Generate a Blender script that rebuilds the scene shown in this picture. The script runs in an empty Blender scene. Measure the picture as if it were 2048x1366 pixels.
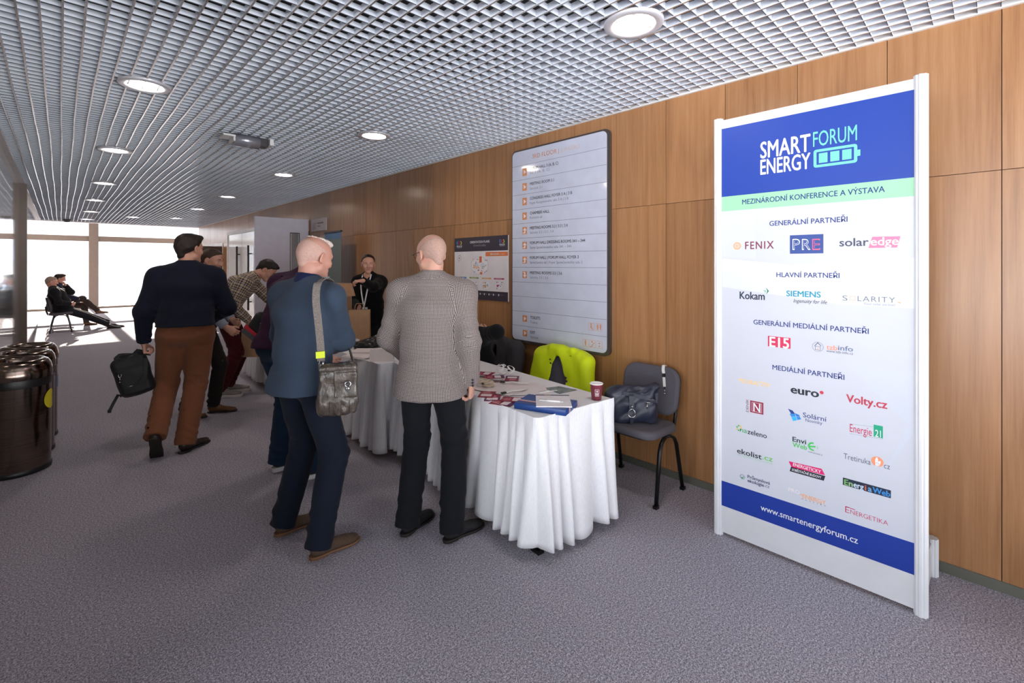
import bpy, math, random
import numpy as np
from mathutils import Vector, Matrix

# ------------------------------------------------------------------ camera, world, sun, exposure
F, CX, HY, H = 930.0, 1024.0, 530.0, 1.58          # focal length, principal column, horizon row (2048x1366 frame), eye height
YAW = math.atan2(902.0, F)
SN, CS = math.sin(YAW), math.cos(YAW)
scene = bpy.context.scene
COL = scene.collection
cam_d = bpy.data.cameras.new('camera'); cam = bpy.data.objects.new('camera', cam_d); COL.objects.link(cam)
cam.location = (0, 0, H); cam.rotation_euler = (math.pi/2, 0, -YAW)
cam_d.sensor_width = 36.0; cam_d.lens = F/2048*36.0
cam_d.shift_y = -(683-HY)/2048.0
cam_d.clip_start = 0.05; cam_d.clip_end = 300
scene.camera = cam

world = bpy.data.worlds.new('sky'); scene.world = world; world.use_nodes = True
wn = world.node_tree.nodes; wl = world.node_tree.links
bg = wn['Background']
wtc = wn.new('ShaderNodeTexCoord'); wsep = wn.new('ShaderNodeSeparateXYZ'); wl.new(wtc.outputs['Generated'], wsep.inputs[0])
wr_ = wn.new('ShaderNodeValToRGB'); wl.new(wsep.outputs['Z'], wr_.inputs[0])
wr_.color_ramp.elements[0].position = 0.0; wr_.color_ramp.elements[0].color = (0.95, 0.97, 1.0, 1)
wr_.color_ramp.elements[1].position = 0.7; wr_.color_ramp.elements[1].color = (0.80, 0.89, 1.0, 1)
wl.new(wr_.outputs[0], bg.inputs[0]); wlt = wn.new('ShaderNodeMath'); wlt.operation = 'LESS_THAN'; wl.new(wsep.outputs['Z'], wlt.inputs[0]); wlt.inputs[1].default_value = -0.01
wst = wn.new('ShaderNodeMath'); wst.operation = 'MULTIPLY_ADD'; wl.new(wlt.outputs[0], wst.inputs[0]); wst.inputs[1].default_value = 9.5; wst.inputs[2].default_value = 3.5   # boosted below the horizon as added fill for the ceiling, sky above
wl.new(wst.outputs[0], bg.inputs[1])

sun_d = bpy.data.lights.new('sun', 'SUN'); sun = bpy.data.objects.new('sun', sun_d); COL.objects.link(sun)
sun_d.energy = 26.0; sun_d.angle = 0.009; sun_d.color = (1.0, 0.9, 0.76)
SUN_EL, SUN_AZ = math.radians(23.2), math.radians(0.8)
sdir = Vector((math.sin(SUN_AZ)*math.cos(SUN_EL), -math.cos(SUN_AZ)*math.cos(SUN_EL), -math.sin(SUN_EL)))
sun.rotation_euler = sdir.to_track_quat('-Z', 'Y').to_euler(); sun.location = (0, 40, 20)

def portal(name, loc, direction, sx, sy):
    d = bpy.data.lights.new(name, 'AREA'); d.shape = 'RECTANGLE'; d.size = sx; d.size_y = sy
    d.cycles.is_portal = True
    o = bpy.data.objects.new(name, d); COL.objects.link(o); o.location = loc
    o.rotation_euler = Vector(direction).to_track_quat('-Z', 'Z').to_euler()
    return o
portal('daylight_portal', (1.5, 22.6, 2.25), (0, -1, 0), 21, 4.4)
portal('daylight_portal', (-0.56, -0.3, 1.43), (1, 0, 0), 4.5, 2.6)
portal('daylight_portal', (1.4, -2.62, 1.43), (0, 1, 0), 3.7, 2.66)

scene.view_settings.view_transform = 'Standard'; scene.view_settings.look = 'None'
scene.view_settings.gamma = 1.0; scene.view_settings.use_curve_mapping = False
scene.view_settings.exposure = 0.12
scene.cycles.max_bounces = 7; scene.cycles.diffuse_bounces = 4; scene.cycles.glossy_bounces = 3
scene.cycles.transmission_bounces = 4; scene.cycles.transparent_max_bounces = 8
scene.cycles.caustics_reflective = False; scene.cycles.caustics_refractive = False
scene.cycles.sample_clamp_indirect = 6.0
scene.cycles.use_denoising = True

# ------------------------------------------------------------------ from picture rays to places
def _w(xc, zc): return (xc*CS + zc*SN, -xc*SN + zc*CS)
def at_z(px, py, Z=0.0):
    zc = F*(H-Z)/(py-HY); x, y = _w((px-CX)/F*zc, zc); return Vector((x, y, Z))
def at_depth(px, py, zc):
    x, y = _w((px-CX)/F*zc, zc); return Vector((x, y, H-(py-HY)/F*zc))
def at_x(px, py, X):
    a = (px-CX)/F; zc = X/(a*CS+SN); return at_depth(px, py, zc)
def at_y(px, py, Y):
    a = (px-CX)/F; zc = Y/(-a*SN+CS); return at_depth(px, py, zc)

# ------------------------------------------------------------------ small mesh kit
def lin(c): return tuple((v/12.92 if v <= 0.04045 else ((v+0.055)/1.055)**2.4) for v in c)
def rgb(r, g, b): return lin((r/255.0, g/255.0, b/255.0)) + (1.0,)

class MB:
    """verts / faces / material slots of one mesh"""
    def __init__(s): s.v = []; s.f = []; s.m = []; s.s = []
    def add(s, vs, fs, mat=0, smooth=False):
        o = len(s.v); s.v += [tuple(v) for v in vs]
        for f in fs: s.f.append(tuple(o+i for i in f)); s.m.append(mat); s.s.append(smooth)
    def box(s, x0, y0, z0, x1, y1, z1, mat=0, M=None):
        vs = [Vector(p) for p in ((x0,y0,z0),(x1,y0,z0),(x1,y1,z0),(x0,y1,z0),(x0,y0,z1),(x1,y0,z1),(x1,y1,z1),(x0,y1,z1))]
        if M is not None: vs = [M @ v for v in vs]
        s.add(vs, [(0,3,2,1),(4,5,6,7),(0,1,5,4),(1,2,6,5),(2,3,7,6),(3,0,4,7)], mat)
    def rbox(s, x0, y0, z0, x1, y1, z1, r=0.005, mat=0, M=None, n=2):
        """box with rounded vertical and horizontal edges (superellipsoid shell of stacked rounded rectangles)"""
        cx, cy = (x0+x1)/2, (y0+y1)/2; hx, hy = (x1-x0)/2, (y1-y0)/2
        prof = []
        for i in range(n+1):
            a = math.pi/2*i/n; prof.append((z0+r-r*math.cos(a), r-r*math.sin(a)))
        for i in range(n+1):
            a = math.pi/2*i/n; prof.append((z1-r+r*math.sin(a), r-r*math.cos(a)))
        rings = []
        for z, ins in prof:
            ring = []
            for (sx, sy, a0) in ((1,1,0),(-1,1,90),(-1,-1,180),(1,-1,270)):
                for k in range(n+1):
                    a = math.radians(a0+90*k/n); rr = r
                    ring.append((cx+sx*(hx-r)+ (rr-ins)*math.cos(a), cy+sy*(hy-r)+(rr-ins)*math.sin(a), z))
            rings.append(ring)
        s.rings(rings, mat, True, True, M)
    def rings(s, rings, mat=0, cap=True, smooth=True, M=None, closed=True):
        n = len(rings[0]); vs = [Vector(p) for r in rings for p in r]
        if M is not None: vs = [M @ v for v in vs]
        fs = []
        for i in range(len(rings)-1):
            for j in range(n if closed else n-1):
                k = (j+1) % n
                fs.append((i*n+j, i*n+k, (i+1)*n+k, (i+1)*n+j))
        o = len(s.v); s.add(vs, fs, mat, smooth)
        if cap:
            s.f.append(tuple(o+j for j in reversed(range(n)))); s.m.append(mat); s.s.append(False)
            b = o+(len(rings)-1)*n; s.f.append(tuple(b+j for j in range(n))); s.m.append(mat); s.s.append(False)
    def lathe(s, prof, n=32, mat=0, M=None, cap=False):
        rings = [[(r*math.cos(2*math.pi*j/n), r*math.sin(2*math.pi*j/n), z) for j in range(n)] for r, z in prof]
        s.rings(rings, mat, cap, True, M)
    def tube(s, pts, r, n=8, mat=0, cap=True, sx=1.0, up=None, closed=False):
        pts = [Vector(p) for p in pts]; rings = []; m = len(pts)
        rad = r if isinstance(r, (list, tuple)) else [r]*m
        u = None
        for i, p in enumerate(pts):
            if closed: t = (pts[(i+1) % m]-pts[i-1])
            else: t = (pts[min(i+1, m-1)]-pts[max(i-1, 0)])
            t.normalize()
            if u is None:
                ref = Vector(up) if up else (Vector((0,0,1)) if abs(t.z) < 0.9 else Vector((1,0,0)))
                u = ref.cross(t).normalized()
            else:
                u = (u - t*u.dot(t)).normalized()
            w = t.cross(u)
            rings.append([p + u*(rad[i]*sx*math.cos(2*math.pi*j/n)) + w*(rad[i]*math.sin(2*math.pi*j/n)) for j in range(n)])
        if closed: rings.append(rings[0]); cap = False
        s.rings(rings, mat, cap, True)
    def prism(s, poly, z0, z1, mat=0, M=None, smooth=False):
        n = len(poly); s.rings([[(x, y, z0) for x, y in poly], [(x, y, z1) for x, y in poly]], mat, True, smooth, M)
    def strip(s, pts, width, thick, up, mat=0):
        """flat band following a path; UP = list of face normals or one normal"""
        pts = [Vector(p) for p in pts]; rings = []; m = len(pts)
        for i, p in enumerate(pts):
            t = (pts[min(i+1, m-1)]-pts[max(i-1, 0)]).normalized()
            nrm = Vector(up[i] if isinstance(up, list) else up); nrm = (nrm-t*nrm.dot(t)).normalized()
            w = t.cross(nrm)
            rings.append([p-w*width/2-nrm*thick/2, p+w*width/2-nrm*thick/2, p+w*width/2+nrm*thick/2, p-w*width/2+nrm*thick/2])
        s.rings(rings, mat, True, False)
    def sphere(s, c, r, n=16, mat=0, sc=(1,1,1)):
        c = Vector(c); prof = []
        rings = []
        for i in range(1, n//2):
            a = math.pi*i/(n//2)
            rings.append([(c.x+sc[0]*r*math.sin(a)*math.cos(2*math.pi*j/n), c.y+sc[1]*r*math.sin(a)*math.sin(2*math.pi*j/n), c.z-sc[2]*r*math.cos(a)) for j in range(n)])
        s.rings(rings, mat, True, True)
    def mesh(s, name, mats):
        me = bpy.data.meshes.new(name); me.from_pydata(s.v, [], s.f)
        for m in (mats if isinstance(mats, (list, tuple)) else [mats]): me.materials.append(m)
        me.polygons.foreach_set('material_index', s.m); me.polygons.foreach_set('use_smooth', s.s)
        me.update(); return me

def link(name, me, parent=None):
    o = bpy.data.objects.new(name, me); COL.objects.link(o)
    if parent is not None: o.parent = parent
    return o
def obj(name, mb, mats, parent=None, label=None):
    o = link(name, mb.mesh(name, mats), parent)
    if label: o['label'] = label
    return o
def tag(o, label, cat, group=None, kind=None):
    o['label'] = label; o['category'] = cat
    if group: o['group'] = group
    if kind: o['kind'] = kind
    return o
def thing(name, label, cat, loc=(0,0,0), rotz=0.0, group=None):
    o = bpy.data.objects.new(name, None); COL.objects.link(o)
    o.location = loc; o.rotation_euler = (0, 0, rotz); o.empty_display_size = 0.1
    return tag(o, label, cat, group)
def struct(name, mb, mats, label=None, cat=None, parent=None):
    o = obj(name, mb, mats, parent)
    o['kind'] = 'structure'
    if label: o['label'] = label
    if cat: o['category'] = cat
    return o
def bevel(o, w=0.004, seg=2):
    m = o.modifiers.new('bevel', 'BEVEL'); m.width = w; m.segments = seg; m.limit_method = 'ANGLE'; m.angle_limit = 0.7
    return o
def dup(root, loc, rotz, label=None, group=None):
    r = root.copy(); COL.objects.link(r); r.location = loc; r.rotation_euler = (0, 0, rotz)
    if label: r['label'] = label
    if group: r['group'] = group
    for ch in list(root.children):
        c = ch.copy(); COL.objects.link(c); c.parent = r
        for g in ch.children:
            d = g.copy(); COL.objects.link(d); d.parent = c
    return r

# ------------------------------------------------------------------ materials
class NT:
    def __init__(s, name):
        s.m = bpy.data.materials.new(name); s.m.use_nodes = True
        s.n = s.m.node_tree.nodes; s.l = s.m.node_tree.links
        s.p = s.n['Principled BSDF']; s.out = s.n['Material Output']
    def new(s, t, **kw):
        n = s.n.new(t)
        for k, v in kw.items(): setattr(n, k, v)
        return n
    def link(s, a, b): s.l.new(a, b)
    def val(s, sock, v):
        if hasattr(v, 'is_output') or isinstance(v, bpy.types.NodeSocket): s.l.new(v, sock)
        else: sock.default_value = v
    def math(s, op, a, b=0.0, c=None):
        n = s.n.new('ShaderNodeMath'); n.operation = op
        s.val(n.inputs[0], a); s.val(n.inputs[1], b)
        if c is not None: s.val(n.inputs[2], c)
        return n.outputs[0]
    def mix(s, f, a, b, blend='MIX'):
        n = s.n.new('ShaderNodeMix'); n.data_type = 'RGBA'; n.blend_type = blend
        s.val(n.inputs['Factor'], f); s.val(n.inputs['A'], a) if False else s.val(n.inputs[6], a); s.val(n.inputs[7], b)
        return n.outputs[2]
    def noise(s, scale, detail=3.0, rough=0.5, vec=None, mapping=None, coord='Object'):
        if vec is None:
            tc = s.n.new('ShaderNodeTexCoord'); vec = tc.outputs[coord]
        if mapping:
            mp = s.n.new('ShaderNodeMapping'); mp.inputs['Scale'].default_value = mapping; s.l.new(vec, mp.inputs[0]); vec = mp.outputs[0]
        n = s.n.new('ShaderNodeTexNoise'); n.inputs['Scale'].default_value = scale; n.inputs['Detail'].default_value = detail
        n.inputs['Roughness'].default_value = rough; s.l.new(vec, n.inputs['Vector'])
        return n.outputs['Fac']
    def ramp(s, fac, stops, interp='LINEAR'):
        n = s.n.new('ShaderNodeValToRGB'); n.color_ramp.interpolation = interp; s.l.new(fac, n.inputs[0])
        els = n.color_ramp.elements
        while len(els) < len(stops): els.new(0.5)
        for e, (p, c) in zip(els, stops): e.position = p; e.color = c
        return n.outputs[0]
    def bump(s, h, strength=0.3, dist=0.002):
        n = s.n.new('ShaderNodeBump'); n.inputs['Strength'].default_value = strength; n.inputs['Distance'].default_value = dist
        s.l.new(h, n.inputs['Height']); s.l.new(n.outputs[0], s.p.inputs['Normal'])
    def set(s, color=None, rough=None, metal=None, spec=None, sheen=None, coat=None):
        P = s.p.inputs
        if color is not None: s.val(P['Base Color'], color)
        if rough is not None: s.val(P['Roughness'], rough)
        if metal is not None: s.val(P['Metallic'], metal)
        if spec is not None: s.val(P['Specular IOR Level'], spec)
        if sheen is not None: P['Sheen Weight'].default_value = sheen*0.22; P['Sheen Roughness'].default_value = 0.5
        if coat is not None: P['Coat Weight'].default_value = coat; P['Coat Roughness'].default_value = 0.08
        return s.m

def M_plain(name, c, rough=0.5, metal=0.0, spec=0.5, var=0.04, scale=8.0, coat=None):
    t = NT(name); c = rgb(*c)
    lo = tuple(v*(1-var) for v in c[:3])+(1,); hi = tuple(min(1, v*(1+var)) for v in c[:3])+(1,)
    col = t.ramp(t.noise(scale, 3), [(0.3, lo), (0.7, hi)])
    return t.set(col, rough, metal, spec, coat=coat)
def M_cloth(name, c, var=0.12, scale=420, rough=0.92, bump=0.25, sheen=0.25, c2=None, spec=0.15):
    t = NT(name); c = rgb(*c)
    lo = tuple(v*(1-var) for v in c[:3])+(1,); hi = tuple(min(1, v*(1+var)) for v in c[:3])+(1,)
    if c2: hi = rgb(*c2)
    nz = t.noise(scale, 4, 0.6); big = t.noise(5, 2)
    col = t.ramp(nz, [(0.32, lo), (0.68, hi)])
    col = t.mix(t.math('MULTIPLY', big, 0.25), col, tuple(v*0.8 for v in c[:3])+(1,))
    t.bump(nz, bump, 0.0012)
    return t.set(col, rough, 0, spec, sheen=sheen)
def M_emit(name, c, strength):
    t = NT(name); t.set(rgb(*c), 0.5); t.p.inputs['Emission Color'].default_value = rgb(*c); t.p.inputs['Emission Strength'].default_value = strength
    return t.m
def M_glass(name, tint=(1,1,1,1), refl=1.0):
    t = NT(name); tr = t.new('ShaderNodeBsdfTransparent'); tr.inputs[0].default_value = tint
    gl = t.new('ShaderNodeBsdfGlossy'); gl.inputs['Roughness'].default_value = 0.01
    fr = t.new('ShaderNodeFresnel'); fr.inputs[0].default_value = 1.45
    mx = t.new('ShaderNodeMixShader'); t.link(t.math('MULTIPLY', fr.outputs[0], refl), mx.inputs[0]); t.link(tr.outputs[0], mx.inputs[1]); t.link(gl.outputs[0], mx.inputs[2])
    t.link(mx.outputs[0], t.out.inputs[0]); return t.m
_pc = {}
def ink(r, g, b, rough=0.45):
    k = (r, g, b, rough)
    if k not in _pc: _pc[k] = M_plain('ink', (r, g, b), rough, var=0.01)
    return _pc[k]
# ------------------------------------------------------------------ the room
XR, XL, CZ, YE = 3.264, -0.45, 2.82, 18.2       # wood wall, left wall, ceiling height, where the low ceiling ends

def mat_carpet():
    t = NT('carpet'); a = t.noise(190, 2, 0.75); b = t.noise(95, 3, 0.6); big = t.noise(0.9, 3)
    f = t.math('ADD', t.math('MULTIPLY', a, 0.6), t.math('MULTIPLY', b, 0.4))
    col = t.ramp(f, [(0.34, rgb(84, 80, 90)), (0.5, rgb(156, 151, 162)), (0.66, rgb(228, 223, 233))])
    col = t.mix(t.math('MULTIPLY', big, 0.25), col, rgb(122, 116, 126))
    t.bump(f, 0.6, 0.006); return t.set(col, 0.97, 0, 0.1, sheen=0.15)
def mat_wood(name='oak_veneer', dark=1.0):
    t = NT(name); tc = t.new('ShaderNodeTexCoord'); geo = t.new('ShaderNodeNewGeometry')
    rnd = geo.outputs['Random Per Island']
    off = t.new('ShaderNodeVectorMath', operation='MULTIPLY_ADD'); t.link(tc.outputs['Object'], off.inputs[0])
    off.inputs[1].default_value = (1, 1, 1)
    comb = t.new('ShaderNodeCombineXYZ'); t.link(t.math('MULTIPLY', rnd, 7.0), comb.inputs[0]); t.link(t.math('MULTIPLY', rnd, 3.7), comb.inputs[2]); t.link(comb.outputs[0], off.inputs[2])
    v = off.outputs[0]
    base = t.noise(2.6, 1.5, 0.4, v, (1.0, 1.0, 0.10))
    rings = t.math('FRACT', t.math('MULTIPLY', base, 11.0))
    rings = t.math('ABSOLUTE', t.math('SUBTRACT', rings, 0.5))
    fine = t.noise(42, 4, 0.62, v, (1.0, 1.0, 0.028))
    pores = t.noise(150, 3, 0.65, v, (1.0, 1.0, 0.035))
    fac = t.math('ADD', t.math('MULTIPLY', rings, 0.26), t.math('ADD', t.math('MULTIPLY', fine, 0.58), t.math('MULTIPLY', pores, 0.32)))
    d = dark
    col = t.ramp(fac, [(0.24, rgb(112*d, 74*d, 43*d)), (0.48, rgb(160*d, 113*d, 71*d)), (0.74, rgb(186*d, 140*d, 96*d))])
    tone = t.ramp(rnd, [(0.0, rgb(120*d, 80*d, 48*d)), (1.0, rgb(182*d, 130*d, 88*d))])
    col = t.mix(0.36, col, tone)
    rough = t.math('MULTIPLY_ADD', pores, 0.15, 0.30)
    t.bump(fac, 0.12, 0.001); t.set(col, rough, 0, 0.45); t.p.inputs['Coat Weight'].default_value = 0.4; t.p.inputs['Coat Roughness'].default_value = 0.22; return t.m
def mat_ceiling():
    t = NT('ceiling_metal'); n = t.noise(0.7, 2)
    col = t.ramp(n, [(0.3, rgb(226, 232, 242)), (0.7, rgb(236, 240, 248))])  # faint blue of reflected sky put into the base colour
    return t.set(col, 0.34, 0.08, 0.5)
def mat_gloss_wall():
    t = NT('polished_panel'); n = t.noise(1.1, 3, 0.5, mapping=(1, 0.5, 1))
    col = t.ramp(n, [(0.35, rgb(176, 174, 170)), (0.65, rgb(206, 204, 200))])
    w = t.noise(2.2, 2, 0.5)
    t.bump(w, 0.03, 0.02)
    return t.set(col, 0.02, 0.0, 1.0, coat=1.0)

MAT_CARPET = mat_carpet(); MAT_WOOD = mat_wood(); MAT_CEIL = mat_ceiling(); MAT_GLOSS = mat_gloss_wall()
MAT_WHITE = M_plain('white_paint', (226, 225, 224), 0.55)
MAT_BLACK = M_plain('plenum_black', (20, 21, 24), 0.9)
MAT_SKIRT = M_plain('skirting_metal', (118, 118, 108), 0.35, 0.5)
MAT_MULL = M_plain('bronze_mullion', (118, 104, 96), 0.45, 0.3)
MAT_SEAM = M_plain('panel_joint', (44, 28, 18), 0.8)
MAT_GLASS = M_glass('window_glass')
MAT_CONC = M_plain('pale_concrete', (205, 203, 200), 0.9)
MAT_STEEL = M_plain('satin_steel', (170, 168, 166), 0.25, 1.0)
MAT_DKGREY = M_plain('dark_grey_metal', (58, 56, 58), 0.4, 0.3)

# floor
m = MB(); m.box(-9.5, -2.7, -0.12, 12.5, 23.2, 0.0)
struct('floor', m, MAT_CARPET, 'grey speckled carpet floor', 'floor')

# wood wall: panels with open joints on a dark backing
PW = 0.4345; Y0 = 0.834-PW*8
DOORS = [(8.75, 9.68, 2.40), (11.75, 14.55, 2.46), (15.0, 16.6, 2.2)]
m = MB()
edges = [Y0+PW*i for i in range(200) if Y0+PW*i < YE+0.05]
def panel(ya, yb, za, zb):
    g = 0.0016
    if yb-ya < 0.02 or zb-za < 0.02: return
    m.box(XR, ya+g, za+g, XR+0.018, yb-g, zb-g)
ZS = 2.04
for a, b in zip(edges[:-1], edges[1:]):
    for za, zb in ((0.05, ZS), (ZS, CZ+0.02)):
        segs = [(a, b, za, zb)]
        for d0, d1, dz in DOORS:
            new = []
            for (p, q, r, s_) in segs:
                if q <= d0 or p >= d1 or r >= dz: new.append((p, q, r, s_)); continue
                if p < d0: new.append((p, d0, r, s_))
                if q > d1: new.append((d1, q, r, s_))
                if s_ > dz: new.append((max(p, d0), min(q, d1), dz, s_))
            segs = new
        for sg in segs: panel(*sg)
struct('wall_right', m, MAT_WOOD, 'wall of tall oak veneer panels', 'wall')
m = MB(); ys = [-2.6]+[v for d in DOORS for v in d[:2]]+[YE+0.1]
for i in range(0, len(ys), 2): m.box(XR+0.018, ys[i], 0, XR+0.14, ys[i+1], CZ+0.1)
for d0, d1, dz in DOORS: m.box(XR+0.018, d0, dz, XR+0.14, d1, CZ+0.1)
struct('wall_right_backing', m, MAT_SEAM)
m = MB(); 
for i in range(0, len(ys), 2): m.box(XR-0.008, ys[i], 0.0, XR+0.018, ys[i+1], 0.052)
struct('baseboard_right', m, MAT_SKIRT, 'low grey metal skirting under the wood wall', 'skirting')

# room beyond the doors (a plain white lobby wall set back)
m = MB(); m.box(5.2, 8.0, 0, 5.3, 17.5, 3.0); m.box(XR+0.14, 8.0, 2.9, 5.3, 17.5, 3.0); m.box(XR+0.14, 7.9, 0, 5.3, 8.0, 3.0); m.box(XR+0.14, 17.5, 0, 5.3, 17.6, 3.0); m.box(XR+0.14, 10.6, 0, 5.3, 10.7, 3.0)
struct('wall_lobby', m, MAT_WHITE)

# ceiling: open-cell metal grid
m = MB(); rr = random.Random(4)
CELL, BH, BT = 0.0812, 0.037, 0.0085
nx = int((XR-XL)/CELL)
ph = [rr.uniform(0, 6.28) for _ in range(6)]
def sag(x, y): return 0.003*math.sin(y*2.1+ph[0]+x)+0.002*math.sin(y*4.7+x*2+ph[1])
def sway(x, y): return 0.003*math.sin(y*1.7+ph[2]+0.8*x)+0.0012*math.sin(y*5.1+ph[3]+2.3*x)
ysteps = [-2.6+0.3*i for i in range(79)]; ysteps = [y for y in ysteps if y < YE]+[YE]
for i in range(nx+1):
    x = XR-0.012-i*CELL
    rings = []
    for y in ysteps:
        dx = sway(x, y)*min(1, i/3.0); dz = sag(x, y)
        rings.append([(x+dx-BT/2, y, CZ+dz), (x+dx-BT/2, y, CZ+dz+BH), (x+dx+BT/2, y, CZ+dz+BH), (x+dx+BT/2, y, CZ+dz)])
    m.rings(rings, 0, True, False)
    m.rings([[(q[0][0], q[0][1], q[0][2]-0.0009), (q[0][0], q[0][1], q[0][2]+0.0002), (q[3][0], q[3][1], q[3][2]+0.0002), (q[3][0], q[3][1], q[3][2]-0.0009)] for q in rings], 1, True, False)
ny = int((YE+1.9)/CELL)
for j in range(ny):
    y = -1.9+j*CELL
    xs = [XL+(XR-XL)*k/6 for k in range(7)]
    m.rings([[(x, y-0.0011, CZ+0.006+sag(x, y)), (x, y+0.0011, CZ+0.006+sag(x, y)), (x, y+0.0011, CZ+BH-0.001), (x, y-0.0011, CZ+BH-0.001)] for x in xs], 0, True, False)
    m.rings([[(x, y-0.0016, CZ+0.003+sag(x, y)), (x, y+0.0016, CZ+0.003+sag(x, y)), (x, y+0.0016, CZ+0.0060+sag(x, y)), (x, y-0.0016, CZ+0.0060+sag(x, y))] for x in xs], 2, True, False)  # dark line under each cross blade, put in as a solid grey strip
MAT_RAIL = M_plain('ceiling_rail', (226, 222, 218), 0.24, 0.85); MAT_DARKSTRIP = M_plain('ceiling_dark_strip', (84, 86, 94), 0.6)
struct('ceiling', m, [MAT_CEIL, MAT_RAIL, MAT_DARKSTRIP], 'white open-cell metal grid ceiling', 'ceiling')
m = MB(); m.box(XL-0.2, -2.6, CZ+0.34, XR+0.2, YE, CZ+0.40)
struct('ceiling_slab', m, MAT_BLACK)
m = MB(); m.box(XR-0.02, -2.6, CZ-0.004, XR-0.001, YE, CZ+0.03); struct('trim_1', m, MAT_WHITE, 'thin white edge trim along the wood wall', 'trim')
m = MB(); m.box(XL, 2.0, CZ-0.006, XL+0.05, YE, CZ+0.03); struct('trim_2', m, MAT_WHITE, 'white edge trim along the glossy left wall', 'trim')
m = MB(); m.box(XL-0.2, YE, CZ-0.012, 12.5, YE+0.25, 4.6); m.box(-9.5, YE, CZ-0.012, XL-0.2, YE+0.25, 4.6)
struct('wall_fascia', m, MAT_WHITE)

# left side: glossy wall further along, a window strip beside the camera
m = MB(); m.box(XL-0.12, 2.0, 0, XL, YE, CZ+0.34)
struct('wall_left', m, MAT_GLOSS, 'glossy polished panel wall on the left', 'wall')
m = MB(); m.box(XL-0.02, 10.29, 0, XL+0.075, 10.40, CZ); struct('trim_3', m, MAT_MULL, 'brown metal post on the glossy left wall', 'post')
m = MB(); m.box(XL-0.14, -2.6, 2.75, XL-0.02, 2.0, CZ+0.4); m.box(XL-0.14, -2.6, 0, XL-0.02, 2.0, 0.12)
for y in (-2.6, -1.0, 0.5, 1.96): m.box(XL-0.14, y-0.04, 0.12, XL-0.02, y+0.04, 2.75)
fr = struct('window_2', m, MAT_MULL, 'tall window strip beside the corridor', 'window')
m = MB(); m.box(XL-0.085, -2.6, 0.12, XL-0.075, 2.0, 2.75); struct('window_pane', m, MAT_GLASS, parent=fr)
m = MB(); m.box(XL-0.14, -2.7, 2.78, XR+0.14, -2.6, CZ+0.4); m.box(XL-0.14, -2.7, 0, XR+0.14, -2.6, 0.10)  # unseen glazing behind the camera, added to brighten ceiling and near surfaces
for x in (XL, 0.8, 2.03, XR): m.box(x-0.04, -2.7, 0.10, x+0.04, -2.6, 2.78)
fr = struct('window_added', m, MAT_MULL, 'glazed corridor end behind, added to let in more light', 'window')
m = MB(); m.box(XL, -2.655, 0.10, XR, -2.645, 2.78); struct('window_pane', m, MAT_GLASS, parent=fr)

# glazed foyer at the far end
FY = 22.7
m = MB(); m.box(-9.6, YE, 4.5, 12.6, FY+0.3, 4.65); struct('ceiling_foyer', m, MAT_WHITE)
m = MB(); m.box(-9.6, YE, 0, -9.5, FY+0.3, 4.6); m.box(-9.5, YE, 0, XL-0.12, YE+0.1, CZ); struct('wall_foyer_left', m, MAT_WHITE)
m = MB(); m.box(12.5, YE, 0, 12.6, FY+0.3, 4.6); m.box(XR+0.14, YE, 0, 12.5, YE+0.1, CZ); struct('wall_foyer_right', m, MAT_WHITE)
m = MB(); m.box(-9.5, FY, 0, 12.5, FY+0.14, 0.07); m.box(-9.5, FY, 4.4, 12.5, FY+0.14, 4.5); m.box(-9.5, FY, 2.44, 12.5, FY+0.14, 2.63)
for k in range(-2, 4): m.box(0.72+k*3.6, FY-0.08, 0, 0.98+k*3.6, FY+0.16, 4.5)
fr = struct('window_1', m, MAT_MULL, 'wide glazed front with brown mullions at the corridor end', 'window')
m = MB(); m.box(-9.5, FY+0.06, 0.07, 12.5, FY+0.075, 4.4); struct('window_pane', m, MAT_GLASS, parent=fr)

# outside: pale ground and an office block
m = MB(); m.box(-120, 23.3, -7.2, 120, 140, -7.0); struct('ground_outside', m, MAT_CONC)
b = thing('office_building', 'pale office block with rows of windows seen hazily through the glazed front', 'building', (6, 62, -7))
m = MB(); m.box(-34, 0, 0, 34, 14, 15.5); obj('facade', m, MAT_CONC, b)
for r in range(4):
    m = MB(); mw = MB()
    for k in range(17):
        x = -33+k*3.95; m.box(x, -0.06, 1.6+r*3.5, x+2.9, 0.02, 3.7+r*3.5)
    obj('window_row', m, M_plain('far_window', (176, 184, 196), 0.6) if r == 0 else bpy.data.materials['far_window'], b)

# doors in the wood wall
MAT_DOOR = M_plain('pale_lilac_door', (220, 216, 230), 0.45)
d = thing('open_door', 'tall pale lilac door leaf standing open into the corridor', 'door', (XR, 8.73, 0), 0)
d['kind'] = 'structure'
m = MB(); hw = 0.90; vx0, vx1, vz0, vz1 = -0.335, -0.165, 1.10, 2.16
for (a, bb, c, e) in ((-hw, vx0, 0.01, 2.41), (vx1, -0.005, 0.01, 2.41), (vx0, vx1, 0.01, vz0), (vx0, vx1, vz1, 2.41)): m.box(a, -0.022, c, bb, 0.022, e)
obj('door_leaf', m, MAT_DOOR, d)
m = MB()
for (a, bb, c, e) in ((vx0, vx0+0.012, vz0, vz1), (vx1-0.012, vx1, vz0, vz1), (vx0, vx1, vz0, vz0+0.012), (vx0, vx1, vz1-0.012, vz1)): m.box(a, -0.026, c, bb, 0.026, e)
f_ = obj('vision_frame', m, MAT_DKGREY, d); m = MB(); m.box(vx0, -0.004, vz0, vx1, 0.004, vz1); obj('pane', m, MAT_GLASS, f_)
m = MB(); 
for z in (0.3, 1.2, 2.15): m.tube([(-0.0, -0.03, z-0.05), (-0.0, -0.03, z+0.05)], 0.011, 10)
obj('hinge', m, MAT_DKGREY, d)
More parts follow.
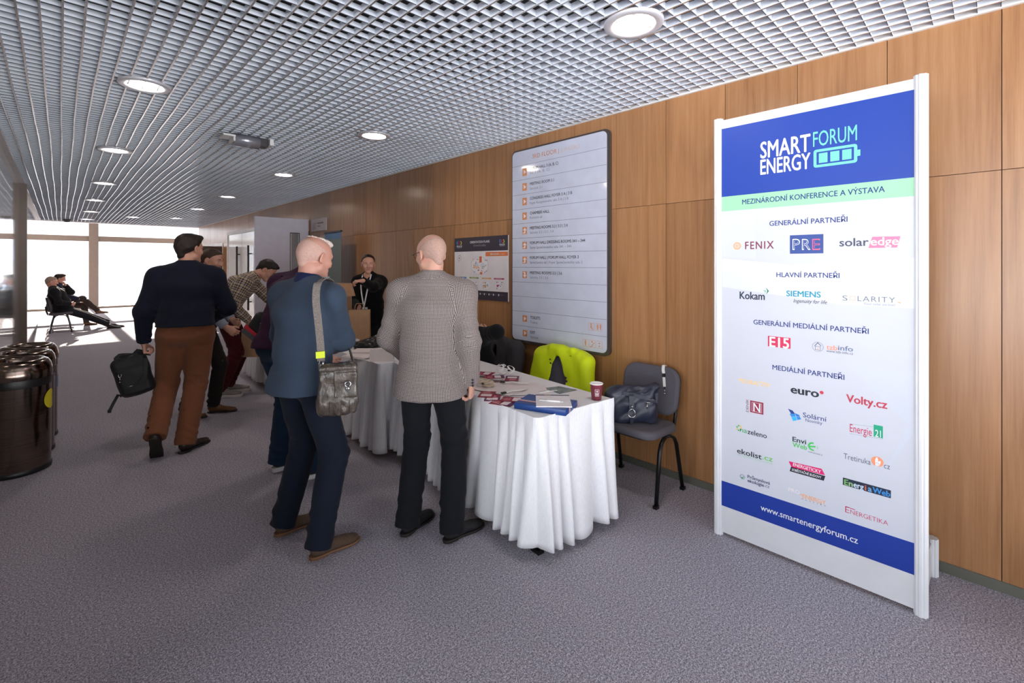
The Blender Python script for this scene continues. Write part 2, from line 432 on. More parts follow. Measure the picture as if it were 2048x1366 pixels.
m = MB(); m.tube([(-0.83, -0.022, 1.05), (-0.83, -0.07, 1.05), (-0.70, -0.07, 1.05)], 0.010, 10); m.lathe([(0.026, 0), (0.026, 0.008), (0.0, 0.008)], 16, 0, Matrix.Translation((-0.83, -0.022, 1.05)) @ Matrix.Rotation(math.pi/2, 4, 'X'))
obj('handle', m, MAT_STEEL, d)
def door_frame(n, d0, d1, dz, w=0.075, mat=MAT_WHITE):
    m = MB(); m.box(XR-0.012, d0, 0, XR+0.15, d0+w, dz); m.box(XR-0.012, d1-w, 0, XR+0.15, d1, dz); m.box(XR-0.012, d0+w, dz-w, XR+0.15, d1-w, dz)
    return struct('door_%d' % n, m, mat, 'white door frame set in the wood wall', 'door')
door_frame(1, *DOORS[0])['label'] = 'white frame of the doorway behind the open lilac door'
fr = door_frame(2, *DOORS[1]); fr['label'] = 'white glossy double door with long dark pull bars'
MAT_GLOSSW = M_plain('gloss_white', (236, 235, 233), 0.12)
ymid = (DOORS[1][0]+DOORS[1][1])/2
for (a, bb, hy) in ((DOORS[1][0]+0.08, ymid-0.01, at_x(502, 500, XR).y), (ymid+0.01, DOORS[1][1]-0.08, at_x(479, 500, XR).y)):
    m = MB(); m.box(XR+0.01, a, 0.01, XR+0.055, bb, DOORS[1][2]-0.08); lf = obj('door_leaf', m, MAT_GLOSSW, fr)
    m = MB(); m.tube([(XR-0.06, hy, 0.5), (XR-0.06, hy, 2.05)], 0.022, 10)
    for z in (0.7, 1.85): m.tube([(XR-0.06, hy, z), (XR+0.012, hy, z)], 0.014, 8)
    obj('pull_bar', m, MAT_DKGREY, lf)
fr = door_frame(3, *DOORS[2]); fr['label'] = 'far white doorway with a leaf standing ajar'
m = MB(); m.box(XR-0.65, DOORS[2][0]+0.06, 0.01, XR, DOORS[2][0]+0.10, 2.1); obj('door_leaf', m, M_plain('dark_door_edge', (84, 66, 58), 0.5), fr)
# ------------------------------------------------------------------ soft bodies: blended solids turned into one smooth mesh
def V3(*a): return np.array(a if len(a) == 3 else a[0], dtype=np.float64)
def nrm(v): v = np.asarray(v, float); return v/max(1e-9, np.linalg.norm(v))

class Prim:
    """tapered elliptical capsule a->b; ua,va = half widths at a (along U / along V), ub,vb at b"""
    def __init__(s, a, b, ua, ub=None, va=None, vb=None, U=None, k=0.02, op=1, cuts=(), wr=None, end=1.0, bulge=0.0, uid=0):
        s.a = V3(a); s.b = V3(b); d = s.b-s.a; s.L = float(np.linalg.norm(d))
        if s.L < 1e-6: s.W = V3(0, 0, 1); s.L = 1e-6
        else: s.W = d/s.L
        U = V3(U) if U is not None else (V3(1, 0, 0) if abs(s.W[0]) < 0.9 else V3(0, 1, 0))
        U = U-s.W*np.dot(U, s.W); s.U = nrm(U); s.V = np.cross(s.W, s.U)
        s.ua = ua; s.ub = ua if ub is None else ub
        s.va = ua if va is None else va; s.vb = (s.ub if va is None else s.va) if vb is None else vb
        s.k = k; s.op = op; s.cuts = [(V3(p), nrm(n)) for p, n in cuts]; s.wr = wr; s.end = end; s.bulge = bulge; s.uid = uid
        m = max(s.ua, s.ub, s.va, s.vb)*max(1, end)+bulge+k+0.03
        s.lo = np.minimum(s.a, s.b)-m; s.hi = np.maximum(s.a, s.b)+m
    def local(s, P):
        q = P-s.a; w = q@s.W; return w, q@s.U, q@s.V
    def d(s, P):
        w, pu, pv = s.local(P)
        t = np.clip(w/s.L, 0, 1); pw = w-t*s.L
        bl = s.bulge*4*t*(1-t)
        ru = s.ua+(s.ub-s.ua)*t+bl; rv = s.va+(s.vb-s.va)*t+bl; rw = np.minimum(ru, rv)*s.end
        xu, xv, xw = pu/ru, pv/rv, pw/rw
        k0 = np.sqrt(xu*xu+xv*xv+xw*xw); k1 = np.sqrt((xu/ru)**2+(xv/rv)**2+(xw/rw)**2)
        r = np.where(k0 > 1e-4, k0*(k0-1)/np.maximum(k1, 1e-6), -np.minimum(ru, rv))
        if s.wr is not None: r = r-s.wr(w, np.arctan2(pv, pu), t)
        for p, n in s.cuts: r = np.maximum(r, (P-p)@n)
        return r

class Ell(Prim):
    """ellipsoid at c with half sizes r along the columns of frame R"""
    def __init__(s, c, r, R=None, k=0.012, op=1, wr=None, cuts=(), uid=0):
        s.a = V3(c); s.b = s.a; s.R = np.eye(3) if R is None else np.asarray(R, float); s.r = V3(r); s.k = k; s.op = op; s.wr = wr; s.uid = uid
        s.U, s.V, s.W = s.R[:, 0], s.R[:, 1], s.R[:, 2]; s.L = 1e-6
        s.cuts = [(V3(p), nrm(n)) for p, n in cuts]
        m = float(max(r))+k+0.03; s.lo = s.a-m; s.hi = s.a+m
    def d(s, P):
        q = (P-s.a)@s.R; x = q/s.r
        k0 = np.sqrt((x*x).sum(1)); k1 = np.sqrt(((x/s.r)**2).sum(1))
        r = np.where(k0 > 1e-4, k0*(k0-1)/np.maximum(k1, 1e-6), -float(min(s.r)))
        if s.wr is not None: r = r-s.wr(q[:, 2], np.arctan2(q[:, 1], q[:, 0]), 0*r)
        for p, n in s.cuts: r = np.maximum(r, (P-p)@n)
        return r

class RBox(Prim):
    """rounded box, half sizes h in frame R, corner radius rr"""
    def __init__(s, c, h, rr=0.01, R=None, k=0.01, op=1, disp=None, uid=0):
        s.a = V3(c); s.b = s.a; s.R = np.eye(3) if R is None else np.asarray(R, float); s.h = V3(h)-rr; s.rr = rr; s.k = k; s.op = op; s.disp = disp; s.uid = uid
        s.U, s.V, s.W = s.R[:, 0], s.R[:, 1], s.R[:, 2]; s.L = 1e-6; s.cuts = []
        m = float(np.linalg.norm(h))+k+0.03; s.lo = s.a-m; s.hi = s.a+m
    def d(s, P):
        q = (P-s.a)@s.R; x = np.abs(q)-s.h
        r = np.sqrt((np.maximum(x, 0)**2).sum(1))+np.minimum(x.max(1), 0)-s.rr
        if s.disp is not None: r = r-s.disp(q)
        return r

class Half:
    """keeps the side of a plane its normal points away from; applies to everything before it"""
    def __init__(s, p, n, k=0.004, lo=None, hi=None): s.p = V3(p); s.n = nrm(n); s.k = k; s.op = 0; s.uid = -1; s.lo = V3(-9, -9, -9) if lo is None else V3(lo); s.hi = V3(9, 9, 9) if hi is None else V3(hi)
    def d(s, P): return (P-s.p)@s.n

def smin(a, b, k):
    h = np.clip(0.5+0.5*(b-a)/k, 0, 1); return b+(a-b)*h-k*h*(1-h)
def combine(cur, prim, d):
    k = max(prim.k, 1e-4)
    if prim.op == 1: return smin(cur, d, k)
    if prim.op == -1: return -smin(-cur, d, k)
    return -smin(-cur, -d, k)

def sd_eval(prims, P, disp=None):
    D = np.full(len(P), 0.06)
    for pr in prims:
        m = np.all((P > pr.lo) & (P < pr.hi), axis=1); idx = np.nonzero(m)[0]
        if len(idx) == 0: continue
        D[idx] = combine(D[idx], pr, pr.d(P[idx]))
    if disp is not None: D = D-disp(P)
    return D

def surface(prims, h=0.006, disp=None):
    """surface nets on a sparse lattice -> verts (n,3), quads (m,4)"""
    unions = [p for p in prims if p.op == 1]
    lo = np.min([p.lo for p in unions], axis=0); hi = np.max([p.hi for p in unions], axis=0)
    Q = 3; c = h*Q
    n = np.ceil((hi-lo)/c).astype(int)+1
    # coarse pass on blocks of 4 mid cells
    B = 4; nb = np.ceil(n/B).astype(int)
    g = np.stack(np.meshgrid(*[np.arange(k) for k in nb], indexing='ij'), -1).reshape(-1, 3)
    ctr = lo+(g+0.5)*c*B
    Db = sd_eval(prims, ctr, None)
    g = g[np.abs(Db) < min(0.0599, c*B*0.87+0.022)] if c*B*0.87+0.022 < 0.0599 else g[np.abs(Db) <= 0.0600001]
    o = np.stack(np.meshgrid(*[np.arange(B)]*3, indexing='ij'), -1).reshape(-1, 3)
    mid = (g[:, None, :]*B+o[None]).reshape(-1, 3)
    mid = mid[np.all(mid < n, axis=1)]
    Dm = sd_eval(prims, lo+(mid+0.5)*c-h*0.5, disp)
    mid = mid[np.abs(Dm) < c*1.1+h*1.8+0.008]
    K = len(mid)
    table = np.full(n+2, -1, np.int64); table[mid[:, 0], mid[:, 1], mid[:, 2]] = np.arange(K)
    oo = np.stack(np.meshgrid(*[np.arange(Q)]*3, indexing='ij'), -1).reshape(-1, 3)
    fine = (mid[:, None, :]*Q+oo[None]).reshape(-1, 3)
    Df = np.empty(len(fine)); 
    # evaluate with per-cell culling
    P = lo+fine*h
    D = np.full((K, Q**3), 0.06); P3 = P.reshape(K, Q**3, 3); cc = lo+mid*c
    for pr in prims:
        m = np.all((cc > pr.lo-c) & (cc < pr.hi), axis=1); ii = np.nonzero(m)[0]
        if len(ii) == 0: continue
        d = pr.d(P3[ii].reshape(-1, 3)).reshape(len(ii), -1)
        D[ii] = combine(D[ii], pr, d)
    if disp is not None: D = D-disp(P).reshape(K, -1)
    Df = D.reshape(-1)
    def look(ix):
        mi = ix//Q; ok = np.all((mi >= 0) & (mi < n), axis=1); mi = np.where(ok[:, None], mi, 0)
        t = table[mi[:, 0], mi[:, 1], mi[:, 2]]; r = ix-(ix//Q)*Q
        return np.where(ok & (t >= 0), t*Q**3+r[:, 0]*Q*Q+r[:, 1]*Q+r[:, 2], -1)
    offs = [(0,0,0),(1,0,0),(0,1,0),(1,1,0),(0,0,1),(1,0,1),(0,1,1),(1,1,1)]
    near = np.nonzero(np.abs(Df) < h*9)[0]
    ci = np.stack([look(fine[near]+np.array(of)) for of in offs], 1)
    okc = np.all(ci >= 0, axis=1); near = near[okc]; ci = ci[okc]
    val = Df[ci]; neg = val < 0; act = neg.any(1) & ~neg.all(1)
    near = near[act]; val = val[act]; neg = neg[act]
    E = [(0,1),(2,3),(4,5),(6,7),(0,2),(1,3),(4,6),(5,7),(0,4),(1,5),(2,6),(3,7)]
    O = np.array(offs, float); acc = np.zeros((len(near), 3)); cnt = np.zeros(len(near))
    for a, b in E:
        x = neg[:, a] != neg[:, b]; va, vb = val[:, a], val[:, b]
        t = np.where(x, va/np.where(np.abs(va-vb) < 1e-12, 1, va-vb), 0)
        acc += np.where(x[:, None], O[a]+(O[b]-O[a])*t[:, None], 0); cnt += x
    verts = lo+(fine[near]+acc/cnt[:, None])*h
    vid = np.full(len(fine), -1, np.int64); vid[near] = np.arange(len(near))
    quads = []
    for ax in range(3):
        e = np.zeros(3, int); e[ax] = 1; b1 = np.zeros(3, int); b1[(ax+1) % 3] = 1; b2 = np.zeros(3, int); b2[(ax+2) % 3] = 1
        f = fine[near]; s0 = neg[:, 0]; s1 = neg[:, {0: 1, 1: 2, 2: 4}[ax]]
        x = np.nonzero(s0 != s1)[0]; fx = f[x]
        def vv(ix):
            l = look(ix); return np.where(l >= 0, vid[np.maximum(l, 0)], -1)
        q = np.stack([vv(fx), vv(fx-b1), vv(fx-b1-b2), vv(fx-b2)], 1)
        ok = np.all(q >= 0, axis=1); q = q[ok]; fl = s0[x][ok]
        q[~fl] = q[~fl][:, ::-1]
        quads.append(q)
    quads = np.concatenate(quads)
    return verts, quads

def relax(v, q, n=1, f=0.5):
    for _ in range(n):
        acc = np.zeros_like(v); cnt = np.zeros(len(v))
        for a, b in ((0, 1), (1, 2), (2, 3), (3, 0)):
            np.add.at(acc, q[:, a], v[q[:, b]]); np.add.at(cnt, q[:, a], 1)
            np.add.at(acc, q[:, b], v[q[:, a]]); np.add.at(cnt, q[:, b], 1)
        v = v+(acc/np.maximum(cnt, 1)[:, None]-v)*f
    return v

def soft_mesh(name, prims, mats, h=0.006, disp=None, smooth=1, matfn=None, uv=False):
    v, q = surface(prims, h, disp)
    if smooth: v = relax(v, q, smooth, 0.45)
    me = bpy.data.meshes.new(name)
    me.vertices.add(len(v)); me.vertices.foreach_set('co', v.astype(np.float32).ravel())
    me.loops.add(len(q)*4); me.loops.foreach_set('vertex_index', q.astype(np.int32).ravel())
    me.polygons.add(len(q)); me.polygons.foreach_set('loop_start', np.arange(0, len(q)*4, 4, dtype=np.int32))
    try: me.polygons.foreach_set('loop_total', np.full(len(q), 4, np.int32))
    except Exception: pass
    for m in (mats if isinstance(mats, (list, tuple)) else [mats]): me.materials.append(m)
    me.polygons.foreach_set('use_smooth', np.ones(len(q), bool))
    if matfn is not None: me.polygons.foreach_set('material_index', matfn(v[q].mean(1)).astype(np.int32))
    me.update(calc_edges=True)
    if uv:
        ps = [p for p in prims if p.op == 1 and p.L > 1e-3]
        cen = v[q].mean(1); best = np.full(len(q), 1e9); who = np.zeros(len(q), int)
        for i, p in enumerate(ps):
            m = np.all((cen > p.lo) & (cen < p.hi), axis=1)
            if not m.any(): continue
            d = np.abs(p.d(cen[m])) if p.op == 1 else None
            idx = np.nonzero(m)[0]; b = d < best[idx]; best[idx[b]] = d[b]; who[idx[b]] = i
        UV = np.zeros((len(q), 4, 2), np.float32)
        for i, p in enumerate(ps):
            idx = np.nonzero(who == i)[0]
            if len(idx) == 0: continue
            pr_ = getattr(p, 'uvp', None) or p; pts = v[q[idx]].reshape(-1, 3); w, pu, pv = pr_.local(pts); p = pr_; phi = np.arctan2(pv, pu).reshape(-1, 4)
            r = (p.ua+p.ub+p.va+p.vb)/4; ref = phi[:, :1]; phi = ref+((phi-ref+math.pi) % (2*math.pi)-math.pi)
            UV[idx, :, 0] = phi*r; UV[idx, :, 1] = w.reshape(-1, 4)
        l = me.uv_layers.new(name='cloth'); l.data.foreach_set('uv', UV.ravel())
    me.validate(verbose=False)
    return me

_rs = np.random.RandomState(11)
def noise_fn(scale, amp, n=7, seed=0, stretch=(1, 1, 1)):
    r = np.random.RandomState(seed); K = r.normal(size=(n, 3))*scale/np.array(stretch); ph = r.uniform(0, 6.28, n)
    def f(P):
        o = np.zeros(len(P))
        for k, p_ in zip(K, ph): o += np.sin(P@k+p_)
        return amp*o/math.sqrt(n)
    return f
def folds(L, amp, freq=16, at=(0.0, 1.0), width=0.28, seed=0, turn=1.0):
    """slanting creases round a sleeve or trouser leg, gathered near the places AT (0..1 along the limb)"""
    r = np.random.RandomState(seed); W_ = [(freq*r.uniform(0.55, 1.35), r.choice([-2, -1, 1, 2]), r.uniform(0, 6.28), r.uniform(0.6, 1.0)) for _ in range(4)]
    ph = r.uniform(0, 6.28, 4)
    def f(w, phi, t):
        env = np.zeros_like(w)
        for a in at: env += np.exp(-((w/L-a)/width)**2)
        x = np.zeros_like(w)
        for k, m_, p_, a_ in W_: x += a_*(0.55-np.abs(np.sin(math.pi*k*w+0.5*m_*(phi+0.4*np.sin(phi+ph[0]))*1.0+p_+0.5*np.sin(2*phi+ph[1]))))
        return amp*env*0.5*x*(0.65+0.35*np.sin(phi+ph[2]))
    return f
# ------------------------------------------------------------------ lettering and flat print on a wall-parallel plane
_tc = {}
def glyphs(s, bold=0.0, shear=0.0, space=1.0):
    key = (s, bold, shear, space)
    if key in _tc: return _tc[key]
    cu = bpy.data.curves.new('t', 'FONT'); cu.body = s; cu.offset = bold; cu.shear = shear; cu.space_character = space
    cu.resolution_u = 3; cu.fill_mode = 'FRONT'
    ob = bpy.data.objects.new('t', cu); COL.objects.link(ob)
    dg = bpy.context.evaluated_depsgraph_get(); dg.update()
    me = bpy.data.meshes.new_from_object(ob.evaluated_get(dg))
    v = np.array([tuple(x.co) for x in me.vertices]) if len(me.vertices) else np.zeros((0, 3))
    f = [tuple(p.vertices) for p in me.polygons]
    bpy.data.objects.remove(ob); bpy.data.curves.remove(cu); bpy.data.meshes.remove(me)
    _tc[key] = (v, f); return _tc[key]
_cap = glyphs('H'); CAPH = float(_cap[0][:, 1].max()) if len(_cap[0]) else 0.7

class Print:
    """flat printing on the plane x = X that faces the corridor; positions are read off the photograph and land on that plane"""
    def __init__(s, X, lift=0.0007): s.X = X; s.lift = lift; s.mb = MB(); s.mats = []
    def mi(s, c):
        m = c if isinstance(c, bpy.types.Material) else ink(*c)
        if m not in s.mats: s.mats.append(m)
        return s.mats.index(m)
    def pt(s, p, layer=1):
        q = at_x(p[0], p[1], s.X); return Vector((s.X-s.lift*layer, q.y, q.z))
    def yz(s, y, z, layer=1): return Vector((s.X-s.lift*layer, y, z))
    def poly(s, pts, c, layer=1):
        vs = [s.pt(p, layer) for p in pts]; s._face(vs, c)
    def polyyz(s, pts, c, layer=1): s._face([s.yz(y, z, layer) for y, z in pts], c)
    def _face(s, vs, c):
        # wind so that the face looks to -X
        a = 0.0
        for i in range(len(vs)):
            p, q = vs[i], vs[(i+1) % len(vs)]; a += p.y*q.z-q.y*p.z
        if a > 0: vs = vs[::-1]
        s.mb.add(vs, [tuple(range(len(vs)))], s.mi(c))
    def quadstrip(s, outer, inner, c, layer=1):
        n = len(outer); vs = list(outer)+list(inner)
        s.mb.add(vs, [(i, (i+1) % n, n+(i+1) % n, n+i) for i in range(n)], s.mi(c))
    def disc(s, p, r, c, layer=1, ri=0.0, n=28, teeth=0, ry=None):
        o = s.pt(p, layer); ry = r if ry is None else ry
        def ring(rad, q=1.0): return [Vector((o.x, o.y+rad*q_*math.cos(2*math.pi*i/n), o.z+rad*q_*(ry/r)*math.sin(2*math.pi*i/n))) for i, q_ in ((i, (1.0 if not teeth or (i*teeth*2//n) % 2 == 0 else 0.86)) for i in range(n))]
        if ri > 0: s.quadstrip(ring(r), [Vector((o.x, o.y+ri*math.cos(2*math.pi*i/n), o.z+ri*(ry/r)*math.sin(2*math.pi*i/n))) for i in range(n)], c)
        else: s._face(ring(r), c)
    def frame(s, p0, p1, w, c, layer=1):
        a, b = s.pt(p0, layer), s.pt(p1, layer)
        y0, y1, z0, z1 = min(a.y, b.y), max(a.y, b.y), min(a.z, b.z), max(a.z, b.z)
        for q in (((y0, z0), (y1, z0), (y1, z0+w), (y0, z0+w)), ((y0, z1-w), (y1, z1-w), (y1, z1), (y0, z1)), ((y0, z0+w), (y0+w, z0+w), (y0+w, z1-w), (y0, z1-w)), ((y1-w, z0+w), (y1, z0+w), (y1, z1-w), (y1-w, z1-w))): s.polyyz(q, c, layer)
    def rect(s, p0, p1, c, layer=1):
        a, b = s.pt(p0, layer), s.pt(p1, layer); s.polyyz([(a.y, a.z), (b.y, a.z), (b.y, b.z), (a.y, b.z)], c, layer)
    def text(s, st, p0, p1, cap, c, bold=0.0, shear=0.0, layer=2, space=1.0, rot=False):
        """baseline from p0 to p1 (photo pixels), capital height CAP in photo pixels at the middle"""
        v, f = glyphs(st, min(bold, 0.0), shear, space)
        if len(v) == 0: return
        if bold > 0:
            n0 = len(v); b2 = bold*0.9
            sh = [(-b2, 0), (b2, 0), (0, b2*0.6), (0, -b2*0.6)]
            f = [tuple(i+k*n0 for i in q) for k in range(len(sh)) for q in f]
            v = np.concatenate([v+np.array([a_, b_, 0.13*i_]) for i_, (a_, b_) in enumerate(sh)])
        a, b = at_x(p0[0], p0[1], s.X), at_x(p1[0], p1[1], s.X)
        pm = ((p0[0]+p1[0])/2, (p0[1]+p1[1])/2); zc = s.X/((pm[0]-CX)/F*CS+SN); ch = cap*zc/F
        x0, x1 = v[:, 0].min(), v[:, 0].max()
        if rot:
            h = abs(b.z-a.z); sx = h/(x1-x0); k = ch/CAPH   # CAP is then a width in pixels, text runs upward
            pts = [Vector((s.X-s.lift*(layer+q), a.y+y*k, a.z+(x-x0)*sx)) for x, y, q in v]
        else:
            w = a.y-b.y; sx = w/(x1-x0); k = ch/CAPH; z0 = (a.z+b.z)/2
            pts = [Vector((s.X-s.lift*(layer+q), a.y-(x-x0)*sx, z0+y*k)) for x, y, q in v]
        s.mb.add(pts, f, s.mi(c))
    def done(s, name, parent, label=None):
        o = obj(name, s.mb, s.mats, parent, label); s.mb = MB(); s.mats = []; return o
# ------------------------------------------------------------------ ceiling lamps
MAT_LAMPRING = M_plain('lamp_ring', (206, 204, 210), 0.35, 0.2)
MAT_LAMPGLOW = M_emit('lamp_glow', (255, 243, 234), 80.0)
lamp0 = None
def make_lamp():
    t = thing('ceiling_downlight', '', 'ceiling light')
    m = MB(); m.lathe([(0.150, 0.004), (0.150, -0.006), (0.142, -0.012), (0.112, -0.012), (0.104, -0.006), (0.100, 0.010), (0.098, 0.05), (0.150, 0.05)], 40); obj('trim_ring', m, MAT_LAMPRING, t)
    m = MB(); m.lathe([(0.100, 0.010), (0.094, 0.0), (0.0, -0.004)], 32); obj('diffuser', m, MAT_LAMPGLOW, t, 'glowing round diffuser')
    m = MB(); m.lathe([(0.125, 0.05), (0.125, 0.17), (0.0, 0.17)], 20); obj('housing', m, MAT_DKGREY, t)
    m = MB(); m.box(-0.02, 0.12, 0.03, 0.02, 0.20, 0.16); obj('bracket', m, MAT_STEEL, t)
    return t
LAMPS = [(2.11, 1.28, 'large round downlight nearest the camera, above the upright sign'), (2.15, 4.11, 'round downlight over the front registration table, second in the wood-wall row'),
         (2.19, 6.75, 'small bright downlight, third in the row beside the wood wall'), (2.17, 9.63, 'round downlight above the open lilac door, fourth in the wood-wall row'),
         (2.17, 12.2, 'fifth round downlight in the row beside the wood wall'), (2.19, 15.0, 'farthest round downlight in the row beside the wood wall'),
         (0.415, 1.3, None), (0.415, 4.06, 'biggest round downlight in view of the left row, nearest to the camera'), (0.42, 6.57, 'second round downlight from the camera in the left row'),
         (0.47, 9.34, 'third round downlight from the camera in the left row'), (0.47, 11.9, 'fourth and smaller-looking downlight in the left row'), (0.50, 14.5, 'fifth round downlight from the camera in the left row'),
         (0.50, 17.0, 'farthest downlight of the left row, at the bright ceiling edge'), (1.33, 15.4, 'faint round downlight between the two rows near the window end')]
for i, (x, y, lb) in enumerate(LAMPS):
    g = 'round ceiling downlights'
    if i == 0: lamp0 = make_lamp(); lamp0.location = (x, y, CZ); lamp0['label'] = lb; lamp0['group'] = g
    elif lb: dup(lamp0, (x, y, CZ), 0, lb, g)

# projector-like device hanging in the ceiling, small sensor farther on
p = at_z(490, 272, CZ)
t = thing('ceiling_projector', 'grey ceiling device with white end flaps set into the grid', 'projector', (p.x, p.y, CZ-0.03), 0.0)
m = MB(); m.rings([[(x, 0.075*math.cos(a), -0.02+0.06*math.sin(a)) for a in [math.pi*2*k/20 for k in range(20)]] for x in (-0.10, 0.12)], 0, True, True); obj('barrel', m, M_plain('device_grey', (170, 172, 184), 0.25, 0.6), t)
m = MB(); m.box(-0.20, -0.09, -0.012, -0.10, 0.09, 0.004); m.box(-0.115, -0.08, -0.05, -0.10, 0.08, 0.004); obj('side_flap', m, MAT_WHITE, t)
m = MB(); m.box(0.19, -0.11, -0.045, 0.225, 0.11, 0.012); obj('end_flap', m, MAT_WHITE, t)
m = MB(); m.box(0.12, -0.06, -0.055, 0.19, 0.06, 0.02); obj('lens_block', m, MAT_DKGREY, t)
p = at_z(133, 446, CZ)
m = MB(); m.lathe([(0.0, -0.075), (0.055, -0.065), (0.075, -0.035), (0.085, -0.02), (0.085, 0.01)], 24, 0, Matrix.Translation((p.x, min(p.y, 17.6), CZ)))
tag(obj('ceiling_sensor', m, MAT_DKGREY), 'small dark dome sensor under the ceiling by the windows', 'sensor')

# ------------------------------------------------------------------ upright sign (exhibition panel)
XB = 2.767
MAT_PVC = M_plain('white_pvc', (208, 208, 212), 0.35); MAT_PVC2 = M_plain('white_extrusion', (216, 217, 221), 0.28)
def BY(px, py=700): return at_x(px, py, XB).y
yR0, yR1, yL0, yL1 = BY(1853), BY(1829), BY(1445), BY(1432.5)     # right post outer/inner, left post inner/outer
zT = 2.425
sign = thing('conference_sign', 'tall white-framed blue and pale upright sign listing partners, standing by the wood wall', 'sign', (XB+0.2, (yR0+yL1)/2, 0))
def rel(o): o.location = (-(XB+0.2), -(yR0+yL1)/2, 0); return o
def post(cx, cy, w, z1):
    m = MB(); r = w/2; pts = []
    for k in range(8):
        a0 = math.pi/8+k*math.pi/4
        a = a0; pts.append((cx+r*1.06*math.cos(a-0.22), cy+r*1.06*math.sin(a-0.22))); pts.append((cx+r*0.93*math.cos(a-0.08), cy+r*0.93*math.sin(a-0.08))); pts.append((cx+r*0.93*math.cos(a+0.08), cy+r*0.93*math.sin(a+0.08))); pts.append((cx+r*1.06*math.cos(a+0.22), cy+r*1.06*math.sin(a+0.22)))
    m.prism(pts, 0.0, z1); return m
wR, wL = yR1-yR0, yL1-yL0
rel(obj('post', post(XB+0.022, (yR0+yR1)/2, 0.05, zT+0.012), MAT_PVC2, sign)); rel(obj('post', post(XB+0.022, (yL0+yL1)/2+0.012, 0.05, zT+0.012), MAT_PVC2, sign))
XRr = 3.19
rel(obj('rear_post', post(XRr, (yR0+yR1)/2-0.01, 0.05, 0.19), MAT_PVC2, sign)); rel(obj('rear_post', post(XRr, (yL0+yL1)/2+0.012, 0.05, 0.19), MAT_PVC2, sign))
m = MB(); m.box(XB+0.01, yR1-0.004, 0.02, XB+0.03, yL0+0.014, zT); rel(obj('front_panel', m, MAT_PVC, sign))
for yy in ((yR0+yR1)/2-0.006, (yL0+yL1)/2+0.008):
    m = MB(); m.add([(XB+0.045, yy-0.004, 0.02), (XRr-0.02, yy-0.004, 0.02), (XRr-0.02, yy-0.004, 0.17), (XB+0.045, yy-0.004, 0.23), (XB+0.045, yy+0.008, 0.02), (XRr-0.02, yy+0.008, 0.02), (XRr-0.02, yy+0.008, 0.17), (XB+0.045, yy+0.008, 0.23)], [(0,1,2,3),(7,6,5,4),(0,4,5,1),(1,5,6,2),(2,6,7,3),(3,7,4,0)])
    rel(obj('base_side_panel', m, MAT_PVC, sign))
m = MB(); m.box(XRr-0.006, yR1-0.02, 0.02, XRr+0.006, yL0+0.02, 0.175); rel(obj('base_rear_panel', m, MAT_PVC, sign))

c1 = lambda x, y: (1420+x/4.267, 140+y/4.267)
c2 = lambda x, y: (1420+x/4.552, 420+y/4.552)
c3 = lambda x, y: (1420+x/4.6545, 720+y/4.6545)
c4 = lambda x, y: (1420+x/3.902, 900+y/3.902)
NAVY, BLUE, PALE, GREENB, MINT, WHITE = (18, 46, 122), (0, 68, 178), (198, 201, 212), (148, 205, 167), (108, 208, 180), (222, 224, 228)
P = Print(XB+0.0095)
def zb(px, py): return at_x(px, py, XB).z
zA, zB_, zC_, zD, zE = zb(1828.9, 177.9), zb(1828.9, 353.9), zb(1828.9, 391.5), zb(1828.8, 1088.4), zb(1828.8, 1152.4)
yl, yr = yL0+0.012, yR1-0.002
def band(z0, z1, c, layer=1): P.polyyz([(yr, z0), (yl, z0), (yl, z1), (yr, z1)], c, layer)
band(zB_, zA, (0, 54, 152, 0.5)); band(zC_, zB_, GREENB); band(zD, zC_, PALE); band(zE, zD, (0, 46, 146, 0.5))
# faint facets printed on the pale ground
P.poly([c2(113, 440), c2(740, 500), c2(1870, 430), c2(1870, 900), c2(1200, 860), c2(113, 700)], (210, 214, 224), 1.4)
P.poly([c2(1450, 0), c2(1870, -20), c2(1870, 420), c2(1600, 330)], (200, 205, 217), 1.4)
P.poly([c2(113, 60), c2(400, 40), c2(420, 440), c2(113, 430)], (201, 205, 216), 1.4)
P.poly([c3(1880, 120), c3(1880, 700), c3(1500, 1240), c3(1700, 900), c3(1850, 600), c3(1250, 20)], (198, 203, 216), 1.4)
P.done('graphic_panel', sign, 'blue and pale printed face').location = (-(XB+0.2), -(yR0+yL1)/2, 0)
def fin(name, label=None): return rel(P.done(name, sign, label))
# title block
P.text('SMART', c1(430, 750), c1(858, 697), 33, WHITE, 0.022); P.text('ENERGY', c1(430, 893), c1(858, 840), 30, WHITE, 0.022)
P.text('FORUM', c1(880, 655), c1(1255, 600), 30, MINT, 0.004)
def rrpoly(y0, y1, z0, z1, r, n=4):
    o = []
    for cx, cz, a0 in ((y1-r, z1-r, 0), (y0+r, z1-r, 90), (y0+r, z0+r, 180), (y1-r, z0+r, 270)):
        for k in range(n+1):
            a = math.radians(a0+90*k/n); o.append((cx+r*math.cos(a), cz+r*math.sin(a)))
    return o
a, b = at_x(*c1(880, 682), XB), at_x(*c1(1254, 780), XB); by0, by1 = b.y, a.y
bz1 = at_x(*c1(880, 682), XB).z; bz0 = at_x(*c1(880, 834), XB).z
outer = [P.yz(y, z, 2) for y, z in rrpoly(by0, by1, bz0, bz1, 0.012)]; wi = 0.013
inner = [P.yz(y, z, 2) for y, z in rrpoly(by0+wi, by1-wi, bz0+wi, bz1-wi, 0.003)]
P.quadstrip(outer, inner, MINT)
P.polyyz([(by0-0.012, (bz0+bz1)/2-0.015), (by0, (bz0+bz1)/2-0.015), (by0, (bz0+bz1)/2+0.015), (by0-0.012, (bz0+bz1)/2+0.015)], MINT, 2)
iy0, iy1 = by0+wi+0.010, by1-wi-0.010
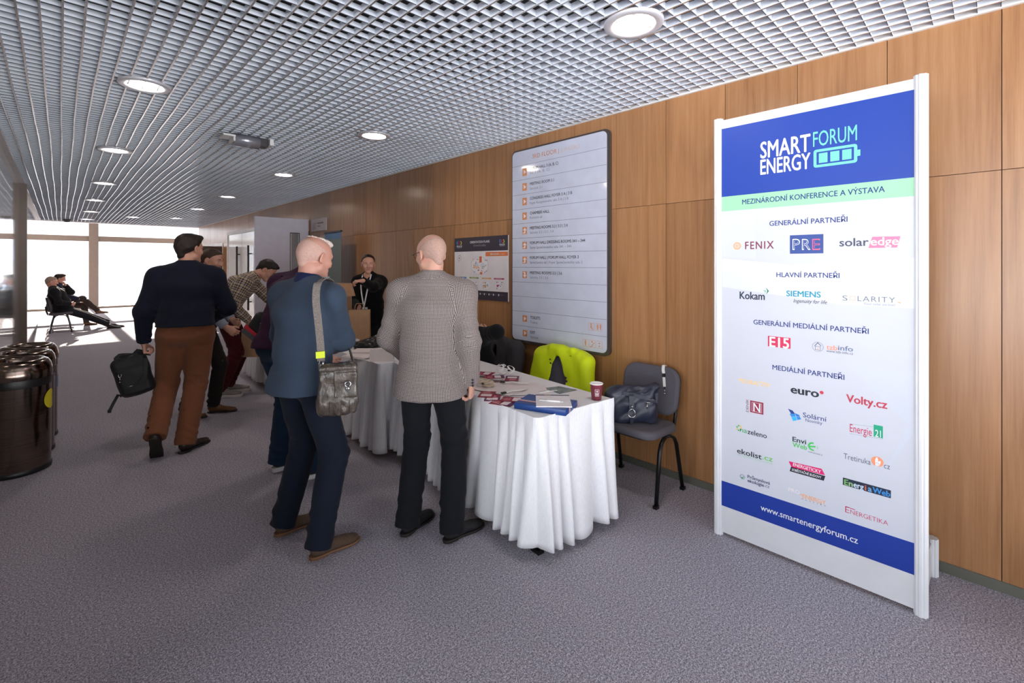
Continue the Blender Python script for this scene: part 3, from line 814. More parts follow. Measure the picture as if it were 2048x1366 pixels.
for k in range(3):
    w_ = (iy1-iy0-0.024)/3; y_ = iy0+k*(w_+0.012); P.polyyz([(y_, bz0+wi+0.008), (y_+w_, bz0+wi+0.008), (y_+w_, bz1-wi-0.008), (y_, bz1-wi-0.008)], MINT, 2)
fin('title_logo', 'white and mint title with a battery symbol')
P.text('MEZINÁRODNÍ KONFERENCE A VÝSTAVA', c1(275, 1147), c1(1493, 1040), 10.6, NAVY, 0.016); fin('heading_text')
for st, p0, p1, cap in (('GENERÁLNÍ PARTNEŘI', c2(541, 143), c2(1253, 109), 10), ('HLAVNÍ PARTNEŘI', c2(605, 610), c2(1180, 619), 9.6), ('GENERÁLNÍ MEDIÁLNÍ PARTNEŘI', c2(396, 1040), c2(1446, 1127), 9.8), ('MEDIÁLNÍ PARTNEŘI', c3(582, 88), c3(1252, 184), 9.8)):
    P.text(st, p0, p1, cap, NAVY, 0.016); fin('heading_text')
P.text('www.smartenergyforum.cz', c4(396, 468), c4(1155, 731), 12.2, WHITE, 0.008); fin('web_address')
# partner logos
MAR, ORA, DGY = (120, 40, 62), (244, 168, 110), (58, 64, 88)
P.disc(c2(248, 327), 0.0225, ORA, 2, 0.0165, 48, teeth=16); P.disc(c2(248, 327), 0.0155, ORA, 2, 0.0125, 32); P.disc(c2(248, 327), 0.009, ORA, 2, 0.0065, 24); P.rect(c2(236, 322), c2(254, 332), ORA, 2)
P.text('FENIX', c2(320, 355), c2(582, 352), 14.8, MAR, 0.02, space=1.2); fin('partner_logo', 'maroon word beside an orange sun ring')
P.rect(c2(728, 231), c2(1033, 394), (34, 66, 138), 2)
for st, x0, x1, c in (('P', 752, 820, WHITE), ('R', 838, 916, WHITE), ('E', 932, 1004, (232, 92, 128))):
    P.text(st, c2(x0, 362), c2(x1, 362), 21.5, c, 0.02, layer=3); P.text(st, c2(x0+8, 355), c2(x1-8, 355), 18.5, (34, 66, 138), -0.012, layer=4)
fin('partner_logo', 'blue box with white and pink outlined letters')
P.poly([c2(1478, 244), c2(1735, 238), c2(1704, 342), c2(1443, 346)], (216, 120, 156), 2)
P.text('solar', c2(1178, 331), c2(1446, 325), 15.8, DGY, 0.018); P.text('edge', c2(1462, 323), c2(1718, 316), 15.8, WHITE, 0.018, layer=3); fin('partner_logo', 'slate and pink lettered logo with a slanted pink block')
P.text('Kokam', c2(270, 808), c2(500, 818), 14.5, (22, 40, 66), 0.03); P.poly([c2(507, 704), c2(538, 738), c2(512, 768), c2(522, 736)], (20, 120, 100), 2); P.poly([c2(484, 726), c2(508, 735), c2(504, 762), c2(500, 740)], (40, 160, 120), 2); fin('partner_logo', 'navy word with a green arrow leaf')
P.text('SIEMENS', c2(695, 784), c2(1010, 797), 11.2, (0, 142, 172), 0.03); P.text('Ingenuity for life', c2(760, 842), c2(1066, 856), 7.4, (30, 34, 48), 0.0, 0.3); fin('partner_logo', 'teal capital letters over a handwritten line')
SL = (86, 96, 112)
P.text('S', c2(1206, 824), c2(1252, 826), 10.2, SL, -0.01); P.frame(c2(1272, 782), c2(1326, 826), 0.003, (236, 186, 160), 2); P.text('LARITY', c2(1345, 832), c2(1686, 842), 10.6, SL, -0.01, space=1.15)
P.poly([c2(1695, 835), c2(1735, 838), c2(1738, 856), c2(1715, 846)], (240, 176, 140), 2); P.text('Your solar partner', c2(1398, 862), c2(1690, 875), 4.6, (120, 132, 160)); fin('partner_logo', 'thin grey spaced letters with an orange swoosh')
P.rect(c2(528, 1145), c2(734, 1264), (206, 36, 82), 2); P.rect(c2(536, 1152), c2(726, 1257), (206, 36, 82), 3)
P.text('E15', c2(542, 1246), c2(722, 1256), 19.5, WHITE, 0.03, layer=4); fin('partner_logo', 'red box with bold white letters')
P.disc(c2(982, 1245), 0.0245, DGY, 2, 0.0232, 36); P.poly([c2(948, 1238), c2(982, 1204), c2(1017, 1240), c2(1010, 1240), c2(982, 1212), c2(955, 1238)], DGY, 2); P.frame(c2(957, 1238), c2(1006, 1278), 0.0015, DGY, 2); P.text('i', c2(979, 1272), c2(987, 1272), 5, ORA, 0.01)
P.text('tzb', c2(1060, 1270), c2(1160, 1276), 9.4, (238, 150, 120), 0.02); P.text('info', c2(1166, 1277), c2(1303, 1286), 9.4, (96, 110, 140), 0.015); P.text('www.tzb-info.cz', c2(1060, 1294), c2(1303, 1316), 4.8, DGY); fin('partner_logo', 'house-in-circle emblem with an orange and slate word')
P.poly([c3(268, 182), c3(292, 163), c3(288, 180), c3(300, 184), c3(286, 188), c3(292, 210)], (246, 204, 130), 2); P.text('EURACTIV', c3(300, 214), c3(562, 256), 8.2, (246, 204, 130), 0.02, 0.2); fin('partner_logo', 'pale yellow slanted word')
P.text('euro', c3(750, 308), c3(1016, 345), 15.5, (26, 30, 46), 0.04); P.disc(c3(1040, 303), 0.0085, (206, 42, 70), 2); fin('partner_logo', 'bold black word with a red dot')
P.text('Volty.cz', c3(1268, 402), c3(1652, 440), 15.5, (186, 44, 72), 0.03); fin('partner_logo', 'crimson rounded word')
P.rect(c3(374, 374), c3(498, 510), (150, 34, 66), 2); P.text('N', c3(404, 478), c3(470, 484), 16.5, WHITE, 0.02, layer=3); P.frame(c3(390, 390), c3(482, 494), 0.0016, WHITE, 3)
P.text('DENÍK', c3(360, 486), c3(360, 366), 4.6, (110, 44, 66), rot=True); fin('partner_logo', 'maroon square with a white letter and upright word')
P.poly([c3(726, 452), c3(770, 470), c3(792, 500), c3(756, 500)], (24, 60, 140), 2)
for (q, col) in (([(742, 500), (788, 494), (800, 524), (758, 530)], (40, 140, 216)), ([(790, 494), (830, 510), (838, 528), (804, 524)], (30, 120, 204)), ([(758, 532), (800, 526), (812, 560), (774, 568)], (44, 176, 236)), ([(804, 526), (838, 530), (850, 550), (816, 558)], (24, 136, 214))): P.poly([c3(*z) for z in q], col, 2)
P.text('Solární', c3(866, 530), c3(1086, 574), 9.4, (28, 52, 120), 0.006); P.text('Novinky', c3(890, 574), c3(1046, 600), 6.2, (28, 52, 120)); fin('partner_logo', 'blue solar panel fan with a blue serif word')
P.text('Energie', c3(1302, 668), c3(1506, 706), 15.6, (190, 30, 84), 0.0); P.rect(c3(1524, 600), c3(1610, 730), (0, 160, 120), 2); P.text('21', c3(1538, 712), c3(1592, 720), 13.6, WHITE, 0.01, layer=3); P.poly([c3(1302, 592), c3(1520, 620), c3(1520, 623), c3(1302, 595)], (150, 160, 170), 2); P.poly([c3(1300, 682), c3(1608, 736), c3(1608, 739), c3(1300, 685)], (150, 160, 170), 2); fin('partner_logo', 'crimson narrow word with a green number box')
for k in range(7):
    a_ = k*0.9; P.disc((c3(272, 632)[0]+4.6*math.cos(a_), c3(272, 632)[1]+4.6*math.sin(a_)), 0.0045, (60, 176, 84) if k % 3 else (236, 190, 80), 2, n=14)
P.text('na', c3(280, 668), c3(346, 682), 9.8, (60, 176, 84), 0.0); P.text('zeleno', c3(350, 690), c3(530, 726), 9.8, (28, 36, 52), 0.014); P.text('.cz', c3(534, 732), c3(584, 742), 8.6, (190, 196, 210), -0.005); fin('partner_logo', 'green sprig with a green and black word')
P.text('Envi', c3(768, 756), c3(896, 784), 9.2, (26, 58, 60), 0.025); P.text('Web', c3(768, 806), c3(904, 836), 9.2, (70, 190, 90), 0.02); P.disc(c3(958, 806), 0.022, (64, 196, 92), 2, 0.014, 30); P.poly([c3(965, 770), c3(1000, 760), c3(1000, 850), c3(966, 842)], PALE, 3); P.poly([c3(930, 796), c3(984, 800), c3(984, 814), c3(930, 810)], (64, 196, 92), 4); P.disc(c3(1010, 806), 0.015, (204, 210, 224), 2, 0.0142, 26); P.text('www.enviweb.cz', c3(914, 860), c3(1048, 888), 3.0, (40, 50, 60)); fin('partner_logo', 'dark and green words with a big green round letter')
P.text('Tretiruka', c3(1244, 918), c3(1496, 974), 11, (60, 70, 96), -0.006); P.disc(c3(1558, 945), 0.0235, (238, 150, 110), 2, n=32); P.poly([c3(1536, 985), c3(1538, 925), c3(1546, 905), c3(1558, 905), c3(1566, 925), c3(1566, 945), c3(1584, 938), c3(1592, 950), c3(1580, 985), c3(1560, 994)], WHITE, 3); P.disc(c3(1556, 972), 0.009, (238, 150, 110), 4, 0.0075, 20); P.text('cz', c3(1620, 1005), c3(1676, 1020), 11, (60, 70, 96), -0.006); fin('partner_logo', 'slate word with an orange hand emblem')
P.text('ekolist', c3(252, 868), c3(482, 920), 10, (24, 40, 50), 0.02); P.text('.cz', c3(488, 924), c3(584, 946), 10, (100, 190, 80), 0.01); P.text('svět v přírodě a životním prostředí', c3(252, 884), c3(582, 970), 3.0, (150, 200, 160)); fin('partner_logo', 'dark and green web word')
P.poly([c3(732, 941), c3(1040, 1012), c3(1072, 1072), c3(760, 998)], (222, 20, 110), 2); P.poly([c3(756, 992), c3(1074, 1080), c3(1060, 1124), c3(742, 1034)], (24, 28, 44), 2)
P.text('ENERGETICKY', c3(772, 988), c3(1036, 1052), 6.4, WHITE, 0.02, 0.15, layer=3); P.text('SOBĚSTAČNÉ BUDOVY', c3(762, 1030), c3(1038, 1102), 4.7, WHITE, 0.02, 0.15, layer=3); fin('partner_logo', 'pink and black slanted bands with white lettering')
P.poly([c3(1238, 1092), c3(1685, 1214), c3(1684, 1287), c3(1236, 1160)], (22, 34, 58), 2)
for st, x0, x1, cc in (('E', 1250, 1288, (120, 180, 96)), ('n', 1292, 1330, (150, 190, 130)), ('erg', 1336, 1432, (198, 216, 230)), ('i', 1440, 1456, (190, 96, 76)), ('a', 1470, 1508, (110, 170, 216)), ('Web', 1514, 1678, (50, 140, 214))): P.text(st, c3(x0, 1158+(x0-1250)*0.272), c3(x1, 1158+(x1-1250)*0.272), 10.8, cc, 0.03, layer=3)
fin('partner_logo', 'dark bar with green to blue lettering')
P.disc(c3(302, 1086), 0.014, (70, 96, 110), 2, 0.0115, 48, teeth=14); P.disc(c3(302, 1086), 0.010, (70, 96, 110), 2, 0.0092, 26); P.poly([c3(286, 1086), c3(302, 1108), c3(322, 1074), c3(304, 1090)], (40, 150, 100), 3)
P.text('Průmyslová', c3(350, 1100), c3(560, 1158), 6.2, (26, 40, 88), 0.02); P.text('ekologie', c3(350, 1134), c3(504, 1180), 6.2, (26, 40, 88), 0.02); P.text('.cz', c3(508, 1181), c3(554, 1192), 6.2, (60, 70, 100)); fin('partner_logo', 'small toothed ring with navy words')
P.text('ENERGY', c4(722, 376), c4(905, 424), 8.0, (240, 170, 116), 0.02); P.poly([c4(702, 344), c4(726, 350), c4(726, 356), c4(702, 350)], (240, 170, 116), 2)
P.text('PRO', c4(612, 322), c4(700, 346), 7.4, (234, 222, 226), 0.0)
for k, ch in enumerate('MAGAZÍN'): P.text(ch, c4(716+k*29.5, 385+k*8.6), c4(725+k*29.5, 388+k*8.6), 2.2, (70, 76, 96), 0.01)
fin('partner_logo', 'pale orange capitals over tiny spaced letters')
RD = (196, 36, 88)
P.text('E', c4(1056, 484), c4(1088, 494), 11.6, RD, -0.008); P.text('NERGETIKA', c4(1096, 500), c4(1390, 586), 8.8, RD, -0.008); P.poly([c4(1056, 436), c4(1128, 462), c4(1140, 468), c4(1124, 466), c4(1056, 441)], RD, 2); fin('partner_logo', 'thin crimson capitals')

# ------------------------------------------------------------------ directory board on the wood wall
XD = XR-0.034
d = thing('directory_board', 'tall pale directory board with rounded corners and orange arrows on the wood wall', 'sign', (XR, 2.77, 1.75))
def reld(o): o.location = (-XR, -2.77, -1.75); return o
b_ = lambda x, y: (900+x/2.906, 250+y/2.906)
ya, yb_ = at_x(*b_(911, 700), XD).y, at_x(*b_(363, 700), XD).y
za = (at_x(*b_(363, 1240), XD).z+at_x(*b_(913, 1330), XD).z)/2; zb2 = (at_x(*b_(363, 160), XD).z+at_x(*b_(911, 36), XD).z)/2
MAT_BOARD = M_plain('board_face', (204, 207, 224), 0.10, coat=0.6); MAT_BFRAME = M_plain('board_frame', (92, 82, 78), 0.35, 0.5)
m = MB(); fr_ = rrpoly(ya-0.028, yb_+0.012, za-0.026, zb2+0.016, 0.055, 6); m.rings([[(XR-0.001, y, z) for y, z in fr_], [(XR-0.030, y, z) for y, z in fr_]][::1], 0, True, False); reld(obj('board_frame', m, MAT_BFRAME, d))
m = MB(); fc_ = rrpoly(ya, yb_, za, zb2, 0.045, 6); m.rings([[(XR-0.028, y, z) for y, z in fc_], [(XD, y, z) for y, z in fc_]], 0, True, False); reld(obj('board_face', m, MAT_BOARD, d))
P = Print(XD); ORG, DK, MD, LT = (214, 142, 96), (44, 42, 58), (104, 102, 122), (212, 176, 158)
rows = [(246, 131), (328, 231), (413, 330), (496, 431), (577, 531), (660, 631), (743, 732), (827, 829), (911, 931), (993, 1030), (1077, 1132), (1160, 1232)]
for l, r in rows:
    z = (at_x(*b_(365, l), XD).z+at_x(*b_(911, r), XD).z)/2; P.polyyz([(ya, z-0.0016), (yb_, z-0.0016), (yb_, z+0.0016), (ya, z+0.0016)], (118, 118, 136))
reld(P.done('row_lines', d))
P.text('3RD FLOOR |', b_(478, 192), b_(634, 165), 8.6, ORG, 0.0); P.text('3. PATRO', b_(644, 162), b_(756, 133), 8.2, LT, -0.012); reld(P.done('title_text', d, 'orange title line'))
for (s1, p0, p1, s2, q0, q1) in (
    ('FORUM HALL 3 (A, B, C)', (464, 257), (630, 234), 'Sál 3 (A, B, C)', (464, 283), (580, 268)), ('MEETING ROOM 3.1', (465, 349), (604, 329), 'Salonek 3.1', (465, 376), (536, 368)),
    ('CONGRESS HALL FOYER 3 A | 3 B', (465, 434), (710, 402), 'Foyer Kongresového sálu 3 A | 3 B', (465, 460), (688, 434)), ('CHAMBER HALL', (465, 520), (579, 510), 'Komorní sál', (465, 546), (536, 540)),
    ('MEETING ROOMS 3.2 | 3.3 | 3.4', (465, 606), (684, 592), 'Salonky 3.2 | 3.3 | 3.4', (465, 632), (602, 625)), ('FORUM HALL DRESSING ROOMS 341 – 344', (465, 690), (786, 682), 'Šatny Společenského sálu 341 – 344', (465, 718), (705, 713)),
    ('FORUM HALL | FORUM HALL FOYER 3', (465, 777), (748, 777), 'Společenský sál | Foyer Společenského sálu 3', (465, 804), (769, 806)), ('MEETING ROOMS 3.5 | 3.6', (465, 866), (651, 870), 'Salonky 3.5 | 3.6', (465, 891), (570, 895)),
    ('TOILETS', (467, 1126), (525, 1132), 'Toalety', (467, 1152), (510, 1157)), ('EXIT', (467, 1212), (496, 1215), 'Východ', (467, 1239), (512, 1244))):
    P.text(s1, b_(*p0), b_(*p1), 5.6, DK, 0.012); P.text(s2, b_(*q0), b_(*q1), 5.0, MD, -0.008); reld(P.done('directory_text', d))
for i, (cx, cy) in enumerate(((434, 273), (434, 360), (434, 445), (434, 530), (434, 614), (434, 700), (434, 785), (434, 870), (435, 1125), (436, 1210))):
    P.rect(b_(cx-13, cy-20), b_(cx+13, cy+20), ORG, 1)
    if i in (4, 5, 6): P.poly([b_(cx-10, cy-2), b_(cx+1, cy-17), b_(cx+12, cy-2), b_(cx+5, cy-2), b_(cx+5, cy+16), b_(cx-10, cy+16), b_(cx-10, cy+11), b_(cx-3, cy+11), b_(cx-3, cy-2)], (232, 220, 222), 2)
    elif i == 7: P.poly([b_(cx-10, cy+2), b_(cx+1, cy+17), b_(cx+12, cy+2), b_(cx+5, cy+2), b_(cx+5, cy-16), b_(cx-10, cy-16), b_(cx-10, cy-11), b_(cx-3, cy-11), b_(cx-3, cy+2)], (232, 220, 222), 2)
    else: P.poly([b_(cx-5, cy-13), b_(cx+9, cy), b_(cx-5, cy+13)], (232, 220, 222), 2)
    reld(P.done('arrow_symbol', d, 'orange square with a pale arrow'))
for i, (cx, cy) in enumerate(((822, 1172), (867, 1176), (789, 1266), (828, 1272), (868, 1278))):
    P.frame(b_(cx-17, cy-24), b_(cx+17, cy+24), 0.0022, ORG, 1)
    def man(x, y, k=1.0):
        P.disc(b_(x, y-14*k), 0.0085*k, ORG, 2, n=12); P.poly([b_(x-6*k, y-8*k), b_(x+6*k, y-8*k), b_(x+4*k, y+4*k), b_(x+3*k, y+18*k), b_(x-3*k, y+18*k), b_(x-4*k, y+4*k)], ORG, 2)
    if i == 0: P.disc(b_(cx-2, cy-15), 0.008, ORG, 2, n=12); P.poly([b_(cx-4, cy-9), b_(cx+2, cy-9), b_(cx+3, cy+3), b_(cx+11, cy+16), b_(cx+6, cy+18), b_(cx, cy+8), b_(cx-6, cy+8)], ORG, 2)
    elif i == 1: man(cx-8, cy, 0.85); man(cx+8, cy, 0.85)
    elif i == 2: man(cx-1, cy, 0.9)
    elif i == 3: P.poly([b_(cx-13, cy+14), b_(cx-6, cy+14), b_(cx+6, cy-6), b_(cx+13, cy-6), b_(cx+13, cy-2), b_(cx+8, cy-2), b_(cx-3, cy+18), b_(cx-13, cy+18)], ORG, 2); P.disc(b_(cx-2, cy-12), 0.007, ORG, 2, n=12)
    else: P.poly([b_(cx, cy-14), b_(cx+7, cy-5), b_(cx-7, cy-5)], ORG, 2); P.poly([b_(cx, cy+14), b_(cx-7, cy+5), b_(cx+7, cy+5)], ORG, 2)
    reld(P.done('pictogram', d))

# ------------------------------------------------------------------ orientation plan board
XO = XR-0.016
d = thing('orientation_plan_board', 'landscape orientation plan board with dark bands beside the directory board', 'sign', (XR, 3.85, 1.5))
def relo(o): o.location = (-XR, -3.85, -1.5); return o
o_ = lambda x, y: (900+x/9.107, 460+y/9.107)
oy0, oy1 = at_x(*o_(1057, 700), XO).y, at_x(*o_(82, 700), XO).y
oz0, oz1 = at_x(*o_(1057, 1308), XO).z, at_x(*o_(1057, 88), XO).z
zt = at_x(*o_(1057, 368), XO).z; zbm = at_x(*o_(1057, 1135), XO).z
m = MB(); m.box(XO, oy0, oz0, XR-0.001, oy1, oz1); bevel(relo(obj('board', m, M_plain('plan_paper', (228, 220, 222), 0.3), d)), 0.002, 1)
P = Print(XO); DB = (58, 50, 62)
P.polyyz([(oy0, zt), (oy1, zt), (oy1, oz1), (oy0, oz1)], DB); P.polyyz([(oy0, oz0), (oy1, oz0), (oy1, zbm), (oy0, zbm)], DB); relo(P.done('dark_band', d))
P.text('ORIENTATION PLANS', o_(366, 245), o_(722, 226), 4.4, WHITE, 0.02); P.text('Orientační plány', o_(428, 302), o_(655, 290), 4.0, (176, 168, 184), -0.01); relo(P.done('title_text', d))
for cx, cy in ((172, 240), (950, 205)):
    for dx, c in ((-38, (60, 150, 216)), (-2, (206, 30, 110)), (34, (190, 208, 40))):
        sg = -1 if dx < 10 else 1
        P.poly([o_(cx+dx+sg*14, cy-34), o_(cx+dx-sg*2, cy-34), o_(cx+dx-sg*20*-1*1, cy) if False else o_(cx+dx-sg*-14, cy), o_(cx+dx-sg*2, cy+34), o_(cx+dx-sg*16, cy+34), o_(cx+dx, cy), o_(cx+dx-sg*16, cy-34)], c, 2)
    P.text('PRAGUE', o_(cx-48, cy+72), o_(cx+50, cy+70), 2.8, WHITE, 0.03); P.rect(o_(cx-44, cy+80), o_(cx+46, cy+86), (150, 144, 158), 2)
    relo(P.done('centre_emblem', d, 'blue, magenta and yellow chevron emblem'))
P.poly([o_(648, 402), o_(1057, 394), o_(1057, 470), o_(648, 480)], (222, 122, 66)); P.text('3RD FLOOR', o_(735, 456), o_(890, 450), 3.2, WHITE, 0.03); P.text('| 3. patro', o_(900, 450), o_(1000, 446), 2.8, (244, 206, 180)); relo(P.done('floor_tab', d, 'orange tab'))
P.disc(o_(172, 512), 0.030, (70, 66, 76), 1, 0.0275, 28)
for a_ in range(4): P.poly([o_(172+36*math.cos(a_*1.571+.3)-3, 512+52*math.sin(a_*1.571+.3)), o_(172+50*math.cos(a_*1.571+.3), 512+72*math.sin(a_*1.571+.3)), o_(172+36*math.cos(a_*1.571+.3)+3, 512+52*math.sin(a_*1.571+.3)+4)], (70, 66, 76))
P.disc(o_(172, 512), 0.008, (70, 66, 76), 2, n=10); relo(P.done('compass_mark', d))
def plan(cx, cy, w, h, acc, seed, big=False):
    r = random.Random(seed)
    P.poly([o_(cx+w*math.cos(math.pi*2*k/8+.4), cy+h*math.sin(math.pi*2*k/8+.4)) for k in range(8)], (206, 204, 210), 1)
    P.poly([o_(cx+w*.93*math.cos(math.pi*2*k/8+.4), cy+h*.93*math.sin(math.pi*2*k/8+.4)) for k in range(8)], (234, 228, 230), 2)
    for sx in (-1, 1): P.poly([o_(cx+sx*w*.32+w*.26*math.cos(math.pi*2*k/6), cy+h*.02+h*.4*math.sin(math.pi*2*k/6)) for k in range(6)], (212, 216, 222), 3)
    for _ in range(26 if big else 12):
        x, y = cx+r.uniform(-.8, .8)*w, cy+r.uniform(-.7, .7)*h; q = w*(.035 if big else .07); c = r.choice([(40, 36, 46), acc, (90, 86, 96)])
        P.rect(o_(x-q, y-q*1.4), o_(x+q, y+q*1.4), c, 4)
    if big:
        P.rect(o_(540, 480), o_(582, 590), acc, 5); P.rect(o_(550, 765), o_(592, 808), acc, 5); P.poly([o_(432, 650), o_(520, 668), o_(515, 706), o_(440, 690)], (240, 190, 160), 5)
    else: P.poly([o_(cx-.5*w, cy-.1*h), o_(cx-.1*w, cy-.1*h), o_(cx-.1*w, cy+.35*h), o_(cx-.5*w, cy+.35*h)], acc, 5)
plan(542, 650, 170, 172, (214, 106, 56), 3, True); relo(P.done('floor_plan', d))
for (x0, x1, y0, c, cx, sd) in ((146, 300, 850, (86, 130, 190), 222, 5), (356, 522, 856, (132, 150, 62), 440, 6), (584, 752, 866, (226, 160, 90), 670, 7), (802, 986, 874, (176, 22, 100), 895, 8)):
    P.rect(o_(x0, y0), o_(x1, y0+32), c); P.rect(o_(x0+28, y0+12), o_(x1-40, y0+20), (236, 230, 232), 2); plan(cx, 1008, 82, 84, c, sd); relo(P.done('floor_plan', d))
for k, x in enumerate((432, 552, 628, 712, 792, 888)): P.disc(o_(x, 1155+k*6), 0.0085, WHITE, 2, n=12, ry=0.011); P.rect(o_(x+24, 1150+k*6), o_(x+(90 if k in (0, 5) else 48), 1158+k*6), (150, 144, 156), 2)
relo(P.done('legend', d))

# small room sign and roll-up banner farther along
zc_ = at_x(640, 440, XR-0.02); sy0, sy1 = at_x(652, 445, XR-0.02).y, at_x(622.5, 445, XR-0.02).y; sz1, sz0 = at_x(652, 434.5, XR-0.02).z, at_x(652, 460, XR-0.02).z
d = thing('room_sign', 'pale grey room sign on the wood wall right of the open door', 'sign', (XR, (sy0+sy1)/2, sz0))
m = MB(); m.box(-0.022, (sy0-sy1)/2, 0, -0.001, (sy1-sy0)/2, sz1-sz0); obj('sign_plate', m, M_plain('sign_plate', (196, 186, 184), 0.4), d)
m = MB(); hh = sz1-sz0; ww = sy1-sy0
m.box(-0.0235, 0.18*ww, 0.18*hh, -0.022, 0.40*ww, 0.72*hh, 0); m.box(-0.0235, -0.34*ww, 0.58*hh, -0.022, 0.08*ww, 0.68*hh, 1); m.box(-0.0235, -0.14*ww, 0.36*hh, -0.022, 0.08*ww, 0.42*hh, 1)
obj('sign_print', m, [ink(176, 164, 164), ink(96, 92, 100)], d)
XU = 3.02
uy0, uy1 = at_x(682.5, 500, XU).y, at_x(650, 500, XU).y; uz1 = at_x(682, 461, XU).z
d = thing('roll_up_banner', 'grey-green roll-up banner with a blue top behind the staff', 'banner', (XU, (uy0+uy1)/2, 0)); w2 = (uy1-uy0)/2
m = MB(); m.box(-0.003, -w2, 0.07, 0.0, w2, uz1-0.12, 0); m.box(-0.003, -w2, uz1-0.12-0.12, 0.0, w2, uz1, 1) if False else m.box(-0.003, -w2, uz1-0.12, 0.0, w2, uz1-0.012, 1)
obj('banner_sheet', m, [M_plain('banner_grey', (104, 116, 116), 0.5), M_plain('banner_blue', (76, 112, 150), 0.5)], d)
m = MB(); m.box(-0.016, -w2-0.01, uz1-0.02, 0.012, w2+0.01, uz1+0.005); obj('top_bar', m, MAT_DKGREY, d)
m = MB(); m.rbox(-0.06, -w2-0.02, 0.0, 0.06, w2+0.02, 0.08, 0.02); obj('base_cassette', m, MAT_STEEL, d)
m = MB(); m.tube([(0.02, 0, 0.06), (0.02, 0, uz1-0.01)], 0.009, 8); obj('support_pole', m, MAT_STEEL, d)

# ------------------------------------------------------------------ litter bins
def mat_brushed():
    t = NT('brushed_steel'); n = t.noise(60, 3, 0.6, mapping=(0.05, 0.05, 6.0))
    col = t.ramp(n, [(0.3, rgb(104, 90, 83)), (0.7, rgb(136, 120, 111))]); t.set(col, 0.15, 1.0)
    t.p.inputs['Anisotropic'].default_value = 0.6; return t.m
MAT_BRUSH = mat_brushed(); MAT_BLKPL = M_plain('black_plastic', (22, 21, 22), 0.42)
def make_bin():
    t = thing('litter_bin', '', 'bin')
    m = MB(); m.lathe([(0.188, 0.035), (0.190, 0.66)], 56); obj('body', m, MAT_BRUSH, t)
    m = MB(); m.lathe([(0.0, 0.002), (0.186, 0.002), (0.194, 0.010), (0.194, 0.036), (0.188, 0.040)], 56); obj('base_ring', m, MAT_BLKPL, t)
    m = MB(); m.lathe([(0.190, 0.655), (0.191, 0.66), (0.191, 0.735), (0.186, 0.745)], 56); obj('collar', m, MAT_BLKPL, t)
    m = MB(); m.lathe([(0.197, 0.715), (0.199, 0.735), (0.197, 0.775), (0.188, 0.815), (0.172, 0.845), (0.150, 0.858), (0.136, 0.855), (0.128, 0.842), (0.124, 0.815), (0.120, 0.700)], 56); obj('domed_lid', m, MAT_BRUSH, t)
    m = MB(); m.lathe([(0.186, 0.62), (0.12, 0.70), (0.118, 0.42), (0.0, 0.42)], 40); obj('liner', m, MAT_BLACK, t)
    return t
BINS = [(-0.243, 5.21, 'steel litter bin nearest the camera, with a yellow round sticker'), (-0.228, 5.655, 'middle one of the three steel litter bins'), (-0.213, 6.10, 'farthest of the three steel litter bins, with a blue sticker')]
bin0 = None
for i, (x, y, lb) in enumerate(BINS):
    if i == 0: bin0 = make_bin(); bin0.location = (x, y, 0); bin0['label'] = lb; bin0['group'] = 'steel litter bins by the left wall'; bb_ = bin0
    else: bb_ = dup(bin0, (x, y, 0), 0, lb, 'steel litter bins by the left wall')
    if i != 1: BINS[i] = (bb_,)+BINS[i]
def sticker(parent, ang, z, w, h, c, rnd):
    m = MB(); n = 14
    if rnd: pts = [(w*math.cos(2*math.pi*k/20), h*math.sin(2*math.pi*k/20)) for k in range(20)]
    else: pts = [(-w, -h), (w, -h), (w, h), (-w, h)]
    vs = [(0.1935*math.cos(ang+u/0.191), 0.1935*math.sin(ang+u/0.191), z+v) for u, v in pts]
    m.add(vs+[(0.1955*math.cos(ang), 0.1955*math.sin(ang), z)] if rnd else vs, [(k, (k+1) % 20, 20) for k in range(20)] if rnd else [(0, 1, 2, 3)]); obj('sticker', m, ink(*c), parent)
sticker(BINS[0][0], math.radians(-17), 0.535, 0.075, 0.075, (226, 206, 40), True)
sticker(BINS[2][0], math.radians(-12), 0.50, 0.05, 0.06, (40, 110, 160), False)
# ------------------------------------------------------------------ registration tables, cloths and pleated skirts
TZ = 0.75
MAT_LINEN = M_cloth('white_linen', (232, 230, 232), 0.03, 300, 0.85, 0.08, 0.15)
def mat_satin():
    t = NT('white_satin'); n = t.noise(260, 3, 0.6, mapping=(1, 1, 0.15))
    col = t.ramp(n, [(0.3, rgb(228, 227, 231)), (0.7, rgb(240, 239, 242))]); t.bump(n, 0.05, 0.001)
    return t.set(col, 0.52, 0, 0.4, sheen=0.3)
MAT_SATIN = mat_satin(); MAT_TOP = M_plain('table_top_grey', (190, 186, 182), 0.5); MAT_LEG = M_plain('black_steel', (20, 20, 22), 0.35, 0.4)
TABLES = [((1.835, 1.70), math.radians(-6), 1.80, 0.62, 'front registration table nearest the camera, legs just showing under its skirt', 'pleated white skirt of the front table, facing the camera', 'white cloth on top of the front table'),
          ((1.90, 3.54), math.radians(-1), 1.86, 0.62, 'middle registration table between the bald man and the older man', 'pleated white skirt of the middle table', 'white cloth on top of the middle table'),
          ((1.92, 5.44), 0.0, 1.90, 0.62, 'farthest registration table near the roll-up banner', 'pleated white skirt of the farthest table', 'white cloth on top of the farthest table')]
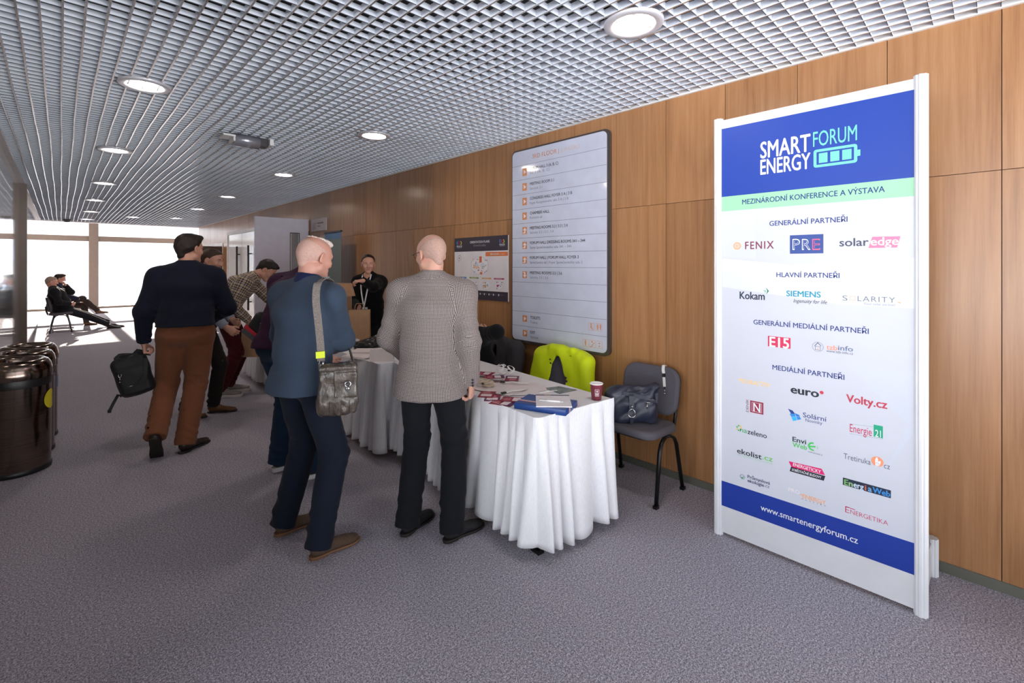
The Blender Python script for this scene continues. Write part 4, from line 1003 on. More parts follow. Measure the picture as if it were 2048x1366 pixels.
def make_skirt(name, lab, org, rot, L, W, seed, step):
    """gathered cloth hung round the long front, the near end and part of the far end"""
    r = random.Random(seed); pts = []; cr = 0.02
    path = [(W+0.006, L*0.0+0.0), ]
    corners = [(W+0.004, -0.004), (-0.004, -0.004), (-0.004, L+0.004), (W+0.004, L+0.004)]
    s_ = 0.0; P_, N_ = [], []
    for i in range(3):
        a, b = Vector(corners[i]), Vector(corners[i+1]); d = (b-a); ln = d.length; d.normalize(); nr = Vector((d.y, -d.x))*-1
        nr = Vector((-d.y, d.x)) if False else Vector((d.y, -d.x))
        cen = Vector((W/2, L/2)); 
        if (a-cen).dot(nr) < 0: nr = -nr
        k0, k1 = cr if i > 0 else 0, cr if i < 2 else 0
        m_ = max(2, int((ln-k0-k1)/step))
        for k in range(m_+1): P_.append(a+d*(k0+(ln-k0-k1)*k/m_)); N_.append(nr)
        if i < 2:
            nx = Vector(corners[i+2])-b; nx.normalize(); n2 = Vector((nx.y, -nx.x))
            if (b-cen).dot(n2) < 0: n2 = -n2
            for k in range(1, 6):
                t = k/6.0; nn = (nr*(1-t)+n2*t).normalized(); P_.append(b-d*cr+nx*cr+(nr*math.cos(t*math.pi/2)+n2*math.sin(t*math.pi/2))*cr - (nr+n2)*0 - d*0 if False else b-d*cr*(1-t)**1.5+nx*cr*t**1.5); N_.append(nn)
    S = [0.0]
    for p, q in zip(P_[:-1], P_[1:]): S.append(S[-1]+(q-p).length+0.012*(1 if (q-p).length < 1e-6 else 0))
    # irregular fold phase
    ph, phase = [], 0.0; lam = 0.098
    for i, s1 in enumerate(S):
        if i: phase += (S[i]-S[i-1])/lam*2*math.pi*(1+0.35*math.sin(S[i]*7.3+seed)+0.25*math.sin(S[i]*17.1+seed*2))
        ph.append(phase)
    zs = [TZ+0.010, TZ+0.004, TZ-0.008, TZ-0.02, TZ-0.035, TZ-0.048, TZ-0.065, TZ-0.09]+[TZ-0.09-0.6*k/16 for k in range(1, 17)]
    rings = []
    for z in zs:
        u = (TZ-z)/0.70; row = []
        for i in range(len(S)):
            fine = 0.0032*math.sin(S[i]*2*math.pi/0.0125+0.6*math.sin(S[i]*31))*max(0.0, 1-abs(u-0.02)/0.09)
            am = 0.003+0.060*max(0, u-0.05)**0.8
            x = 2.0*abs(math.sin(ph[i]/2+0.25*math.sin(ph[i]*0.5+1.2*u)))**0.75-1.0
            o = am*(0.72*x+0.28*math.sin(ph[i]*0.5+seed+1.5*u))+fine+0.006+0.032*max(u, 0)**0.9
            o = max(o, 0.0015+0.004*u)
            n3 = N_[i]; hem = (0.025*math.sin(S[i]*5.1+seed)+0.018*math.sin(S[i]*11.7+2*seed))*max(0, u-0.9)*10 if u > 0.9 else 0
            row.append((P_[i].x+n3.x*o, P_[i].y+n3.y*o, z+hem*0.5))
        rings.append(row)
    m = MB(); m.rings(rings, 0, False, True, None, closed=False)
    o = obj(name, m, MAT_SATIN); o.location = (org[0], org[1], 0); o.rotation_euler = (0, 0, rot)
    sol = o.modifiers.new('thick', 'SOLIDIFY'); sol.thickness = 0.0016; sol.offset = 1
    return tag(o, lab, 'table skirt', 'pleated white table skirts')
for i, (org, rot, L, W, l1, l2, l3) in enumerate(TABLES):
    t = thing('folding_table', l1, 'table', (org[0], org[1], 0), rot, 'registration tables in a row')
    m = MB(); m.rbox(0, 0, TZ-0.03, W, L, TZ-0.002, 0.006); obj('table_top', m, MAT_TOP, t)
    for x in (0.045, W-0.045):
        for y in (0.05, L-0.05):
            m = MB(); m.tube([(x, y, 0.012), (x, y, TZ-0.03)], 0.014, 10); m.box(x-0.02, y-0.035, 0, x+0.02, y+0.035, 0.022); obj('leg', m, MAT_LEG, t)
    make_skirt('table_skirt', l2, org, rot, L, W, 3+i*5, 0.0045 if i == 0 else 0.009 if i == 1 else 0.014)
    m = MB(); m.rbox(0.0, 0.0, TZ-0.0015, W, L, TZ+0.003, 0.002); o = obj('tablecloth', m, MAT_LINEN); o.location = (org[0], org[1], 0); o.rotation_euler = (0, 0, rot); tag(o, l3, 'tablecloth', 'white tablecloths')
TT = TZ+0.003                                      # height of the cloth surface

# ------------------------------------------------------------------ stackable office chairs
MAT_CHAIRFAB = M_cloth('grey_chair_fabric', (92, 89, 97), 0.16, 500, 0.95, 0.35)
MAT_CHAIRFAB2 = M_plain('chair_shell', (34, 33, 36), 0.6)
def rz(o, M): o.matrix_local = M; return o
def pad(w, d, th, r, bowx=0.0, bowy=0.0, n=10):
    """cushion in its own x-y plane, thick along z, bowed"""
    rings = []
    prof = [(-th/2, 0.010), (-th/2+0.006, 0.002), (0, 0.0), (th/2-0.012, 0.002), (th/2-0.004, 0.010), (th/2, 0.022)]
    for z, ins in prof:
        ring = []
        for cx, cy, a0 in ((w/2-r, d/2-r, 0), (-w/2+r, d/2-r, 90), (-w/2+r, -d/2+r, 180), (w/2-r, -d/2+r, 270)):
            for k in range(n+1):
                a = math.radians(a0+90*k/n); x = cx+(r-ins)*math.cos(a); y = cy+(r-ins)*math.sin(a)
                ring.append((x, y, z+bowx*(x/(w/2))**2+bowy*(y/(d/2))**2))
        rings.append(ring)
    m = MB(); m.rings(rings, 0, False, True)
    # filled faces made of concentric rings so that they bow as well
    for end, flip in ((rings[-1], False), (rings[0], True)):
        prev = end
        for f in (0.8, 0.55, 0.3, 0.08):
            cur = []
            for (x, y, z) in end:
                X, Y = x*f, y*f; z0 = z-bowx*(x/(w/2))**2-bowy*(y/(d/2))**2
                cur.append((X, Y, z0+bowx*(X/(w/2))**2+bowy*(Y/(d/2))**2+(0.004*(1-f) if not flip else 0)))
            m.rings([prev, cur] if not flip else [cur, prev], 0, False, True); prev = cur
        m.add(prev, [tuple(range(len(prev))) if not flip else tuple(reversed(range(len(prev))))], 0, True)
    return m
def make_chair():
    t = thing('office_chair', '', 'chair')
    T = Matrix.Translation
    rz(obj('seat', pad(0.46, 0.42, 0.05, 0.09, -0.006, 0.0), MAT_CHAIRFAB, t), T((0, 0.01, 0.448)) @ Matrix.Rotation(math.radians(3), 4, 'X'))
    rz(obj('seat_shell', pad(0.45, 0.41, 0.02, 0.085, 0.01, 0.0), MAT_CHAIRFAB2, t), T((0, 0.01, 0.418)) @ Matrix.Rotation(math.radians(3), 4, 'X'))
    Rb = Matrix.Rotation(math.radians(90+11), 4, 'X')
    rz(obj('backrest', pad(0.45, 0.34, 0.045, 0.10, 0.022, 0.0), MAT_CHAIRFAB, t), T((0, -0.205, 0.665)) @ Rb @ Matrix.Rotation(math.pi, 4, 'Y'))
    rz(obj('backrest_shell', pad(0.44, 0.33, 0.016, 0.095, 0.022, 0.0), MAT_CHAIRFAB2, t), T((0, -0.232, 0.662)) @ Rb @ Matrix.Rotation(math.pi, 4, 'Y'))
    for s in (-1, 1):
        for fy in (1, -1):
            y0 = 0.185 if fy > 0 else -0.19
            pts = [(s*0.25, y0, 0.0), (s*0.238, y0*0.62, 0.34), (s*0.235, y0*0.48, 0.385), (s*0.23, y0*0.25, 0.408), (s*0.225, 0, 0.412)]
            m = MB(); m.tube(pts, 0.0145, 10, 0, True, 0.72, (1, 0, 0)); m.box(s*0.25-0.014, y0-0.018, 0.0, s*0.25+0.014, y0+0.018, 0.02); obj('leg', m, MAT_LEG, t)
        m = MB(); m.tube([(s*0.16, 0.0, 0.408), (s*0.165, -0.16, 0.41), (s*0.17, -0.225, 0.43), (s*0.17, -0.245, 0.50), (s*0.17, -0.262, 0.62)], 0.012, 10); obj('back_support', m, MAT_LEG, t)
    m = MB(); m.tube([(-0.228, 0.0, 0.408), (0.228, 0.0, 0.408)], 0.011, 8); m.tube([(-0.17, -0.15, 0.41), (0.17, -0.15, 0.41)], 0.011, 8); obj('cross_bar', m, MAT_LEG, t)
    return t
CH = [(2.955, 1.765, 'grey office chair beside the front table with a navy handbag on its seat'), (2.885, 2.56, 'grey office chair under the bright yellow jacket'), (2.885, 3.36, 'grey office chair of the seated person in black')]
chair0 = make_chair(); chair0.location = (CH[0][0], CH[0][1], 0); chair0.rotation_euler = (0, 0, math.pi/2); chair0['label'] = CH[0][2]; chair0['group'] = 'office chairs behind the tables'
for x, y, lb in CH[1:]: dup(chair0, (x, y, 0), math.pi/2, lb, 'office chairs behind the tables')

# jackets hung over chair backs
MAT_HIVIS = M_cloth('neon_yellow_fabric', (214, 232, 20), 0.05, 200, 0.6, 0.12, 0.1, spec=0.3); MAT_LINING = M_cloth('dark_lining', (40, 41, 48), 0.15, 300)
def chair_jacket(name, label, cx, cy, mats, W, zt, open_front, seed):
    wob = noise_fn(22, 0.006, 8, seed); wob2 = noise_fn(60, 0.0022, 8, seed+1, (1, 1, 2.5))
    R = np.eye(3); a = math.radians(11); R = np.array([[1, 0, 0], [0, math.cos(a), -math.sin(a)], [0, math.sin(a), math.cos(a)]])
    c = (0, -0.215, zt-0.21)
    pr = [RBox(c, (W*0.82, 0.085, 0.215), 0.07, R, 0.02), Prim((-W*0.80, -0.215, zt-0.09), (-W*0.98, -0.15, zt-0.46), 0.075, 0.062, k=0.05), Prim((W*0.80, -0.215, zt-0.09), (W*0.98, -0.15, zt-0.46), 0.075, 0.062, k=0.05),
          Prim((-0.10, -0.20, zt-0.005), (0.10, -0.20, zt-0.005), 0.035, k=0.04)]
    inner = RBox((0, -0.212, zt-0.235), (W*0.80-0.018, 0.062, 0.215), 0.055, R, 0.006, -1)
    pr.append(inner)
    if open_front:
        pr += [Prim((0.02, -0.150, zt-0.085), (0.0, -0.085, zt-0.42), 0.030, 0.135, 0.075, 0.075, U=(1, 0, 0), k=0.012, op=-1)]
    def mf(cen):
        d = inner.d(cen); return ((d < 0.010) & (cen[:, 2] < zt-0.03)).astype(int)
    me = soft_mesh(name, pr, mats, 0.006, lambda P: wob(P)+wob2(P), 2, mf)
    o = link(name, me); o.location = (cx, cy, 0); o.rotation_euler = (0, 0, math.pi/2)
    return tag(o, label, 'jacket')
chair_jacket('hi_vis_jacket', 'neon yellow jacket with dark lining draped over a chair back', 2.885, 2.56, [MAT_HIVIS, MAT_LINING], 0.30, 0.865, True, 3)
chair_jacket('grey_jacket', 'dark grey jacket hung on the chair of the seated person in black', 2.885, 3.36, [M_cloth('charcoal_wool', (62, 58, 62), 0.15, 300), MAT_LINING], 0.29, 0.86, True, 9)

# navy handbag on the front chair, lanyard over its backrest
MAT_NAVYL = M_plain('navy_leather', (40, 44, 62), 0.38, 0, 0.5, 0.12, 30); MAT_CHROME = M_plain('chrome', (200, 200, 204), 0.12, 1.0); MAT_WHITEC = M_cloth('white_ribbon', (232, 230, 228), 0.03, 300, 0.7, 0.05)
t = thing('handbag', 'slouchy navy leather handbag with a silver ring, on the grey chair seat', 'bag', (2.885, 1.775, 0.474), math.radians(128))
wob = noise_fn(26, 0.008, 8, 21); wob2 = noise_fn(55, 0.003, 8, 22)
me = soft_mesh('bag_body', [RBox((0, 0, 0.12), (0.172, 0.068, 0.118), 0.05, None, 0.02), Prim((-0.13, 0, 0.05), (0.13, 0, 0.05), 0.06, k=0.04), Prim((-0.165, 0.0, 0.25), (0.15, 0.0, 0.205), 0.03, 0.022, k=0.05), Half((0, 0, 0.004), (0, 0, -1))], MAT_NAVYL, 0.005, lambda P: wob(P)+wob2(P), 1)
link('bag_body', me, t)
m = MB(); m.strip([(0.0, 0.045, 0.225), (0.0, 0.075, 0.20), (0.0, 0.084, 0.15), (0.0, 0.088, 0.11)], 0.032, 0.006, [(0, 0.6, 0.8), (0, 1, 0.2), (0, 1, 0), (0, 1, 0)]); m.strip([(0.0, 0.088, 0.06), (0.0, 0.082, 0.01)], 0.022, 0.005, (0, 1, 0)); obj('flap_strap', m, MAT_NAVYL, t)
m = MB(); m.tube([(0.022*math.cos(a)*(1 if math.sin(a) > 0 else 1.15), 0.094, 0.088+0.028*math.sin(a)) for a in [2*math.pi*k/20 for k in range(20)]], 0.0032, 8, closed=True); m.sphere((0, 0.094, 0.135), 0.008, 10); obj('ring_buckle', m, MAT_CHROME, t, 'silver ring buckle and stud')
m = MB(); m.strip([(-0.155, 0.0, 0.20), (-0.175, 0.03, 0.215), (-0.17, 0.05, 0.16), (-0.10, 0.07, 0.19), (0.05, 0.06, 0.215), (0.16, 0.03, 0.19), (0.185, 0.045, 0.12), (0.175, 0.05, 0.05)], 0.024, 0.005, [(0, 1, 0.3)]*8); obj('shoulder_strap', m, MAT_NAVYL, t)
m = MB(); m.sphere((0.155, 0.035, 0.16), 0.016, 12); m.tube([(-0.105, 0.075, 0.155), (-0.103, 0.082, 0.12)], 0.004, 6); m.tube([(-0.135, 0.068, 0.16), (-0.095, 0.072, 0.16)], 0.003, 6); obj('zip_pull', m, MAT_CHROME, t)
t = thing('lanyard', 'white lanyard with black clip hanging over the near chair backrest', 'lanyard', (2.955, 1.765, 0), math.pi/2)
def bkp(x, z): # point just in front of the backrest pad, chair-local
    a = math.radians(11); v = (z-0.665); return (x, -0.205+0.0265-v*math.tan(a)+0.022*(x/0.225)**2+0.003, z)
x0 = -0.10
m = MB(); m.strip([(x0+0.03, -0.285, 0.70), (x0+0.028, -0.282, 0.80), (x0+0.02, -0.262, 0.838), (x0+0.012, -0.222, 0.842), bkp(x0+0.004, 0.815), bkp(x0-0.004, 0.79)], 0.022, 0.003, [(0, -1, 0), (0, -1, 0.2), (0, -0.6, 0.8), (0, 0.4, 0.9), (0, 1, 0.3), (0, 1, 0.2)]); m.strip([bkp(x0-0.008, 0.765), bkp(x0-0.02, 0.70)], 0.020, 0.003, (0, 1, 0.2)); obj('ribbon', m, MAT_WHITEC, t)
m = MB(); m.strip([bkp(x0-0.004, 0.79), bkp(x0-0.008, 0.765)], 0.022, 0.008, (0, 1, 0.2)); m.tube([bkp(x0-0.02, 0.70), bkp(x0-0.022, 0.685)], 0.004, 6); obj('clip', m, MAT_BLKPL, t)
m = MB(); m.tube([bkp(x0-0.022, 0.685), bkp(x0-0.024, 0.665)], 0.0035, 6); m.sphere(bkp(x0-0.026, 0.655), 0.008, 8); obj('snap_hook', m, MAT_CHROME, t)

# ------------------------------------------------------------------ things on the front table
def on(px, py, z=TT): return at_z(px, py, z)
def rot_of(a, b): d = b-a; return math.atan2(d.y, d.x)
# blue box with ribbon stripes
a, b, c = on(1026, 806, TT+0.036), on(1130, 821, TT+0.036), on(1166, 805, TT+0.036)
an = rot_of(a, b); L_, W_ = (b-a).length, 0.205
ux = Vector((math.cos(an), math.sin(an), 0)); uy = Vector((-math.sin(an), math.cos(an), 0))
org = a+uy*0.012; org.z = TT
t = thing('gift_box', 'flat blue box with orange and white ribbon stripes at the table corner', 'box', org, an)
m = MB(); m.rbox(0, 0, 0, L_, W_, 0.035, 0.003); obj('box_body', m, M_plain('royal_blue_card', (22, 62, 128), 0.35), t)
m = MB()
for k, c_ in enumerate((0, 1, 2, 1)):
    y = 0.055+k*0.006; m.box(-0.0006, y, 0.004, L_+0.0006, y+0.0035, 0.0358, c_)
obj('ribbon', m, [ink(226, 120, 84), ink(236, 232, 232), ink(150, 40, 50)], t)
box_t = (org, an, L_, W_)
# notepad and pen on the box
cen = (on(1071, 790, TT+0.04)+on(1145, 814, TT+0.04))/2; bl, br = on(1070, 813.5, TT+0.04), on(1145, 814.5, TT+0.04); an2 = rot_of(bl, br)
t = thing('notepad', 'white notepad with a dark header lying on the blue box', 'notepad', (cen.x, cen.y, TT+0.0362), an2)
m = MB(); m.rbox(-0.10, -0.115, 0, 0.10, 0.115, 0.006, 0.001); obj('page_block', m, M_plain('paper', (232, 226, 228), 0.7), t)
m = MB(); m.box(-0.10, 0.098, 0.0061, 0.10, 0.115, 0.0068); obj('header_band', m, ink(38, 42, 66), t)
m = MB(); m.box(-0.05, 0.102, 0.0069, -0.01, 0.110, 0.0072); obj('header_mark', m, ink(190, 180, 150), t)
def pen(lbl, p, q, z):
    d_ = q-p; L = 0.14; t = thing('ballpoint_pen', lbl, 'pen', ((p.x+q.x)/2, (p.y+q.y)/2, z), math.atan2(d_.y, d_.x))
    m = MB(); m.tube([(-L/2, 0, 0.0055), (L/2-0.02, 0, 0.0055)], 0.0055, 10); m.tube([(L/2-0.02, 0, 0.0055), (L/2, 0, 0.0055)], [0.005, 0.001], 10); obj('barrel', m, M_plain('white_plastic', (236, 234, 234), 0.25), t)
    m = MB(); m.box(-L/2, -0.002, 0.011, -L/2+0.045, 0.002, 0.013); obj('clip', m, MAT_CHROME, t)
pen('white ballpoint pen lying across the notepad', on(1080, 802, TT+0.043), on(1126, 806, TT+0.043), TT+0.0425)
pen('white ballpoint pen beside the brochure at the box edge', on(1082, 787, TT), on(1112, 783, TT), TT+0.0005)
# brochure
q = [on(1089, 777), on(1119, 788), on(1154, 780.5), on(1118, 773.5)]
m = MB(); m.add([(v.x, v.y, TT+0.0005) for v in q]+[(v.x, v.y, TT+0.004) for v in q], [(3,2,1,0),(4,5,6,7),(0,1,5,4),(1,2,6,5),(2,3,7,6),(3,0,4,7)])
tb = NT('brochure_print'); n_ = tb.noise(16, 2); tb.set(tb.ramp(n_, [(0.35, rgb(78, 92, 90)), (0.6, rgb(112, 122, 116)), (0.75, rgb(126, 140, 70))]), 0.25)
tag(obj('brochure', m, tb.m), 'dark green brochure lying behind the blue box', 'brochure')
# paper cup
t = thing('paper_cup', 'maroon paper coffee cup with a white printed emblem', 'cup', (2.362, 1.69, TT))
m = MB(); m.lathe([(0.0, 0.004), (0.026, 0.004), (0.0262, 0.0), (0.0285, 0.001), (0.0385, 0.098)], 36); obj('cup_body', m, M_plain('maroon_card', (116, 42, 58), 0.45), t)
m = MB(); m.lathe([(0.0375, 0.096), (0.0405, 0.0975), (0.0410, 0.101), (0.0390, 0.103), (0.0370, 0.100), (0.0280, 0.015), (0.0, 0.012)], 36); obj('rim', m, M_plain('cup_white', (240, 236, 232), 0.5), t)
def cup_pt(u, v, lift=0.0006):
    ang = math.radians(-138)+u/0.034; r = 0.0285+(0.0385-0.0285)*v/0.098+lift; return (r*math.cos(ang), r*math.sin(ang), v)
m = MB(); w_, h0, h1 = 0.0125, 0.028, 0.070; e = 0.0016
def patch(u0, u1, v0, v1):
    n = 6; vs = [cup_pt(u0+(u1-u0)*k/n, v) for v in (v0, v1) for k in range(n+1)]; m.add(vs, [(k, k+1, n+2+k, n+1+k) for k in range(n)])
patch(-w_, w_, h0, h0+e); patch(-w_, w_, h1-e, h1); patch(-w_, -w_+e, h0, h1); patch(w_-e, w_, h0, h1)
for k in range(5):
    a_ = math.pi/2+k*2*math.pi/5
    for s in range(3): u, v = 0.0025*(s+0.3)*math.cos(a_), 0.058+0.0025*(s+0.3)*math.sin(a_); patch(u-0.0012, u+0.0012, v-0.0012, v+0.0012)
for (u, v) in ((-0.006, 0.044), (0.0, 0.044), (0.006, 0.044), (-0.004, 0.036), (0.004, 0.036)): patch(u-0.0022, u+0.0022, v-0.003, v+0.003)
obj('printed_emblem', m, ink(236, 230, 228), t)
# white paper sheets
rs_ = random.Random(5)
MAT_PAPER = M_plain('sheet_paper', (226, 216, 216), 0.6)
for i, (px, py, rot, w, h, lb) in enumerate(((1030, 772, 0.5, 0.21, 0.297, 'white paper sheet in the middle of the front table'), (1050, 783, 0.9, 0.21, 0.297, 'white paper sheet partly under the blue box'), (1000, 780, 0.2, 0.21, 0.297, 'white paper sheet beneath the badges'))):
    p = on(px, py); n = 8; m = MB(); vs = []
    for zz in (0.0, 0.0012):
        for j in range(n+1):
            for k in range(n+1):
                x, y = (k/n-0.5)*w, (j/n-0.5)*h; vs.append((x, y, zz+0.0008+i*0.0022+0.0035*(0.5+0.5*math.sin(9*x+14*y+i*2))*(abs(x)/w+abs(y)/h)))
    q = (n+1)**2; fs = [(q+j*(n+1)+k, q+j*(n+1)+k+1, q+(j+1)*(n+1)+k+1, q+(j+1)*(n+1)+k) for j in range(n) for k in range(n)]
    fs += [(j*(n+1)+k, (j+1)*(n+1)+k, (j+1)*(n+1)+k+1, j*(n+1)+k+1) for j in range(n) for k in range(n)]
    m.add(vs, fs, 0, True); o = obj('paper_sheet', m, MAT_PAPER); o.location = (p.x, p.y, TT); o.rotation_euler = (0, 0, rot); tag(o, lb, 'paper', 'paper sheets on the front table')
# name badges
MAT_BMAR, MAT_BPUR, MAT_BWHT = ink(134, 18, 52), ink(84, 24, 78), ink(236, 222, 222)
def badge(px, py, z, rot, lb, pur=True):
    p = on(px, py, z); t = thing('name_badge', lb, 'badge', (p.x, p.y, z), rot, 'maroon name badges on the front table')
    m = MB(); m.box(-0.048, -0.07, 0, 0.048, 0.07, 0.0018, 0); m.box(-0.048, -0.07, 0.0018, 0.048, 0.005, 0.0022, 1 if pur else 0); obj('card', m, [MAT_BMAR, MAT_BPUR], t)
    m = MB(); m.box(-0.034, -0.045, 0.0023, 0.034, 0.0, 0.0027); obj('name_field', m, MAT_BWHT, t)
    m = MB()
    for k in range(4): m.box(-0.03, 0.018+k*0.010, 0.0019, 0.022-0.008*(k % 2), 0.022+k*0.010, 0.0023)
    m.box(-0.012, 0.062, 0.0019, 0.012, 0.066, 0.0023); obj('print', m, ink(226, 150, 160), t)
badge(989, 754, TT+0.030, 0.9, 'largest-looking maroon and purple name badge on top of the badge heap')
badge(968, 747, TT+0.026, 0.5, 'crimson name badge at the back of the heap beside the bald man', False)
badge(1024, 757, TT+0.014, 2.3, 'name badge at the right of the heap near the dark jacket')
badge(974, 789, TT+0.008, -0.9, 'name badge just beyond the bald man\'s hand', False)
badge(985, 796, TT+0.004, -0.8, 'name badge overlapping another at the front table edge')
badge(1005, 806, TT+0.0045, 0.35, 'name badge beside the left corner of the blue box')
badge(1026, 799, TT+0.009, 0.6, 'name badge under the back of the blue box', False)
# lanyards: white and beige coiled ribbons
def coil(px, py, z, rad, n, seed, lb, mat, up=0.02):
    r = random.Random(seed); p = on(px, py, z); pts = []
    for k in range(n*14):
        a = k*2*math.pi/14; q = rad*(0.75+0.25*math.sin(k*0.37+seed))
        pts.append((q*math.cos(a)+0.010*math.sin(k*0.21+seed), q*0.8*math.sin(a)+0.012*math.cos(k*0.17), 0.008+up*(0.5+0.5*math.sin(a*0.5+k*0.05+seed))+0.0012*k/n))
    t = thing('lanyard', lb, 'lanyard', (p.x, p.y, z-0.004), 0.3*seed, 'loose lanyards on the front table')
    m = MB(); m.strip(pts, 0.012, 0.002, [(0.3*math.cos(0.45*k), 0.3*math.sin(0.45*k), 1) for k in range(len(pts))]); obj('ribbon', m, mat, t)
    m = MB(); e = pts[-1]; m.rbox(e[0]-0.008, e[1]-0.016, e[2]-0.005, e[0]+0.008, e[1]+0.016, e[2]+0.006, 0.003); obj('clip', m, MAT_BLKPL, t)
MAT_BEIGE = M_cloth('cream_ribbon', (206, 186, 158), 0.05, 300, 0.7, 0.05)
coil(1003, 747, TT+0.012, 0.055, 3, 2, 'white lanyard standing in loops behind the badge heap', MAT_WHITEC, 0.06)
coil(1019, 749, TT+0.010, 0.040, 2, 4, 'white looped lanyard by the dark grey jacket', MAT_WHITEC, 0.045)
coil(966, 770, TT+0.010, 0.060, 3, 6, 'cream lanyard coiled right beside the bald man\'s sleeve', MAT_BEIGE, 0.03)
coil(978, 773, TT+0.008, 0.045, 2, 9, 'cream lanyard bundle in front of the badge heap', MAT_BEIGE, 0.02)
for (px, py, r0, lb) in ((1012, 790, 0.2, 'white ribbon with a black clip between badges and box'), (1010, 769, -0.5, 'white ribbon with a black clip below the badge heap')):
    p = on(px, py); t = thing('lanyard', lb, 'lanyard', (p.x, p.y, TT+0.012), r0-0.4, 'loose lanyards on the front table')
    m = MB(); m.strip([(0.0, 0, 0.004), (0.05, 0.01, 0.007), (0.11, -0.005, 0.004), (0.16, 0.01, 0.003)], 0.020, 0.002, (0, 0, 1)); obj('ribbon', m, MAT_WHITEC, t)
    m = MB(); m.rbox(-0.035, -0.010, 0, 0.0, 0.010, 0.010, 0.003); obj('clip', m, MAT_BLKPL, t)

# ------------------------------------------------------------------ things on the tables behind
MAT_KRAFT = M_plain('kraft_paper', (158, 122, 92), 0.75, var=0.06, scale=20)
def box_on(name, label, cat, x, y, z, w, d, h, rot, mat, taper=0.0):
    t = thing(name, label, cat, (x, y, z), rot); return t
t = thing('cardboard_box', 'tall brown cardboard box standing on the table behind the older man', 'box', (2.17, 5.16, TT), math.radians(20))
m = MB(); m.box(-0.17, -0.15, 0, 0.17, 0.15, 0.62); obj('carton', m, MAT_KRAFT, t)
m = MB(); m.box(-0.17, -0.30, 0.615, 0.17, -0.152, 0.619, 0, Matrix.Translation((0, -0.15, 0.617)) @ Matrix.Rotation(math.radians(70), 4, 'X') @ Matrix.Translation((0, 0.15, -0.617))); obj('top_flap', m, MAT_KRAFT, t)
m = MB(); m.box(-0.025, -0.1506, 0.02, 0.025, -0.1500, 0.61); obj('tape', m, M_plain('tape', (176, 146, 112), 0.25), t)
def paper_bag(label, loc, rot, w, d, h, group=None):
    t = thing('paper_bag', label, 'bag', loc, rot, group)
    m = MB(); rings = []
    for k in range(7):
        u = k/6; dd = d*(1-0.55*u); bow = 0.006*math.sin(u*5)
        rings.append([(-w/2, -dd/2+bow, h*u), (0, -dd/2-0.004+bow, h*u), (w/2, -dd/2+bow, h*u), (w/2-0.012*u, 0, h*u), (w/2, dd/2, h*u), (0, dd/2+0.003, h*u), (-w/2, dd/2, h*u), (-w/2+0.012*u, 0, h*u)])
    m.rings(rings, 0, False, False); m.add(rings[0], [tuple(reversed(range(8)))]); o = obj('bag_body', m, MAT_KRAFT, t); s = o.modifiers.new('t', 'SOLIDIFY'); s.thickness = 0.0012
    for sg in (-1, 1):
        y = sg*d*0.225
        m = MB(); m.tube([(-0.05, y, h-0.03), (-0.05, y, h+0.03), (-0.035, y*0.6, h+0.065), (0.035, y*0.6, h+0.065), (0.05, y, h+0.03), (0.05, y, h-0.03)], 0.0028, 6); obj('twisted_handle', m, MAT_KRAFT, t)
    return t
paper_bag('brown paper bag standing in front of the woman at the table', (2.34, 4.80, TT), math.radians(-35), 0.22, 0.11, 0.34)
wob = noise_fn(30, 0.012, 8, 41); wob2 = noise_fn(70, 0.006, 8, 42)
me = soft_mesh('scarf_pile', [Ell((0, 0, 0.03), (0.17, 0.11, 0.05)), Ell((0.10, 0.05, 0.045), (0.09, 0.08, 0.05), k=0.03), Ell((-0.1, -0.03, 0.025), (0.10, 0.07, 0.035), k=0.03), Half((0, 0, 0.002), (0, 0, -1))], M_plain('black_glossy_cloth', (26, 26, 28), 0.35, var=0.2, scale=40), 0.006, lambda P: wob(P)+wob2(P), 1)
o = link('dark_cloth', me); p = on(742, 694); o.location = (p.x, p.y, TT+0.008); tag(o, 'heap of shiny black cloth on the middle table', 'cloth')
p = on(764, 721); t = thing('tent_card', 'folded white tent card standing on the middle table beside the bald man', 'card', (p.x, p.y, TT), math.radians(-35))
m = MB(); m.add([(-0.10, -0.05, 0), (0.10, -0.05, 0), (0.10, 0, 0.10), (-0.10, 0, 0.10), (-0.10, 0.05, 0), (0.10, 0.05, 0)], [(0, 1, 2, 3), (3, 2, 5, 4)]); o = obj('card_sheet', m, M_plain('card_white', (218, 208, 204), 0.6), t); s = o.modifiers.new('t', 'SOLIDIFY'); s.thickness = 0.0015
for i, (px, py, r0, lb) in enumerate(((722, 713, 0.3, 'stack of white leaflets at the edge of the middle table'), (736, 706, 0.8, 'white leaflets beside the heap of black cloth'))):
    p = on(px, py); m = MB()
    for k in range(4): m.box(-0.10+0.006*k, -0.14+0.01*math.sin(k*2), 0.003*k, 0.10+0.004*k, 0.14, 0.003*k+0.0025)
    o = obj('leaflet_stack', m, MAT_PAPER); o.location = (p.x, p.y, TT+0.0005+0.0125*i); o.rotation_euler = (0, 0, r0); tag(o, lb, 'leaflets')
wob = noise_fn(30, 0.007, 8, 51)
me = soft_mesh('w', [Ell((0, 0, 0.03), (0.12, 0.08, 0.04)), Half((0, 0, 0.002), (0, 0, -1))], MAT_LINEN, 0.007, wob, 1)
o = link('crumpled_cloth', me); p = on(716, 688); o.location = (p.x-0.1, p.y, TT+0.006); tag(o, 'crumpled white cloth on the middle table behind the black heap', 'cloth')
